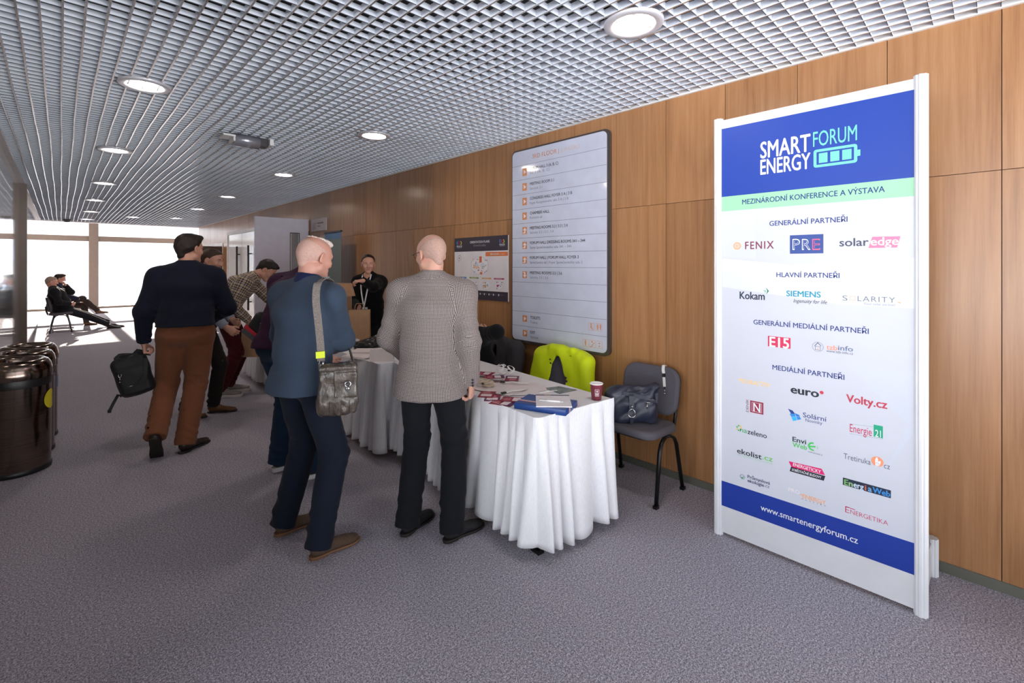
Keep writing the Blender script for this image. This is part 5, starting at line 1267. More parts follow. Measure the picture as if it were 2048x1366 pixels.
# ------------------------------------------------------------------ people
def M_skin(name, c, red=(196, 118, 100)):
    t = NT(name); n = t.noise(14, 3, 0.6); f = t.noise(220, 2, 0.6); c = rgb(*c)
    col = t.ramp(n, [(0.3, tuple(v*0.94 for v in c[:3])+(1,)), (0.66, c), (1.0, rgb(*red))])
    t.bump(f, 0.06, 0.001); t.set(col, 0.47, 0, 0.4)
    t.p.inputs['Subsurface Weight'].default_value = 0.08; t.p.inputs['Subsurface Radius'].default_value = (0.012, 0.005, 0.003); t.p.inputs['Subsurface Scale'].default_value = 0.6
    return t.m
def M_hair(name, c, rough=0.6):
    t = NT(name); n = t.noise(240, 2, 0.7, mapping=(1, 1, 0.22)); c = rgb(*c)
    col = t.ramp(n, [(0.3, tuple(v*0.62 for v in c[:3])+(1,)), (0.7, tuple(min(1, v*1.3) for v in c[:3])+(1,))]); t.bump(n, 0.6, 0.003); return t.set(col, rough, 0, 0.35)
def M_houndstooth(name):
    t = NT(name); uv = t.new('ShaderNodeUVMap'); uv.uv_map = 'cloth'; sp = t.new('ShaderNodeSeparateXYZ'); t.link(uv.outputs[0], sp.inputs[0])
    k = 8/0.0075
    u = t.math('FLOOR', t.math('MULTIPLY', sp.outputs[0], k)); v = t.math('FLOOR', t.math('MULTIPLY', sp.outputs[1], k))
    warp = t.math('LESS_THAN', t.math('FLOORED_MODULO', u, 8.0), 4.0); weft = t.math('LESS_THAN', t.math('FLOORED_MODULO', v, 8.0), 4.0)
    tw = t.math('LESS_THAN', t.math('FLOORED_MODULO', t.math('ADD', u, v), 4.0), 2.0)
    f = t.math('ADD', t.math('MULTIPLY', tw, warp), t.math('MULTIPLY', t.math('SUBTRACT', 1.0, tw), weft))
    nz = t.noise(500, 3); f2 = t.math('ADD', f, t.math('MULTIPLY_ADD', nz, 0.5, -0.25)); 
    col = t.ramp(f2, [(0.15, rgb(50, 42, 45)), (0.85, rgb(176, 164, 160))])
    t.bump(nz, 0.25, 0.001); return t.set(col, 0.95, 0, 0.1, sheen=0.2)
def M_plaid(name):
    t = NT(name); uv = t.new('ShaderNodeUVMap'); uv.uv_map = 'cloth'; sp = t.new('ShaderNodeSeparateXYZ'); t.link(uv.outputs[0], sp.inputs[0])
    def stripes(s, ph): 
        x = t.math('FRACT', t.math('MULTIPLY_ADD', s, 1/0.086, ph))
        return t.ramp(x, [(0.0, rgb(196, 178, 148)), (0.18, rgb(52, 40, 72)), (0.36, rgb(224, 212, 198)), (0.44, rgb(116, 98, 60)), (0.60, rgb(70, 50, 48)), (0.70, rgb(222, 208, 192)), (0.77, rgb(58, 44, 82)), (0.92, rgb(206, 190, 164))], 'CONSTANT')
    col = t.mix(0.5, stripes(sp.outputs[0], 0.1), stripes(sp.outputs[1], 0.4))
    nz = t.noise(400, 3); t.bump(nz, 0.2, 0.001); return t.set(col, 0.9, 0, 0.15)
MAT_EYE = M_plain('eye_white', (226, 220, 214), 0.2); MAT_IRIS = M_plain('dark_iris', (44, 34, 28), 0.15); MAT_LIP = M_plain('lip', (178, 112, 102), 0.45)
MAT_SOLE = M_plain('dark_sole', (34, 26, 22), 0.6)

def dirp(deg): a = math.radians(deg); return V3(0, math.sin(a), math.cos(a))
def rotv(v, axis, deg):
    a = math.radians(deg); k = nrm(axis); v = np.asarray(v, float)
    return v*math.cos(a)+np.cross(k, v)*math.sin(a)+k*np.dot(k, v)*(1-math.cos(a))
def ik(a, t, l1, l2, hint):
    a, t = V3(a), V3(t); d = t-a; D = np.linalg.norm(d); D2 = min(D, (l1+l2)*0.999); u = d/D; t = a+u*D2
    x = (l1*l1-l2*l2+D2*D2)/(2*D2); h = math.sqrt(max(0, l1*l1-x*x)); hint = V3(hint); hh = nrm(hint-u*np.dot(hint, u))
    return a+u*x+hh*h, t

def head_prims(c, R, s=1.0, female=False, slim=1.0):
    X = lambda p: c+R@(V3(p)*s)
    def E(p, r, k=0.012, op=1, rot=None): return Ell(X(p), V3(r)*s, R if rot is None else R@rot, k*s, op)
    def Cp(p, q, ra, rb=None, k=0.012, op=1): return Prim(X(p), X(q), ra*s, (ra if rb is None else rb)*s, k=k*s, op=op)
    jw = 0.86 if female else 1.0
    pr = [E((0, -0.016, 0.030), (0.0755*slim, 0.097, 0.086)), E((0, 0.040, 0.028), (0.060, 0.042, 0.058), 0.03), E((0, 0.034, -0.035), (0.060*jw, 0.050, 0.066), 0.03),
          Cp((-0.050*jw, 0.0, -0.062), (-0.012, 0.068, -0.096), 0.024, 0.020, 0.03), Cp((0.050*jw, 0.0, -0.062), (0.012, 0.068, -0.096), 0.024, 0.020, 0.03), E((0, 0.072, -0.099), (0.022, 0.018, 0.017), 0.02),
          E((-0.040, 0.062, -0.026), (0.022, 0.022, 0.020), 0.022), E((0.040, 0.062, -0.026), (0.022, 0.022, 0.020), 0.022)]
    if female:
        pr[3] = Cp((-0.043, 0.004, -0.050), (-0.010, 0.066, -0.094), 0.019, 0.016, 0.03); pr[4] = Cp((0.043, 0.004, -0.050), (0.010, 0.066, -0.094), 0.019, 0.016, 0.03); pr[2] = E((0, 0.034, -0.034), (0.056, 0.050, 0.064), 0.03)
    pr += [Cp((-0.042, 0.074, 0.020), (-0.014, 0.084, 0.018), 0.010, 0.009, 0.016), Cp((0.042, 0.074, 0.020), (0.014, 0.084, 0.018), 0.010, 0.009, 0.016)]
    pr += [E((-0.032, 0.096, 0.001), (0.019, 0.020, 0.012), 0.012, -1), E((0.032, 0.096, 0.001), (0.019, 0.020, 0.012), 0.012, -1)]
    pr += [E((-0.032, 0.0715, 0.001), (0.0125, 0.0125, 0.0125), 0.003), E((0.032, 0.0715, 0.001), (0.0125, 0.0125, 0.0125), 0.003)]
    pr += [Cp((-0.045, 0.078, 0.0085), (-0.020, 0.082, 0.010), 0.004, 0.004, 0.004), Cp((0.045, 0.078, 0.0085), (0.020, 0.082, 0.010), 0.004, 0.004, 0.004)]
    pr += [Cp((0, 0.084, 0.006), (0, 0.107, -0.030), 0.0085, 0.0125, 0.012), E((-0.0135, 0.096, -0.034), (0.008, 0.011, 0.008), 0.008), E((0.0135, 0.096, -0.034), (0.008, 0.011, 0.008), 0.008)]
    pr += [Cp((-0.020, 0.084, -0.060), (0.020, 0.084, -0.060), 0.0065, 0.0065, 0.006), Cp((-0.017, 0.083, -0.071), (0.017, 0.083, -0.071), 0.0075, 0.0075, 0.006), Cp((-0.024, 0.091, -0.0640), (0, 0.0945, -0.0660), 0.0018, 0.0018, 0.002, -1), Cp((0, 0.0945, -0.0660), (0.024, 0.091, -0.0640), 0.0018, 0.0018, 0.002, -1)]
    for sx in (-1, 1):
        tilt = np.array([[1, 0, 0], [0, math.cos(0.22), math.sin(0.22)], [0, -math.sin(0.22), math.cos(0.22)]])@np.array([[math.cos(sx*0.35), -math.sin(sx*0.35), 0], [math.sin(sx*0.35), math.cos(sx*0.35), 0], [0, 0, 1]])
        pr += [E((sx*0.079*slim, -0.012, -0.006), (0.0085, 0.0185, 0.032), 0.006, 1, tilt), E((sx*0.0895*slim, -0.007, -0.002), (0.009, 0.0115, 0.020), 0.003, -1, tilt), E((sx*0.076*slim, -0.004, -0.030), (0.007, 0.009, 0.010), 0.004)]
    return pr
def hair_prims(style, c, R, s=1.0, slim=1.0):
    X = lambda p: c+R@(V3(p)*s)
    Hf = lambda p, n: Half(X(p), R@V3(n), 0.012*s)
    E = lambda p, r, k=0.012, op=1: Ell(X(p), V3(r)*s, R, k*s, op)
    ears = [E((sx*0.088, 0.002, -0.020), (0.022, 0.030, 0.040), 0.010, -1) for sx in (-1, 1)]
    if style == 'short':
        return [E((0, -0.016, 0.036), (0.083*slim, 0.104, 0.090)), E((0, 0.030, 0.078), (0.062, 0.060, 0.040), 0.03), E((0.012, 0.062, 0.092), (0.045, 0.028, 0.022), 0.02), Prim(X((0, -0.075, 0.0)), X((0, -0.072, -0.06)), 0.045*s, 0.034*s, k=0.03)]+ears+[Hf((0, 0.062, 0.062), (0, 0.72, -0.70)), Hf((0, -0.05, -0.072), (0, 0.55, -0.83))]
    if style == 'crop':          # very short, follows the skull
        return [E((0, -0.017, 0.033), (0.0785*slim, 0.101, 0.0885)), E((0, 0.034, 0.062), (0.056, 0.050, 0.036), 0.03), Prim(X((0, -0.078, 0.0)), X((0, -0.070, -0.055)), 0.038*s, 0.030*s, k=0.03)]+ears+[Hf((0, 0.058, 0.060), (0, 0.72, -0.70)), Hf((0, -0.05, -0.070), (0, 0.55, -0.83))]
    if style == 'stubble':       # shaved horseshoe, bare crown
        return [E((0, -0.0165, 0.0303), (0.0767*slim, 0.0984, 0.0868)), Prim(X((0, -0.080, 0.0)), X((0, -0.072, -0.05)), 0.0335*s, 0.028*s, k=0.03)]+ears+[Hf((0, 0.030, 0.0), (0, 0.86, 0.30)), Hf((0, -0.02, 0.062), (0, 0.45, 0.89)), Hf((0, -0.05, -0.066), (0, 0.4, -0.9))]
    if style == 'white_tuft':
        return [E((0, 0.040, 0.104), (0.040, 0.040, 0.013)), E((0.010, 0.072, 0.090), (0.028, 0.022, 0.013), 0.02), E((-0.01, -0.02, 0.112), (0.046, 0.050, 0.0065), 0.02), Hf((0, 0.086, 0.06), (0, 1, -0.4))]
    if style == 'back':          # pulled back with a low tail
        return [E((0, -0.020, 0.035), (0.0840*slim, 0.104, 0.0905)), E((0, 0.022, 0.066), (0.058, 0.050, 0.034), 0.03), E((0, -0.118, -0.01), (0.030, 0.034, 0.036), 0.02), Prim(X((0, -0.125, -0.02)), X((0, -0.12, -0.16)), 0.024*s, 0.010*s, k=0.02), Prim(X((0, -0.07, 0.0)), X((0, -0.075, -0.05)), 0.044*s, 0.03*s, k=0.03)]+[E((sx*0.092, 0.006, -0.030), (0.016, 0.024, 0.030), 0.010, -1) for sx in (-1, 1)]+[Hf((0, 0.050, 0.078), (0, 0.70, -0.71))]
    if style == 'long':
        return [E((0, -0.018, 0.036), (0.088*slim, 0.108, 0.092)), Prim(X((0, -0.05, 0.0)), X((0, -0.06, -0.12)), 0.080*s, 0.060*s, k=0.03), Hf((0, 0.040, 0.050), (0, 0.88, -0.48))]
    return []

def hand_prims(w, d, n, right, curl=(25, 30, 20), thumb=25, s=1.0, spread=1.0):
    """five separate fingers on a palm: w wrist, d towards the fingers, n the way the palm faces"""
    d = nrm(d); n = nrm(V3(n)-d*np.dot(n, d)); t = np.cross(d, n) if right else np.cross(n, d)   # t = thumb side
    pr = [Prim(w-d*0.02*s, w+d*0.02*s, 0.026*s, 0.030*s, 0.020*s, 0.017*s, U=t, k=0.012), Prim(w+d*0.015*s, w+d*0.078*s, 0.031*s, 0.040*s, 0.016*s, 0.0135*s, U=t, k=0.012), Ell(w+d*0.035*s+t*0.022*s+n*0.008*s, V3(0.017, 0.017, 0.026)*s, np.stack([t, n, d], 1), 0.012)]
    L = [(0.030, 0.070, 0.0088), (0.0100, 0.078, 0.0090), (-0.0100, 0.073, 0.0086), (-0.0290, 0.058, 0.0077)]
    for i, (off, ln, r) in enumerate(L):
        base = w+d*(0.080-0.004*abs(i-1.2))*s+t*off*s*1.0; ang = 0; p = base; fan = (off*1.6*spread)
        for j, (fr, cu) in enumerate(zip((0.45, 0.30, 0.25), curl)):
            ang += cu*(0.9+0.07*i); dd = nrm(d*math.cos(math.radians(ang))+n*math.sin(math.radians(ang))+t*fan*math.cos(math.radians(ang)))
            q = p+dd*ln*fr*s*1.05; pr.append(Prim(p, q, (r-0.0007*j)*s, (r-0.0007*(j+1))*s, k=0.0035 if j else 0.006)); p = q
    b = w+d*0.026*s+t*0.028*s+n*0.006*s; d1 = nrm(d*0.72+t*0.62+n*(0.25+thumb/90.0)); q = b+d1*0.036*s; d2 = nrm(d*0.93+t*0.18+n*(0.25+thumb/60.0)); e = q+d2*0.030*s
    pr += [Prim(b, q, 0.0125*s, 0.0105*s, k=0.008), Prim(q, e, 0.0105*s, 0.0085*s, k=0.004)]
    return pr

def shoe(parent, org, yaw, pitch, mat, sole_mat, s=1.0, style='derby'):
    """org = heel point on the ground (toe point when pitched); local forward +Y"""
    R = np.array([[math.cos(yaw), -math.sin(yaw), 0], [math.sin(yaw), math.cos(yaw), 0], [0, 0, 1]])
    cp, sp = math.cos(pitch), math.sin(pitch); Rx = np.array([[1, 0, 0], [0, cp, sp], [0, -sp, cp]]); R = R@Rx
    o = V3(org); 
    if pitch > 0: o = o-R@V3(0, 0.235*s, 0)
    X = lambda p: o+R@(V3(p)*s)
    th = 0.014 if style != 'sneaker' else 0.030
    pr = [Prim(X((0, 0.030, 0.040+th)), X((0, 0.085, 0.045+th)), 0.034*s, 0.036*s, 0.040*s, 0.036*s, U=R@V3(1, 0, 0), k=0.02), Prim(X((0, 0.07, 0.035+th)), X((0, 0.205, 0.020+th)), 0.036*s, 0.046*s, 0.040*s, 0.024*s, U=R@V3(1, 0, 0), k=0.03),
          Ell(X((0.0, 0.232, 0.014+th)), V3(0.042, 0.055, 0.024)*s, R, 0.02), Prim(X((0, 0.042, 0.05+th)), X((0, 0.046, 0.098+th)), 0.035*s, 0.038*s, 0.044*s, 0.046*s, U=R@V3(1, 0, 0), k=0.02, cuts=[(X((0, 0.046, 0.098+th)), R@V3(0, 0.1, 1))]),
          Half(X((0, 0, th-0.002)), R@V3(0, 0, -1), 0.002)]
    me = soft_mesh('shoe', pr, mat, 0.005, None, 1); so = link('shoe', me, parent)
    # sole
    out = [(0.033, 0.02), (0.036, 0.06), (0.034, 0.10), (0.040, 0.15), (0.049, 0.20), (0.047, 0.245), (0.034, 0.282), (0.012, 0.298), (-0.014, 0.297), (-0.034, 0.280), (-0.046, 0.245), (-0.047, 0.20), (-0.040, 0.15), (-0.034, 0.10), (-0.036, 0.06), (-0.033, 0.02), (-0.022, -0.004), (0.0, -0.012), (0.022, -0.004)]
    m = MB(); rings = []
    for z, g in ((0.004 if style != 'sneaker' else 0, 0.97), (0.006, 1.0), (th, 1.0), (th+0.004, 0.97)): rings.append([X((x*g, y*(1-(1-g)*0.3), z)) for x, y in out])
    m.rings(rings, 0, True, True)
    hl = [p for p in out if p[1] < 0.09]; hl = [(0.035, 0.075), (0.035, 0.02), (0.022, -0.004), (0.0, -0.012), (-0.022, -0.004), (-0.035, 0.02), (-0.035, 0.075)]
    if style != 'sneaker': m.rings([[X((x*0.97, y, 0.0)) for x, y in hl][::-1], [X((x, y, 0.008)) for x, y in hl][::-1]], 0, True, False)
    obj('sole', m, sole_mat, so)
    if style in ('derby', 'sneaker'):
        m = MB()
        for k in range(4):
            y = 0.115+0.020*k; z = 0.075+th-0.0125*k-0.002; m.tube([X((-0.018, y, z-0.004)), X((0, y+0.003, z+0.003)), X((0.018, y, z-0.004))], 0.0022*s, 6)
        obj('lace', m, MAT_BLKPL if style == 'derby' else MAT_WHITEC, so)
    return so, X((0, 0.050, 0.085+th))

def person(label, x, y, heading, Ht, top, legs, feet, arms, lean=3, curve=4, roll=0, twist=0, head=(0, 5), hair=('short', None), skin=None, g=1.0, hip=(0, 0, None),
           h=0.006, hem=0.03, ease=0.010, loose=1.0, shoes=None, collar=None, sleeve_end=1.0, female=False, belly=0.0, uv=False, cat='person', topname='sweater', extras=None, sh=1.0):
    """heading: angle of the facing direction from world +X; feet/arms given in the person's own frame (x right, y forward)"""
    s = Ht/1.75
    root = thing('person', label, cat, (x, y, 0), heading-math.pi/2)
    hipz = hip[2] if hip[2] is not None else 0.935*s
    P = V3(hip[0], hip[1], hipz+0.03*s)
    up1, up2, up3 = dirp(lean*0.5), dirp(lean+curve*0.4), dirp(lean+curve)
    if roll: up1, up2, up3 = [rotv(u, (0, 1, 0), roll*f) for u, f in ((up1, 0.4), (up2, 0.8), (up3, 1.0))]
    W = P+up1*0.13*s; C = W+up2*0.20*s; S = C+up3*0.13*s; N = S+up3*0.055*s-np.cross((1, 0, 0), up3)*0.0
    r1 = V3(1, 0, 0); r3 = nrm(rotv(r1, up3, twist)); r3 = nrm(r3-up3*np.dot(r3, up3)); r2 = nrm(r1+r3)
    hy, hp = math.radians(head[0]), math.radians(head[1])
    nd = nrm(dirp((lean+curve)*0.75+head[1]*0.35))
    HC = N+nd*0.135*s+V3(-math.sin(hy), math.cos(hy), 0)*0.022*s
    Rh = np.array([[math.cos(hy), -math.sin(hy), 0], [math.sin(hy), math.cos(hy), 0], [0, 0, 1]])@np.array([[1, 0, 0], [0, math.cos(hp), math.sin(hp)], [0, -math.sin(hp), math.cos(hp)]])
    if len(head) > 2: a_ = math.radians(head[2]); Rh = Rh@np.array([[math.cos(a_), 0, math.sin(a_)], [0, 1, 0], [-math.sin(a_), 0, math.cos(a_)]])
    sw = 0.172*s*g*sh
    SHO = {+1: S+r3*sw-up3*0.040*s, -1: S-r3*sw-up3*0.040*s}
    body, cloth, pants = [], [], []
    e = ease
    # torso
    bb = [(P-up1*0.05*s, W, .158*g, .132*g, .112*g, .098*g*(1+belly), r1), (W, C, .134*g, .158*g, .100*g*(1+belly), .114*g, r2), (C, S, .158*g, .112*g, .114*g, .078*g, r3)]
    for a, b, ua, ub, va, vb, U in bb: body.append(Prim(a, b, (ua-.012)*s, (ub-.012)*s, (va-.012)*s, (vb-.012)*s, U=U, k=0.06, end=0.5))
    body += [Prim(SHO[-1], SHO[1], 0.044*s, k=0.05), Prim(N-nd*0.03*s, HC-Rh@V3(0, 0.030, 0.062)*s, 0.057*s*(0.86 if female else 1), 0.054*s*(0.86 if female else 1), k=0.03)]
    wseed = int(abs(x*977+y*131)) % 1000
    wr_t = lambda amp, sd: folds(0.3, amp, 12, (0.1, 0.9), 0.4, wseed+sd)
    hemP = P-up1*hem*s
    flare = 1.0+0.10*max(0, hem-0.05)/0.1
    cut = [(hemP, -up1)]
    cloth.append(Prim(hemP+up1*0.0, W, (.176*g*flare)*s+e, (.150*g)*s+e, (.150*g*flare)*s+e, (.112*g*(1+belly))*s+e, U=r1, k=0.05, end=0.6, cuts=cut, wr=folds(0.25, 0.011, 11, (0.5,), 0.7, wseed+1)))
    if hem > 0.02: cloth.append(Prim(P+V3(-0.06*s, -0.040*s, -0.03*s-max(0, hem-0.03)), P+V3(0.06*s, -0.040*s, -0.03*s-max(0, hem-0.03)), 0.100*s*g+e, k=0.06, cuts=cut))
    cloth.append(Prim(W, C, (.146*g)*s+e, (.168*g)*s+e, (.108*g*(1+belly))*s+e, (.120*g)*s+e, U=r2, k=0.07, end=0.5, cuts=cut, wr=folds(0.2*s, 0.009, 10, (0.1,), 0.7, wseed+2)))
    cloth.append(Prim(C, S, (.168*g)*s+e, (.118*g*sh)*s+e, (.120*g)*s+e, (.080*g)*s+e, U=r3, k=0.07, end=0.6))
    cloth.append(Prim(SHO[-1]-up3*0.01*s, SHO[1]-up3*0.01*s, 0.050*s+e, k=0.05))
    for q in (-1, 1): cloth.append(Prim(N-up3*0.005*s, SHO[q]+up3*0.008*s, 0.047*s+e*0.4, 0.044*s+e, k=0.05))
    if collar:
        cr, ch_ = collar; cloth.append(Prim(N-up3*0.03*s, N+nd*ch_*s, (cr+0.012)*s, cr*s, k=0.012, cuts=[(N+nd*ch_*s, nd)]))
    sleeves_pts = {}
    for q in (-1, 1):
        a = arms['R' if q > 0 else 'L']; wrist = V3(a['w'])
        el, wr = ik(SHO[q], wrist, 0.285*s, 0.262*s, a.get('hint', (q*0.5, -0.6, -0.4))); sleeves_pts[q] = (SHO[q], el, wr)
        body += [Prim(SHO[q], el, 0.048*s, 0.038*s, k=0.02), Prim(el, wr, 0.039*s, 0.0265*s, k=0.02, bulge=0.003*s)]
        lu, lf = np.linalg.norm(el-SHO[q]), np.linalg.norm(wr-el); fdir = nrm(wr-el)
        cloth.append(Prim(SHO[q], el, 0.057*s+e, 0.049*s+e, k=0.06, wr=folds(lu, 0.010*loose, 15, (0.95,), 0.40, wseed+q*3+10)))
        endp = el+(wr-el)*sleeve_end
        if sleeve_end > 0.3: cloth.append(Prim(el, endp, 0.050*s+e, (0.037*s+e*0.8) if sleeve_end > 0.8 else 0.044*s+e, k=0.035, wr=folds(lf, 0.009*loose, 16, (0.0, 0.92), 0.28, wseed+q*3+20), cuts=[(endp, fdir)]))
        hd = a.get('d'); hd = fdir if hd is None else nrm(hd)
        body += hand_prims(wr+fdir*0.006*s, hd, V3(a.get('n', (-q, 0.0, 0.0))), q > 0, a.get('curl', (28, 32, 22)), a.get('thumb', 20), s*(0.93 if female else 1.02))
    # legs
    ank = {}
    for q in (-1, 1):
        f = feet['R' if q > 0 else 'L']
        if shoes: 
            so, an = shoe(root, f['p'], math.radians(f.get('yaw', 0)), math.radians(f.get('pitch', 0)), shoes[0], shoes[1], s*0.92, shoes[2] if len(shoes) > 2 else 'derby')
        else: an = V3(f['p'])+V3(0, 0.05, 0.09)
        hj = P+V3(q*0.088*s*g, 0, -0.03*s); kn, an2 = ik(hj, an, 0.445*s, 0.435*s, f.get('hint', (q*0.06, 1, 0.0))); ank[q] = (hj, kn, an2)
        body += [Prim(hj, kn, 0.082*s, 0.052*s, k=0.04), Prim(kn, an2, 0.052*s, 0.036*s, k=0.02, bulge=0.008*s)]
        lt, lsn = np.linalg.norm(kn-hj), np.linalg.norm(an2-kn); sd = nrm(an2-kn); endp = an2+sd*legs.get('drop', 0.045)
        lr = legs['r']
        pants.append(Prim(hj, kn, lr[0]*0.93*s, lr[1]*s, k=0.06, wr=folds(lt, 0.009, 13, (0.05, 0.95), 0.28, wseed+q+30)))
        pants.append(Prim(kn, endp, lr[1]*s, lr[2]*s, k=0.025, wr=folds(lsn, 0.014*legs.get('fold', 1), 15, (0.02, 0.90), 0.24, wseed+q+40), cuts=[(endp, sd)], end=0.6))
    wz = W+(P-W)*0.25 if hem < 0.02 else P+up1*0.015*s
    pants += [Prim(P-up1*0.05*s, wz, .154*g*s, .142*g*s, .116*g*s, .104*g*s, U=r1, k=0.06, end=0.4, cuts=[(wz, up1)]), Prim(P+V3(-0.055*s, -0.042*s, -0.03*s), P+V3(0.055*s, -0.042*s, -0.03*s), 0.080*s*g, k=0.06)]
    body += head_prims(HC, Rh, s*0.99, female)
    sk = skin
    hcen = HC
    def mf(cen):
        q = (cen-hcen)@Rh/(s*0.99); out = np.zeros(len(cen), int)
        for sx in (-1, 1):
            d = np.sqrt((q[:, 0]-sx*0.032)**2+(q[:, 2]-0.0005)**2); out[(np.abs(q[:, 0]-sx*0.032)/0.0125)**2+((q[:, 2]-0.0005)/0.0058)**2 + 1e3*np.maximum(0, 0.070-q[:, 1]) < 1] = 1
            out[(d < 0.0055) & (q[:, 1] > 0.07) & (np.abs(q[:, 2]-0.0005) < 0.0055)] = 2
        out[(np.abs(q[:, 0])/0.022)**2+((q[:, 2]+0.0655)/0.0105)**2+1e3*np.maximum(0, 0.084-q[:, 1]) < 1] = 3
        return out
    me = soft_mesh('body', body, [sk, MAT_EYE, MAT_IRIS, MAT_LIP], h*0.75, None, 1, mf); link('body', me, root)
    nz = noise_fn(30, 0.0016, 9, wseed, (1, 1, 1.6))
    if uv:
        ref = Prim(hemP, S, .16*s, va=.16*s, U=r1)
        for c_ in cloth[:8]:
            if abs(float(np.dot(c_.W, up2))) > 0.8 and c_.ua > 0.12*s: c_.uvp = ref
    me = soft_mesh(topname, cloth, top, h, nz, 1, None, uv); link(topname, me, root)
    me = soft_mesh('trousers', pants, legs['m'], h, nz, 1); link('trousers', me, root)
    hs, hm = hair
    if hs:
        hn = noise_fn(170, 0.0016, 10, wseed+3, (1, 1, 3.0)); hn2 = noise_fn(60, 0.0018, 8, wseed+4)
        pr = hair_prims(hs, HC, Rh, s*0.99)
        amp = 0.0 if hs == 'stubble' else 1.0
        me = soft_mesh('hair', pr, hm, h*0.75, (lambda P_: hn(P_)+hn2(P_)) if amp else None, 1); link('hair', me, root)
        if hs not in ('white_tuft', 'stubble'):
            br = []
            X = lambda p: HC+Rh@(V3(p)*s*0.99)
            for sx in (-1, 1): br.append(Prim(X((sx*0.046, 0.0835, 0.024)), X((sx*0.018, 0.0935, 0.025)), (0.0022 if female else 0.0035)*s, (0.0028 if female else 0.0042)*s, k=0.001))
            me = soft_mesh('eyebrows', br, hm, h*0.5, None, 0); link('eyebrows', me, root)
    return dict(root=root, s=s, P=P, W=W, C=C, S=S, N=N, HC=HC, Rh=Rh, sho=SHO, arm=sleeves_pts, leg=ank, r3=r3, up3=up3)
def world_pt(p, v): p['root'].matrix_basis; c, s_ = math.cos(p['root'].rotation_euler.z), math.sin(p['root'].rotation_euler.z); l = p['root'].location; return Vector((l.x+v[0]*c-v[1]*s_, l.y+v[0]*s_+v[1]*c, v[2]))
def local_of(x, y, heading):
    a = heading-math.pi/2; c, s_ = math.cos(a), math.sin(a)
    def f(v): dx, dy = v.x-x, v.y-y; return (dx*c+dy*s_, -dx*s_+dy*c, v.z)
    return f
SK1 = M_skin('skin_fair', (206, 156, 136)); SK2 = M_skin('skin_pink', (212, 156, 138), (206, 112, 96)); SK3 = M_skin('skin_light', (204, 152, 130))
D2R = math.radians
# ---- bald man in the houndstooth blazer
hd = D2R(40); gx, gy = 1.575, 2.315; Lg = local_of(gx, gy, hd)
lh = Lg(at_z(806, 1073)); rh = Lg(at_z(890, 1085))
MAT_BLKTR = M_cloth('black_trousers', (24, 25, 30), 0.2, 300, 0.9, 0.2); MAT_BSHOE = M_plain('black_suede', (26, 25, 28), 0.7, var=0.15, scale=60)
G = person('bald man in a grey houndstooth blazer seen from behind, at the front table', gx, gy, hd, 1.785, M_houndstooth('houndstooth_wool'), dict(m=MAT_BLKTR, r=(0.102, 0.078, 0.070), drop=0.05), 
    dict(L=dict(p=(lh[0], lh[1], 0), yaw=-22), R=dict(p=(rh[0], rh[1], 0), yaw=-42)),
    dict(R=dict(w=(0.238, 0.03, 0.885), hint=(0.3, -0.95, 0), d=(-0.05, 0.12, -1), n=(-1, 0.1, 0), curl=(48, 52, 30)), L=dict(w=(-0.16, 0.20, 0.95), hint=(-0.8, -0.6, 0), n=(1, -0.2, 0), curl=(45, 50, 30))),
    lean=1, curve=5, head=(48, 6), hair=('stubble', M_plain('grey_stubble', (180, 146, 132), 0.75, var=0.12, scale=120)), skin=SK1, g=1.02, h=0.0055, hem=0.155, ease=0.014, shoes=(MAT_BSHOE, MAT_SOLE, 'boot'), collar=(0.068, 0.030), uv=True, topname='blazer', belly=0.04, sh=1.06)
hb = lambda p, q=G: Vector(tuple(q['HC']+q['Rh']@(V3(p)*q['s']*0.99)))
m = MB()
for sx in (-1, 1):
    m.tube([hb((sx*0.072, 0.098, 0.006)), hb((sx*0.079, 0.05, 0.008)), hb((sx*0.0845, 0.0, 0.010)), hb((sx*0.0825, -0.012, 0.004)), hb((sx*0.081, -0.022, -0.010))], 0.0016, 6)
    m.tube([hb((sx*0.033+0.024*math.cos(a), 0.104-0.10*abs(sx*0.033+0.024*math.cos(a))*0.2, 0.001+0.017*math.sin(a))) for a in [2*math.pi*k/20 for k in range(20)]], 0.0012, 6, closed=True)
    m.tube([hb((sx*0.057, 0.103, 0.006)), hb((sx*0.072, 0.098, 0.006))], 0.0016, 6)
m.tube([hb((-0.010, 0.104, 0.004)), hb((0, 0.108, 0.007)), hb((0.010, 0.104, 0.004))], 0.0012, 6)
obj('glasses', m, M_plain('thin_glasses_frame', (60, 40, 36), 0.3, 0.4), G['root'])
m = MB(); a_, b_e, w_ = G['arm'][1]; fd = nrm(w_-b_e); od = nrm(np.cross(fd, (0, 1, 0)))
for k in range(3):
    c = b_e+(w_-b_e)*(0.97-0.075*k)+nrm(V3(0.35, -1, 0)-fd*np.dot((0.35, -1, 0), fd))*0.054; m.sphere(tuple(c), 0.0075, 10, 0, (1, 1, 1))
obj('cuff_button', m, M_plain('dark_button', (30, 32, 46), 0.3), G['root'])

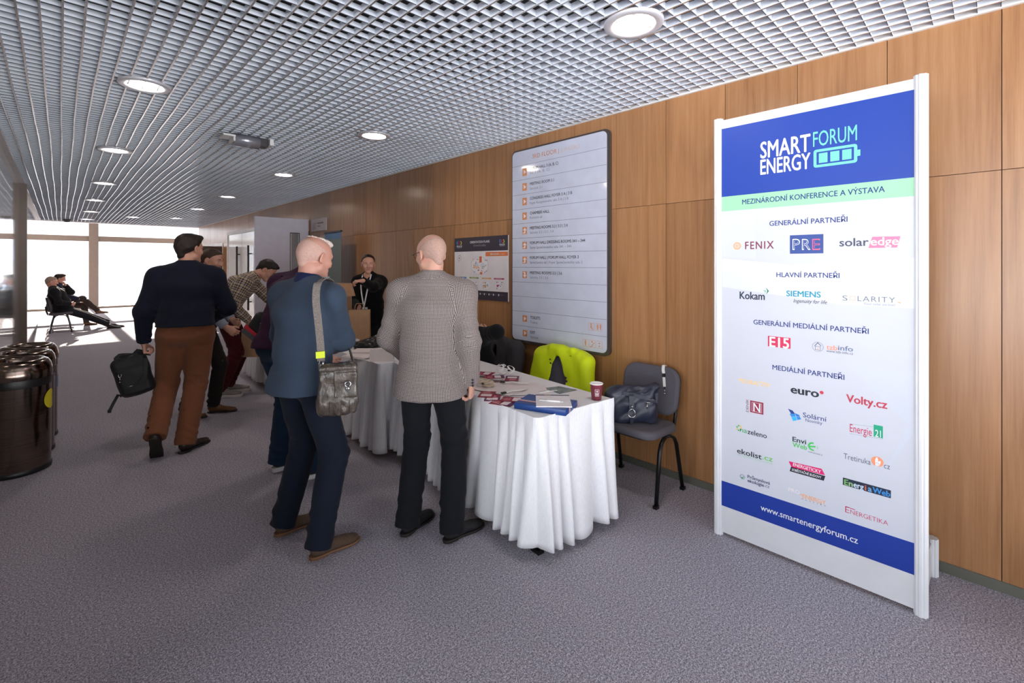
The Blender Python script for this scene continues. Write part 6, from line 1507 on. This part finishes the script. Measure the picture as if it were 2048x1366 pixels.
# ---- older man in the blue sweater with the messenger bag
hd = D2R(16); ex, ey = 1.07, 2.72; Le = local_of(ex, ey, hd)
lh = Le(at_z(552, 1072)); rh = Le(at_z(622, 1119))
MAT_BLUSW = M_cloth('slate_blue_knit', (62, 75, 93), 0.22, 380, 0.95, 0.35); MAT_NAVYTR = M_cloth('navy_chinos', (24, 30, 44), 0.15, 300, 0.85, 0.15); MAT_SUEDE = M_cloth('brown_suede', (92, 74, 62), 0.2, 160, 0.9, 0.3)
E_ = person('balding older man in a slate blue sweater with a messenger bag, seen from behind', ex, ey, hd, 1.765, MAT_BLUSW, dict(m=MAT_NAVYTR, r=(0.104, 0.080, 0.070), drop=0.045, fold=1.2),
    dict(L=dict(p=(lh[0], lh[1], 0), yaw=-16), R=dict(p=(rh[0], rh[1], 0), yaw=-16)),
    dict(R=dict(w=(-0.13, 0.21, 1.06), hint=(1.0, -0.1, -0.5), n=(-1, 0, 0), curl=(30, 40, 25)), L=dict(w=(-0.25, 0.20, 1.00), hint=(-0.9, -0.5, -0.4), n=(1, 0, 0), curl=(30, 40, 25))),
    hip=(-0.035, -0.075, None), lean=0, curve=8, twist=6, head=(0, 12), hair=('white_tuft', M_hair('white_hair', (226, 214, 204))), skin=SK2, g=1.0, h=0.0055, hem=0.085, ease=0.012, shoes=(MAT_SUEDE, M_plain('tan_sole', (120, 84, 58), 0.6), 'derby'), collar=None, belly=0.05, topname='sweater', sh=1.06)
cl = [Prim(E_['N']-E_['up3']*0.035, E_['N']+nrm(dirp(10))*0.034, 0.086, 0.070, k=0.01, cuts=[(E_['N']+nrm(dirp(10))*0.034, dirp(14))])]
link('shirt_collar', soft_mesh('shirt_collar', cl, M_cloth('navy_cotton', (34, 40, 76), 0.1, 300, 0.85, 0.15), 0.0055), E_['root'])
me = soft_mesh('hair_fringe', hair_prims('stubble', E_['HC'], E_['Rh'], E_['s']*0.99), M_plain('thin_white_fringe', (204, 164, 150), 0.7, var=0.1, scale=140), 0.0042, None, 1); link('hair_fringe', me, E_['root'])

# messenger bag on the right hip, strap over the right shoulder
Z_ = lambda px, py, zc: at_depth(px, py, zc)
tl, tr, bl_, br_ = Z_(641, 722, 2.44), Z_(716, 727, 2.50), Z_(634, 826, 2.42), Z_(713, 830, 2.48)
bc = (tl+tr+bl_+br_)/4; bx = ((tr-tl)+(br_-bl_)); bx.z = 0; bw = bx.length/2; bang = math.atan2(bx.y, bx.x); bh = ((tl.z-bl_.z)+(tr.z-br_.z))/2
bag = thing('messenger_bag', 'crinkled grey-brown leather messenger bag hanging at the older man\'s hip', 'bag', (bc.x, bc.y, bc.z-bh/2), bang)
def mat_crinkle():
    t = NT('crinkled_leather'); n = t.noise(38, 5, 0.65, mapping=(1, 1, 0.55)); n2 = t.noise(9, 3)
    col = t.ramp(n, [(0.3, rgb(48, 40, 36)), (0.55, rgb(82, 73, 65)), (0.75, rgb(112, 102, 92))]); t.bump(n, 0.7, 0.006); return t.set(col, 0.24, 0.0, 0.8)
MAT_CRINK = mat_crinkle()
w1 = noise_fn(40, 0.004, 8, 61); w2n = noise_fn(95, 0.0022, 8, 62)
link('bag_body', soft_mesh('bag_body', [RBox((0, 0, bh*0.5), (bw/2, 0.045, bh*0.5), 0.025, None, 0.02), Ell((-0.01, -0.01, bh*0.25), (bw*0.46, 0.055, bh*0.22), None, 0.04)], MAT_CRINK, 0.0045, lambda P_: w1(P_)+w2n(P_), 1), bag)
w3 = noise_fn(50, 0.0018, 8, 63)
link('front_flap', soft_mesh('front_flap', [RBox((bw*0.20, -0.047, bh*0.60), (bw*0.30, 0.012, bh*0.26), 0.010, None, 0.01), RBox((bw*0.0, -0.043, bh*0.92), (bw*0.49, 0.012, bh*0.055), 0.010, None, 0.01)], MAT_CRINK, 0.0045, w3, 1), bag)
m = MB()
for x_ in (-bw*0.22, bw*0.08, bw*0.30): m.tube([(x_, -0.0585, bh*0.08), (x_+0.002, -0.0615, bh*0.30)], 0.0016, 6)
m.tube([(-bw*0.46, -0.052, bh*0.82), (-bw*0.30, -0.054, bh*0.82), (-bw*0.29, -0.054, bh*0.98)], 0.0016, 6); obj('piping', m, M_plain('dark_piping', (44, 38, 36), 0.4), bag)
m = MB(); m.tube([(bw*0.26+0.014*math.cos(a), -0.066, bh*0.62+0.014*math.sin(a)) for a in [2*math.pi*k/18 for k in range(18)]], 0.0035, 8, closed=True); m.rbox(bw*0.26-0.008, -0.068, bh*0.50, bw*0.26+0.008, -0.058, bh*0.56, 0.003); obj('turn_lock', m, MAT_CHROME, bag, 'round chrome lock')
m = MB(); m.rbox(-bw*0.50, -0.02, bh*0.88, -bw*0.34, 0.012, bh*1.02, 0.006); obj('strap_tab', m, MAT_CRINK, bag)
# strap: up the back, over the shoulder, down the front
ia = Matrix.Rotation(-bang, 4, 'Z') @ Matrix.Translation((-bc.x, -bc.y, -(bc.z-bh/2)))
rj = world_pt(E_, E_['sho'][1]); sp_ = world_pt(E_, E_['S']+E_['r3']*0.10*E_['s']+E_['up3']*0.083)
fw = Vector((math.cos(hd), math.sin(hd), 0)); rt = Vector((math.sin(hd), -math.cos(hd), 0)); bk = -fw
top_c = Z_(650, 553, 2.62)
path = [Z_(642, 722, 2.44), Z_(641, 690, 2.435), Z_(636, 640, 2.43), Z_(632, 600, 2.435), Z_(634, 572, 2.46), Z_(640, 563, 2.50), Z_(650, 557, 2.56), Z_(662, 561, 2.65), Z_(672, 578, 2.74), Z_(682, 600, 2.84), Z_(690, 655, 2.86), Z_(699, 698, 2.74), Z_(708, 728, 2.55)]
to_cam = lambda p: (Vector((0, 0, H))-p).normalized()
nrs = [to_cam(p) for p in path[:5]]+[Vector((bk.x*0.6, bk.y*0.6, 0.8)), Vector((0, 0, 1)), Vector((fw.x*0.6, fw.y*0.6, 0.8))]+[(fw*0.8+rt*0.6) for _ in path[8:]]
def spline(pts, n=6):
    out = []; P_ = [pts[0]]+list(pts)+[pts[-1]]
    for i in range(1, len(P_)-2):
        for k in range(n):
            t_ = k/n; a, b, c, d_ = P_[i-1], P_[i], P_[i+1], P_[i+2]
            out.append(0.5*((2*b)+(c-a)*t_+(2*a-5*b+4*c-d_)*t_*t_+(3*b-a-3*c+d_)*t_**3))
    out.append(pts[-1]); return out
m = MB(); m.strip([ia @ p for p in spline(path, 5)], 0.037, 0.004, [ia.to_3x3() @ v for v in spline(nrs, 5)]); tw = NT('grey_webbing'); nn = tw.noise(420, 2); tw.bump(nn, 0.5, 0.001); tw.set(tw.ramp(nn, [(0.35, rgb(92, 84, 80)), (0.65, rgb(150, 140, 132))]), 0.85); obj('shoulder_strap', m, tw.m, bag, 'grey webbing strap')
m = MB(); a0, a1 = Z_(641, 716, 2.425), Z_(640.5, 703, 2.425); m.strip([ia @ a0, ia @ a1], 0.044, 0.010, ia.to_3x3() @ to_cam(a0)); obj('reflective_tag', m, M_plain('neon_tag', (222, 236, 30), 0.4), bag, 'neon yellow tag on the strap')
m = MB(); m.tube([ia @ Z_(646, 723, 2.42), ia @ Z_(646, 732, 2.42)], 0.005, 8); m.tube([ia @ Z_(639, 722, 2.42), ia @ Z_(637, 738, 2.42)], 0.004, 8); q = Z_(652, 556, 2.56); m.box((ia @ q).x-0.02, (ia @ q).y-0.01, (ia @ q).z, (ia @ q).x+0.02, (ia @ q).y+0.01, (ia @ q).z+0.008); obj('strap_hardware', m, MAT_CHROME, bag)

# ---- man in the navy jumper walking away with a laptop bag
hd = D2R(72); ax, ay = 0.775, 4.84; La = local_of(ax, ay, hd)
MAT_NVYJ = M_cloth('navy_jumper', (25, 28, 43), 0.2, 380, 0.95, 0.25); MAT_BRNTR = M_cloth('rust_corduroy', (122, 76, 52), 0.14, 260, 0.92, 0.25, sheen=0.4); MAT_DKHAIR = M_hair('dark_brown_hair', (40, 30, 26)); MAT_BRSHOE = M_plain('dark_brown_leather', (40, 28, 24), 0.3)
lw = La(Z_(288, 683, 3.93)); tl_ = La(at_z(322, 915)); rh = La(at_z(352, 909))
A = person('dark-haired man in a navy jumper and rust trousers walking away with a laptop bag', ax, ay, hd, 1.87, MAT_NVYJ, dict(m=MAT_BRNTR, r=(0.112, 0.082, 0.074), drop=0.04),
    dict(L=dict(p=(tl_[0]-0.03, tl_[1], 0.012), yaw=4, pitch=52), R=dict(p=(rh[0]+0.03, rh[1], 0), yaw=-36)),
    dict(L=dict(w=lw, hint=(-0.35, -0.9, 0), d=(0.05, 0.1, -1), n=(1, 0.15, 0), curl=(60, 75, 45), thumb=40), R=dict(w=(0.15, 0.26, 1.08), hint=(0.75, -0.6, -0.3), n=(-1, 0, 0), curl=(50, 60, 40))),
    lean=3, curve=3, head=(-38, 2), hair=('short', MAT_DKHAIR), skin=SK3, g=1.10, h=0.006, hem=-0.025, ease=0.014, shoes=(MAT_BRSHOE, MAT_SOLE, 'derby'), collar=(0.068, 0.030), topname='jumper', belly=0.04)
a_, el, wr = A['arm'][-1]; fd = nrm(wr-el)
link('shirt_cuff', soft_mesh('shirt_cuff', [Prim(wr-fd*0.03, wr+fd*0.012, 0.036, 0.035, cuts=[(wr+fd*0.012, fd)])], M_cloth('white_cotton', (216, 216, 224), 0.03, 300, 0.8, 0.05), 0.005), A['root'])
# laptop bag in his left hand
gp = world_pt(A, wr+fd*0.10)                              # where the fingers close
tl, tr = Z_(246, 722, 3.86), Z_(304, 702, 3.96); c0 = Z_(268, 750, 3.90)
bx = (tr-tl); ang = math.atan2(bx.y, bx.x); tilt = math.atan2(bx.z, math.hypot(bx.x, bx.y))*0.75
lb = thing('laptop_bag', 'black padded laptop bag with silver hook carried by the walking man', 'bag', (c0.x, c0.y, c0.z), ang)
Rt = Matrix.Rotation(-tilt, 4, 'Y')
R3 = np.array(Rt.to_3x3())
MAT_NYLON = M_cloth('black_nylon', (18, 18, 21), 0.2, 300, 0.6, 0.2, spec=0.4)
w4 = noise_fn(24, 0.004, 7, 71)
HW, HT = 0.122, 0.168
link('bag_body', soft_mesh('bag_body', [RBox((0, 0, 0), (HW, 0.055, HT), 0.045, R3, 0.01), RBox(R3@V3(0.0, -0.03, -0.03), (HW*0.86, 0.045, HT*0.72), 0.03, R3, 0.012)], MAT_NYLON, 0.006, w4, 1), lb)
il = Matrix.Rotation(-ang, 4, 'Z') @ Matrix.Translation((-c0.x, -c0.y, -c0.z)); gl_ = il @ gp
for sy in (-1, 1):
    pts = [Rt @ Vector((-0.065, sy*0.045, HT-0.03)), Rt @ Vector((-0.06, sy*0.040, HT+0.02)), gl_+Vector((-0.045, sy*0.012, -0.02)), gl_+Vector((0, sy*0.006, 0.0)), gl_+Vector((0.045, sy*0.012, -0.02)), Rt @ Vector((0.06, sy*0.040, HT+0.02)), Rt @ Vector((0.065, sy*0.045, HT-0.03))]
    m = MB(); m.strip(spline(pts, 4), 0.028, 0.006, Vector((0, 1, 0.15))); obj('handle', m, MAT_NYLON, lb)
m = MB(); pts = [Rt @ Vector((HW-0.01, -0.05, HT-0.05)), Rt @ Vector((HW-0.02, -0.085, HT*0.3)), Rt @ Vector((HW*0.55, -0.088, -HT*0.25)), Rt @ Vector((0.0, -0.085, -HT*0.45)), Rt @ Vector((-HW*0.5, -0.082, -HT*0.38))]; m.strip(spline(pts, 5), 0.030, 0.004, Vector((0, -1, 0.1))); obj('shoulder_strap', m, MAT_NYLON, lb)
e0 = il @ Z_(236, 790, 3.84); e1 = il @ Z_(227, 806, 3.80); e2 = il @ Z_(219, 822, 3.78)
m = MB(); m.strip([Rt @ Vector((-HW+0.01, -0.03, -HT+0.03)), e0, e1, e2], 0.022, 0.004, Vector((0.2, -1, 0))); m.rbox(e2.x-0.012, e2.y-0.008, e2.z-0.015, e2.x+0.012, e2.y+0.008, e2.z+0.012, 0.004); obj('strap_end', m, MAT_NYLON, lb)
m = MB(); q = Rt @ Vector((-HW*0.62, -0.085, HT*0.12)); m.tube([(q.x+0.010*math.cos(a), q.y, q.z+0.02+0.014*math.sin(a)) for a in [math.pi*(0.8+1.4*k/10) for k in range(11)]], 0.003, 6); m.tube([(q.x, q.y, q.z+0.006), (q.x, q.y, q.z-0.03)], 0.004, 6); m.sphere((q.x, q.y, q.z-0.034), 0.007, 8); q2 = Rt @ Vector((-HW*0.2, -0.085, -HT*0.42)); m.tube([(q2.x-0.02, q2.y, q2.z-0.004), (q2.x+0.012, q2.y, q2.z+0.004)], 0.0035, 6); obj('snap_hook', m, MAT_CHROME, lb, 'silver snap hook')

# ---- man in dark clothes half hidden behind him
hd = D2R(-38); bx_, by_ = 1.03, 5.78; Lb = local_of(bx_, by_, hd)
MAT_DKTOP = M_cloth('charcoal_jacket', (30, 30, 36), 0.2, 300); MAT_DKTR = M_cloth('dark_olive_trousers', (36, 33, 32), 0.15, 300); MAT_TAN = M_plain('tan_leather', (104, 66, 38), 0.35)
rw = Lb(Z_(453, 655, 4.75))
B = person('man in dark clothes with pale sleeves, half hidden behind the walking man', bx_, by_, hd, 1.78, MAT_DKTOP, dict(m=MAT_DKTR, r=(0.098, 0.072, 0.060), drop=0.02),
    dict(R=dict(p=(0.02, -0.16, 0), yaw=-8), L=dict(p=(-0.10, 0.05, 0), yaw=8)), dict(R=dict(w=rw, hint=(0.4, -0.9, -0.2), d=(0, 0.8, -0.6), n=(-1, 0, -0.2), curl=(45, 50, 35)), L=dict(w=(-0.20, 0.25, 0.98), hint=(-0.5, -0.8, 0), n=(1, 0, 0))),
    lean=6, curve=8, head=(-4, 12), hair=('crop', M_hair('brown_crop', (66, 48, 38))), skin=SK3, g=1.02, h=0.0065, hem=0.06, ease=0.012, sleeve_end=0.0, shoes=(MAT_TAN, MAT_SOLE, 'derby'), collar=(0.064, 0.02), topname='jacket')
for q in (-1, 1):
    a_, el, wr = B['arm'][q]; fd = nrm(wr-el)
    link('shirt_sleeve', soft_mesh('shirt_sleeve', [Prim(el-fd*0.01, el+(wr-el)*0.93, 0.055, 0.045, k=0.01, wr=folds(0.27, 0.005, 18, (0.1, 0.9), 0.3, 5+q), cuts=[(el+(wr-el)*0.93, fd)])], M_cloth('pale_blue_shirt', (150, 156, 170), 0.08, 260, 0.85, 0.15), 0.0065), B['root'])

# ---- man in the plaid shirt bending to the far table, paper bag in hand
hd = D2R(-24); cx_, cy_ = 1.50, 6.47; Lc = local_of(cx_, cy_, hd)
MAT_MAROON = M_cloth('maroon_trousers', (74, 22, 30), 0.15, 300, 0.9, 0.2); MAT_SNK = M_plain('grey_sneaker', (150, 142, 138), 0.6, var=0.1)
rw = Lc(Z_(497, 640, 5.62))
C_ = person('man in a plaid shirt and maroon trousers bending over the far table', cx_, cy_, hd, 1.84, M_plaid('plaid_cotton'), dict(m=MAT_MAROON, r=(0.102, 0.078, 0.064), drop=0.03),
    dict(R=dict(p=(0.11, -0.14, 0), yaw=-8), L=dict(p=(-0.11, -0.10, 0), yaw=6)), dict(R=dict(w=rw, hint=(0.5, -0.8, 0), d=(0, 0.05, -1), n=(-1, 0.1, 0), curl=(62, 75, 45), thumb=40), L=dict(w=(-0.20, 0.62, 0.92), hint=(-0.8, -0.3, -0.3), n=(0, 0, -1), curl=(10, 15, 10))),
    lean=26, curve=26, head=(-6, 44), hair=('short', M_hair('dark_wavy_hair', (38, 30, 28))), skin=SK3, g=1.04, h=0.0065, hem=0.06, ease=0.016, shoes=(MAT_SNK, M_plain('white_sole', (206, 200, 196), 0.6), 'sneaker'), collar=(0.068, 0.03), uv=True, topname='shirt', hip=(0, -0.06, None))
a_, el, wr = C_['arm'][1]; gp = world_pt(C_, wr+nrm(wr-el)*0.10)
tb = paper_bag('brown paper bag hanging from the plaid-shirted man\'s hand', (gp.x, gp.y, gp.z-0.375), D2R(-38), 0.27, 0.12, 0.335)

# ---- man in the purple jumper leaning over, behind the older man
hd = D2R(30); dx_, dy_ = 1.275, 3.655; Ld = local_of(dx_, dy_, hd); dl, dr = Ld(at_z(546, 944)), Ld(at_z(614, 958))
D_ = person('man in a dark purple jumper and jeans leaning over, mostly hidden by the older man', dx_, dy_, hd, 1.86, M_cloth('purple_knit', (56, 28, 54), 0.18, 360, 0.95, 0.3), dict(m=M_cloth('blue_jeans', (24, 44, 66), 0.2, 320, 0.9, 0.25), r=(0.104, 0.080, 0.074), drop=0.05),
    dict(L=dict(p=(dl[0], dl[1], 0), yaw=-26), R=dict(p=(dr[0], dr[1], 0), yaw=-30)), dict(R=dict(w=(0.05, 0.44, 0.93), hint=(0.8, -0.4, 0), n=(0, 0, -1), curl=(10, 15, 10)), L=dict(w=(-0.08, 0.40, 0.95), hint=(-0.15, -0.6, -0.6), n=(0, 0, -1), curl=(10, 15, 10))),
    lean=15, curve=24, head=(-8, 38), hair=('crop', M_hair('grey_brown_crop', (86, 72, 64))), skin=SK1, g=0.96, h=0.0065, hem=0.035, ease=0.012, shoes=(M_plain('navy_canvas', (40, 44, 56), 0.7), M_plain('white_sole2', (222, 218, 216), 0.6), 'sneaker'), collar=(0.066, 0.02), topname='jumper', hip=(0.0, -0.14, None))
c0 = Z_(539, 662, 3.36)
sb = thing('sling_bag', 'black sling bag with a red stripe at the purple-jumper man\'s back', 'bag', (c0.x, c0.y, c0.z), D2R(-46))
Rt = np.array(Matrix.Rotation(D2R(38), 3, 'Y')); w5 = noise_fn(30, 0.003, 7, 81)
link('bag_body', soft_mesh('bag_body', [RBox((0, 0, 0), (0.15, 0.045, 0.075), 0.035, Rt, 0.01)], MAT_NYLON, 0.006, w5, 1), sb)
RtM = Matrix.Rotation(D2R(38), 4, 'Y')
m = MB(); m.box(-0.145, -0.053, -0.072, 0.145, -0.035, -0.050, 0, RtM); obj('stripe', m, M_plain('red_webbing', (196, 30, 48), 0.6), sb, 'red stripe'); m = MB(); m.box(-0.14, -0.050, -0.110, -0.02, -0.01, -0.073, 0, RtM); obj('side_pocket', m, M_plain('grey_mesh', (84, 82, 84), 0.8), sb)
m = MB(); m.tube([RtM @ Vector((-0.07, -0.055, 0.03)), RtM @ Vector((0.03, -0.057, 0.0)), RtM @ Vector((0.05, -0.056, -0.03))], 0.0025, 6); obj('zip', m, MAT_CHROME, sb)
sA = [il2 for il2 in ()]
isb = (Matrix.Translation(c0) @ Matrix.Rotation(D2R(-46), 4, 'Z')).inverted()
shl = world_pt(D_, D_['sho'][1]+D_['up3']*0.075-D_['r3']*0.05); bkp_ = world_pt(D_, D_['C']+V3(0, -0.155, 0.04)); 
m = MB(); m.strip(spline([RtM @ Vector((0.15, 0.0, 0.05)), isb @ bkp_, isb @ shl], 6), 0.035, 0.004, [Vector((-0.3, -0.8, 0.5))]*13); obj('shoulder_strap', m, MAT_NYLON, sb)
m = MB(); m.strip(spline([RtM @ Vector((0.0, -0.03, -0.09)), RtM @ Vector((0.10, -0.04, -0.12)), RtM @ Vector((0.20, -0.02, -0.05))], 5), 0.03, 0.004, Vector((0, -1, 0))); obj('strap_loop', m, MAT_NYLON, sb)

# ---- woman in black behind the tables, arm stretched across
hd = D2R(218); fx, fy = 2.83, 5.50; Lf = local_of(fx, fy, hd)
lw = Lf(Z_(725, 562, 5.34)); rw = Lf(Z_(718, 615, 5.58))
MAT_BLKCARD = M_cloth('black_cardigan', (17, 16, 18), 0.25, 300, 0.95, 0.25)
ld = Lf(Z_(704, 563, 5.30)); ldd = V3(ld)-V3(lw)
F_ = person('woman in a black cardigan behind the tables, one arm stretched in front of her face', fx, fy, hd, 1.73, MAT_BLKCARD, dict(m=MAT_BLKTR, r=(0.094, 0.068, 0.054), drop=0.02),
    dict(L=dict(p=(-0.11, -0.08, 0), yaw=5), R=dict(p=(0.11, -0.08, 0), yaw=-5)), dict(L=dict(w=lw, hint=(-0.35, 0.25, -1.0), d=tuple(ldd), n=(0.2, -0.2, -1), curl=(40, 48, 30), thumb=30), R=dict(w=rw, hint=(0.7, -0.7, 0), d=(0.1, 0.35, -0.9), n=(-1, 0, 0), curl=(25, 30, 20))),
    lean=4, curve=5, head=(26, 4, 0), hair=('back', M_hair('dark_tied_hair', (38, 26, 22), 0.45)), skin=SK3, g=0.95, h=0.0055, hem=0.10, ease=0.012, shoes=(MAT_BSHOE, MAT_SOLE, 'flat'), collar=None, topname='cardigan', female=True, sh=0.94)
S_, C0, W0 = F_['S'], F_['C'], F_['W']
fpts = lambda x_, z_, y_: tuple(V3(x_, y_, z_))
m = MB(); zN = F_['N'][2]; yF = F_['C'][1]+0.150
m.strip(spline([Vector((-0.055, F_['N'][1]+0.05, zN+0.005)), Vector((-0.052, yF-0.015, zN-0.10)), Vector((-0.035, yF+0.012, zN-0.22)), Vector((0.0, yF+0.016, zN-0.40))], 5), 0.016, 0.002, Vector((0, 1, 0.2)))
m.strip(spline([Vector((0.055, F_['N'][1]+0.05, zN+0.005)), Vector((0.052, yF-0.015, zN-0.10)), Vector((0.035, yF+0.012, zN-0.22)), Vector((0.0, yF+0.016, zN-0.40))], 5), 0.016, 0.002, Vector((0, 1, 0.2)))
ln_ = obj('lanyard', m, MAT_WHITEC, F_['root'], 'white lanyard'); m = MB(); m.rbox(-0.045, yF+0.012, zN-0.55, 0.045, yF+0.018, zN-0.40, 0.002); obj('name_card', m, M_plain('white_card', (226, 222, 222), 0.4), ln_, 'white name card')
ns = [Prim(tuple(V3(0, F_['C'][1]+0.020, zN-0.10)), tuple(V3(0, F_['N'][1]+0.03, zN-0.01)), 0.052, 0.060, 0.115, 0.05, U=(1, 0, 0), k=0.01)]
link('neckline', soft_mesh('neckline', ns, SK3, 0.0055), F_['root'])

# ---- person in black seated behind the front table
hd = D2R(176); hx, hy_ = 2.81, 3.325; Lh = local_of(hx, hy_, hd)
lw = Lh(Z_(972, 668, 4.16)); le = Lh(Z_(1002, 682, 4.28))
H_ = person('seated person in black, mostly hidden by the bald man, hand near the mouth', hx, hy_, hd, 1.64, M_cloth('black_knit', (19, 18, 21), 0.25, 300), dict(m=MAT_BLKTR, r=(0.092, 0.068, 0.056), drop=0.02),
    dict(L=dict(p=(-0.12, 0.40, 0), yaw=4, hint=(0, 1, 1)), R=dict(p=(0.12, 0.42, 0), yaw=-4, hint=(0, 1, 1))), dict(L=dict(w=lw, hint=(-0.8, -0.3, 0.35), d=(0.35, 0.6, 0.75), n=(0.8, -0.3, 0.2), curl=(45, 55, 35)), R=dict(w=(0.10, 0.30, 0.84), hint=(0.7, -0.6, -0.3), n=(0, 0, -1))),
    lean=14, curve=16, head=(-6, 24), hair=('long', M_hair('black_hair', (22, 20, 20), 0.4)), skin=SK3, g=0.98, h=0.006, hem=0.06, ease=0.014, shoes=(MAT_BSHOE, MAT_SOLE, 'flat'), collar=(0.06, 0.02), topname='top', female=True, hip=(0, -0.02, 0.545), sleeve_end=0.86)

# ---- two men sitting by the left wall far away, their chairs
gname = 'dark chairs by the left wall'
for i, (yy, lb) in enumerate(((15.36, 'dark chair of the man lounging by the left wall'), (16.40, 'dark chair of the man with crossed legs at the far left'), (17.2, 'empty dark chair farthest along the left wall'))):
    dup(chair0, (0.0, yy, 0), -math.pi/2, lb, gname)
hd = D2R(0); ix, iy = 0.02, 15.36
MAT_SUIT = M_cloth('black_suit', (26, 26, 30), 0.2, 200); MAT_SUITTR = M_cloth('dark_suit_trousers', (36, 38, 44), 0.15, 200)
I_ = person('grey-haired man in a dark suit lounging on a chair by the left wall', ix, iy, hd, 1.78, MAT_SUIT, dict(m=MAT_SUITTR, r=(0.098, 0.074, 0.060), drop=0.02),
    dict(R=dict(p=(0.10, 0.80, 0), yaw=-14, hint=(0, 0.3, 1)), L=dict(p=(-0.06, 0.88, 0), yaw=8, hint=(0, 0.3, 1))), dict(R=dict(w=(0.16, 0.14, 0.66), hint=(0.8, -0.5, -0.3), n=(-1, 0, 0)), L=dict(w=(0.0, 0.055, 1.10), hint=(-0.5, 0.6, -0.6), d=(0.1, -0.35, 0.9), n=(0, -1, 0), curl=(40, 50, 30))),
    lean=-26, curve=4, head=(0, 8), hair=('crop', M_hair('grey_crop', (150, 128, 116))), skin=SK2, g=1.12, h=0.008, hem=0.05, ease=0.014, shoes=(MAT_BRSHOE, MAT_SOLE, 'derby'), collar=(0.066, 0.02), topname='suit_jacket', hip=(0, 0.02, 0.535), belly=0.12)
b0 = I_['W']+V3(0, 0.055, 0.02)
link('shirt', soft_mesh('shirt', [Prim(tuple(I_['S']+V3(0, 0.075, -0.05)), tuple(I_['W']+V3(0, 0.095, -0.04)), 0.05, 0.085, 0.05, 0.07, U=(1, 0, 0))], M_cloth('cream_shirt', (214, 200, 184), 0.05, 200, 0.85, 0.1), 0.008), I_['root'])
ix, iy = 0.02, 16.42
J_ = person('dark-haired man sitting with crossed legs, behind the lounging man', ix, iy, D2R(-4), 1.78, M_cloth('navy_suit', (30, 34, 58), 0.2, 200), dict(m=M_cloth('brown_grey_trousers', (62, 54, 50), 0.15, 200), r=(0.095, 0.072, 0.058), drop=0.02),
    dict(L=dict(p=(-0.10, 0.40, 0), yaw=6, hint=(0, 1, 1)), R=dict(p=(0.02, 0.62, 0.30), yaw=10, hint=(0.1, 0.4, 1))), dict(R=dict(w=(0.14, 0.30, 0.72), hint=(0.7, -0.5, 0), n=(0, 0, -1)), L=dict(w=(-0.10, 0.30, 0.70), hint=(-0.7, -0.5, 0), n=(0, 0, -1))),
    lean=-8, curve=8, head=(0, 12), hair=('short', MAT_DKHAIR), skin=SK3, g=1.02, h=0.008, hem=0.05, ease=0.013, shoes=(MAT_TAN, MAT_SOLE, 'derby'), collar=(0.066, 0.02), topname='suit_jacket', hip=(0, -0.04, 0.545))
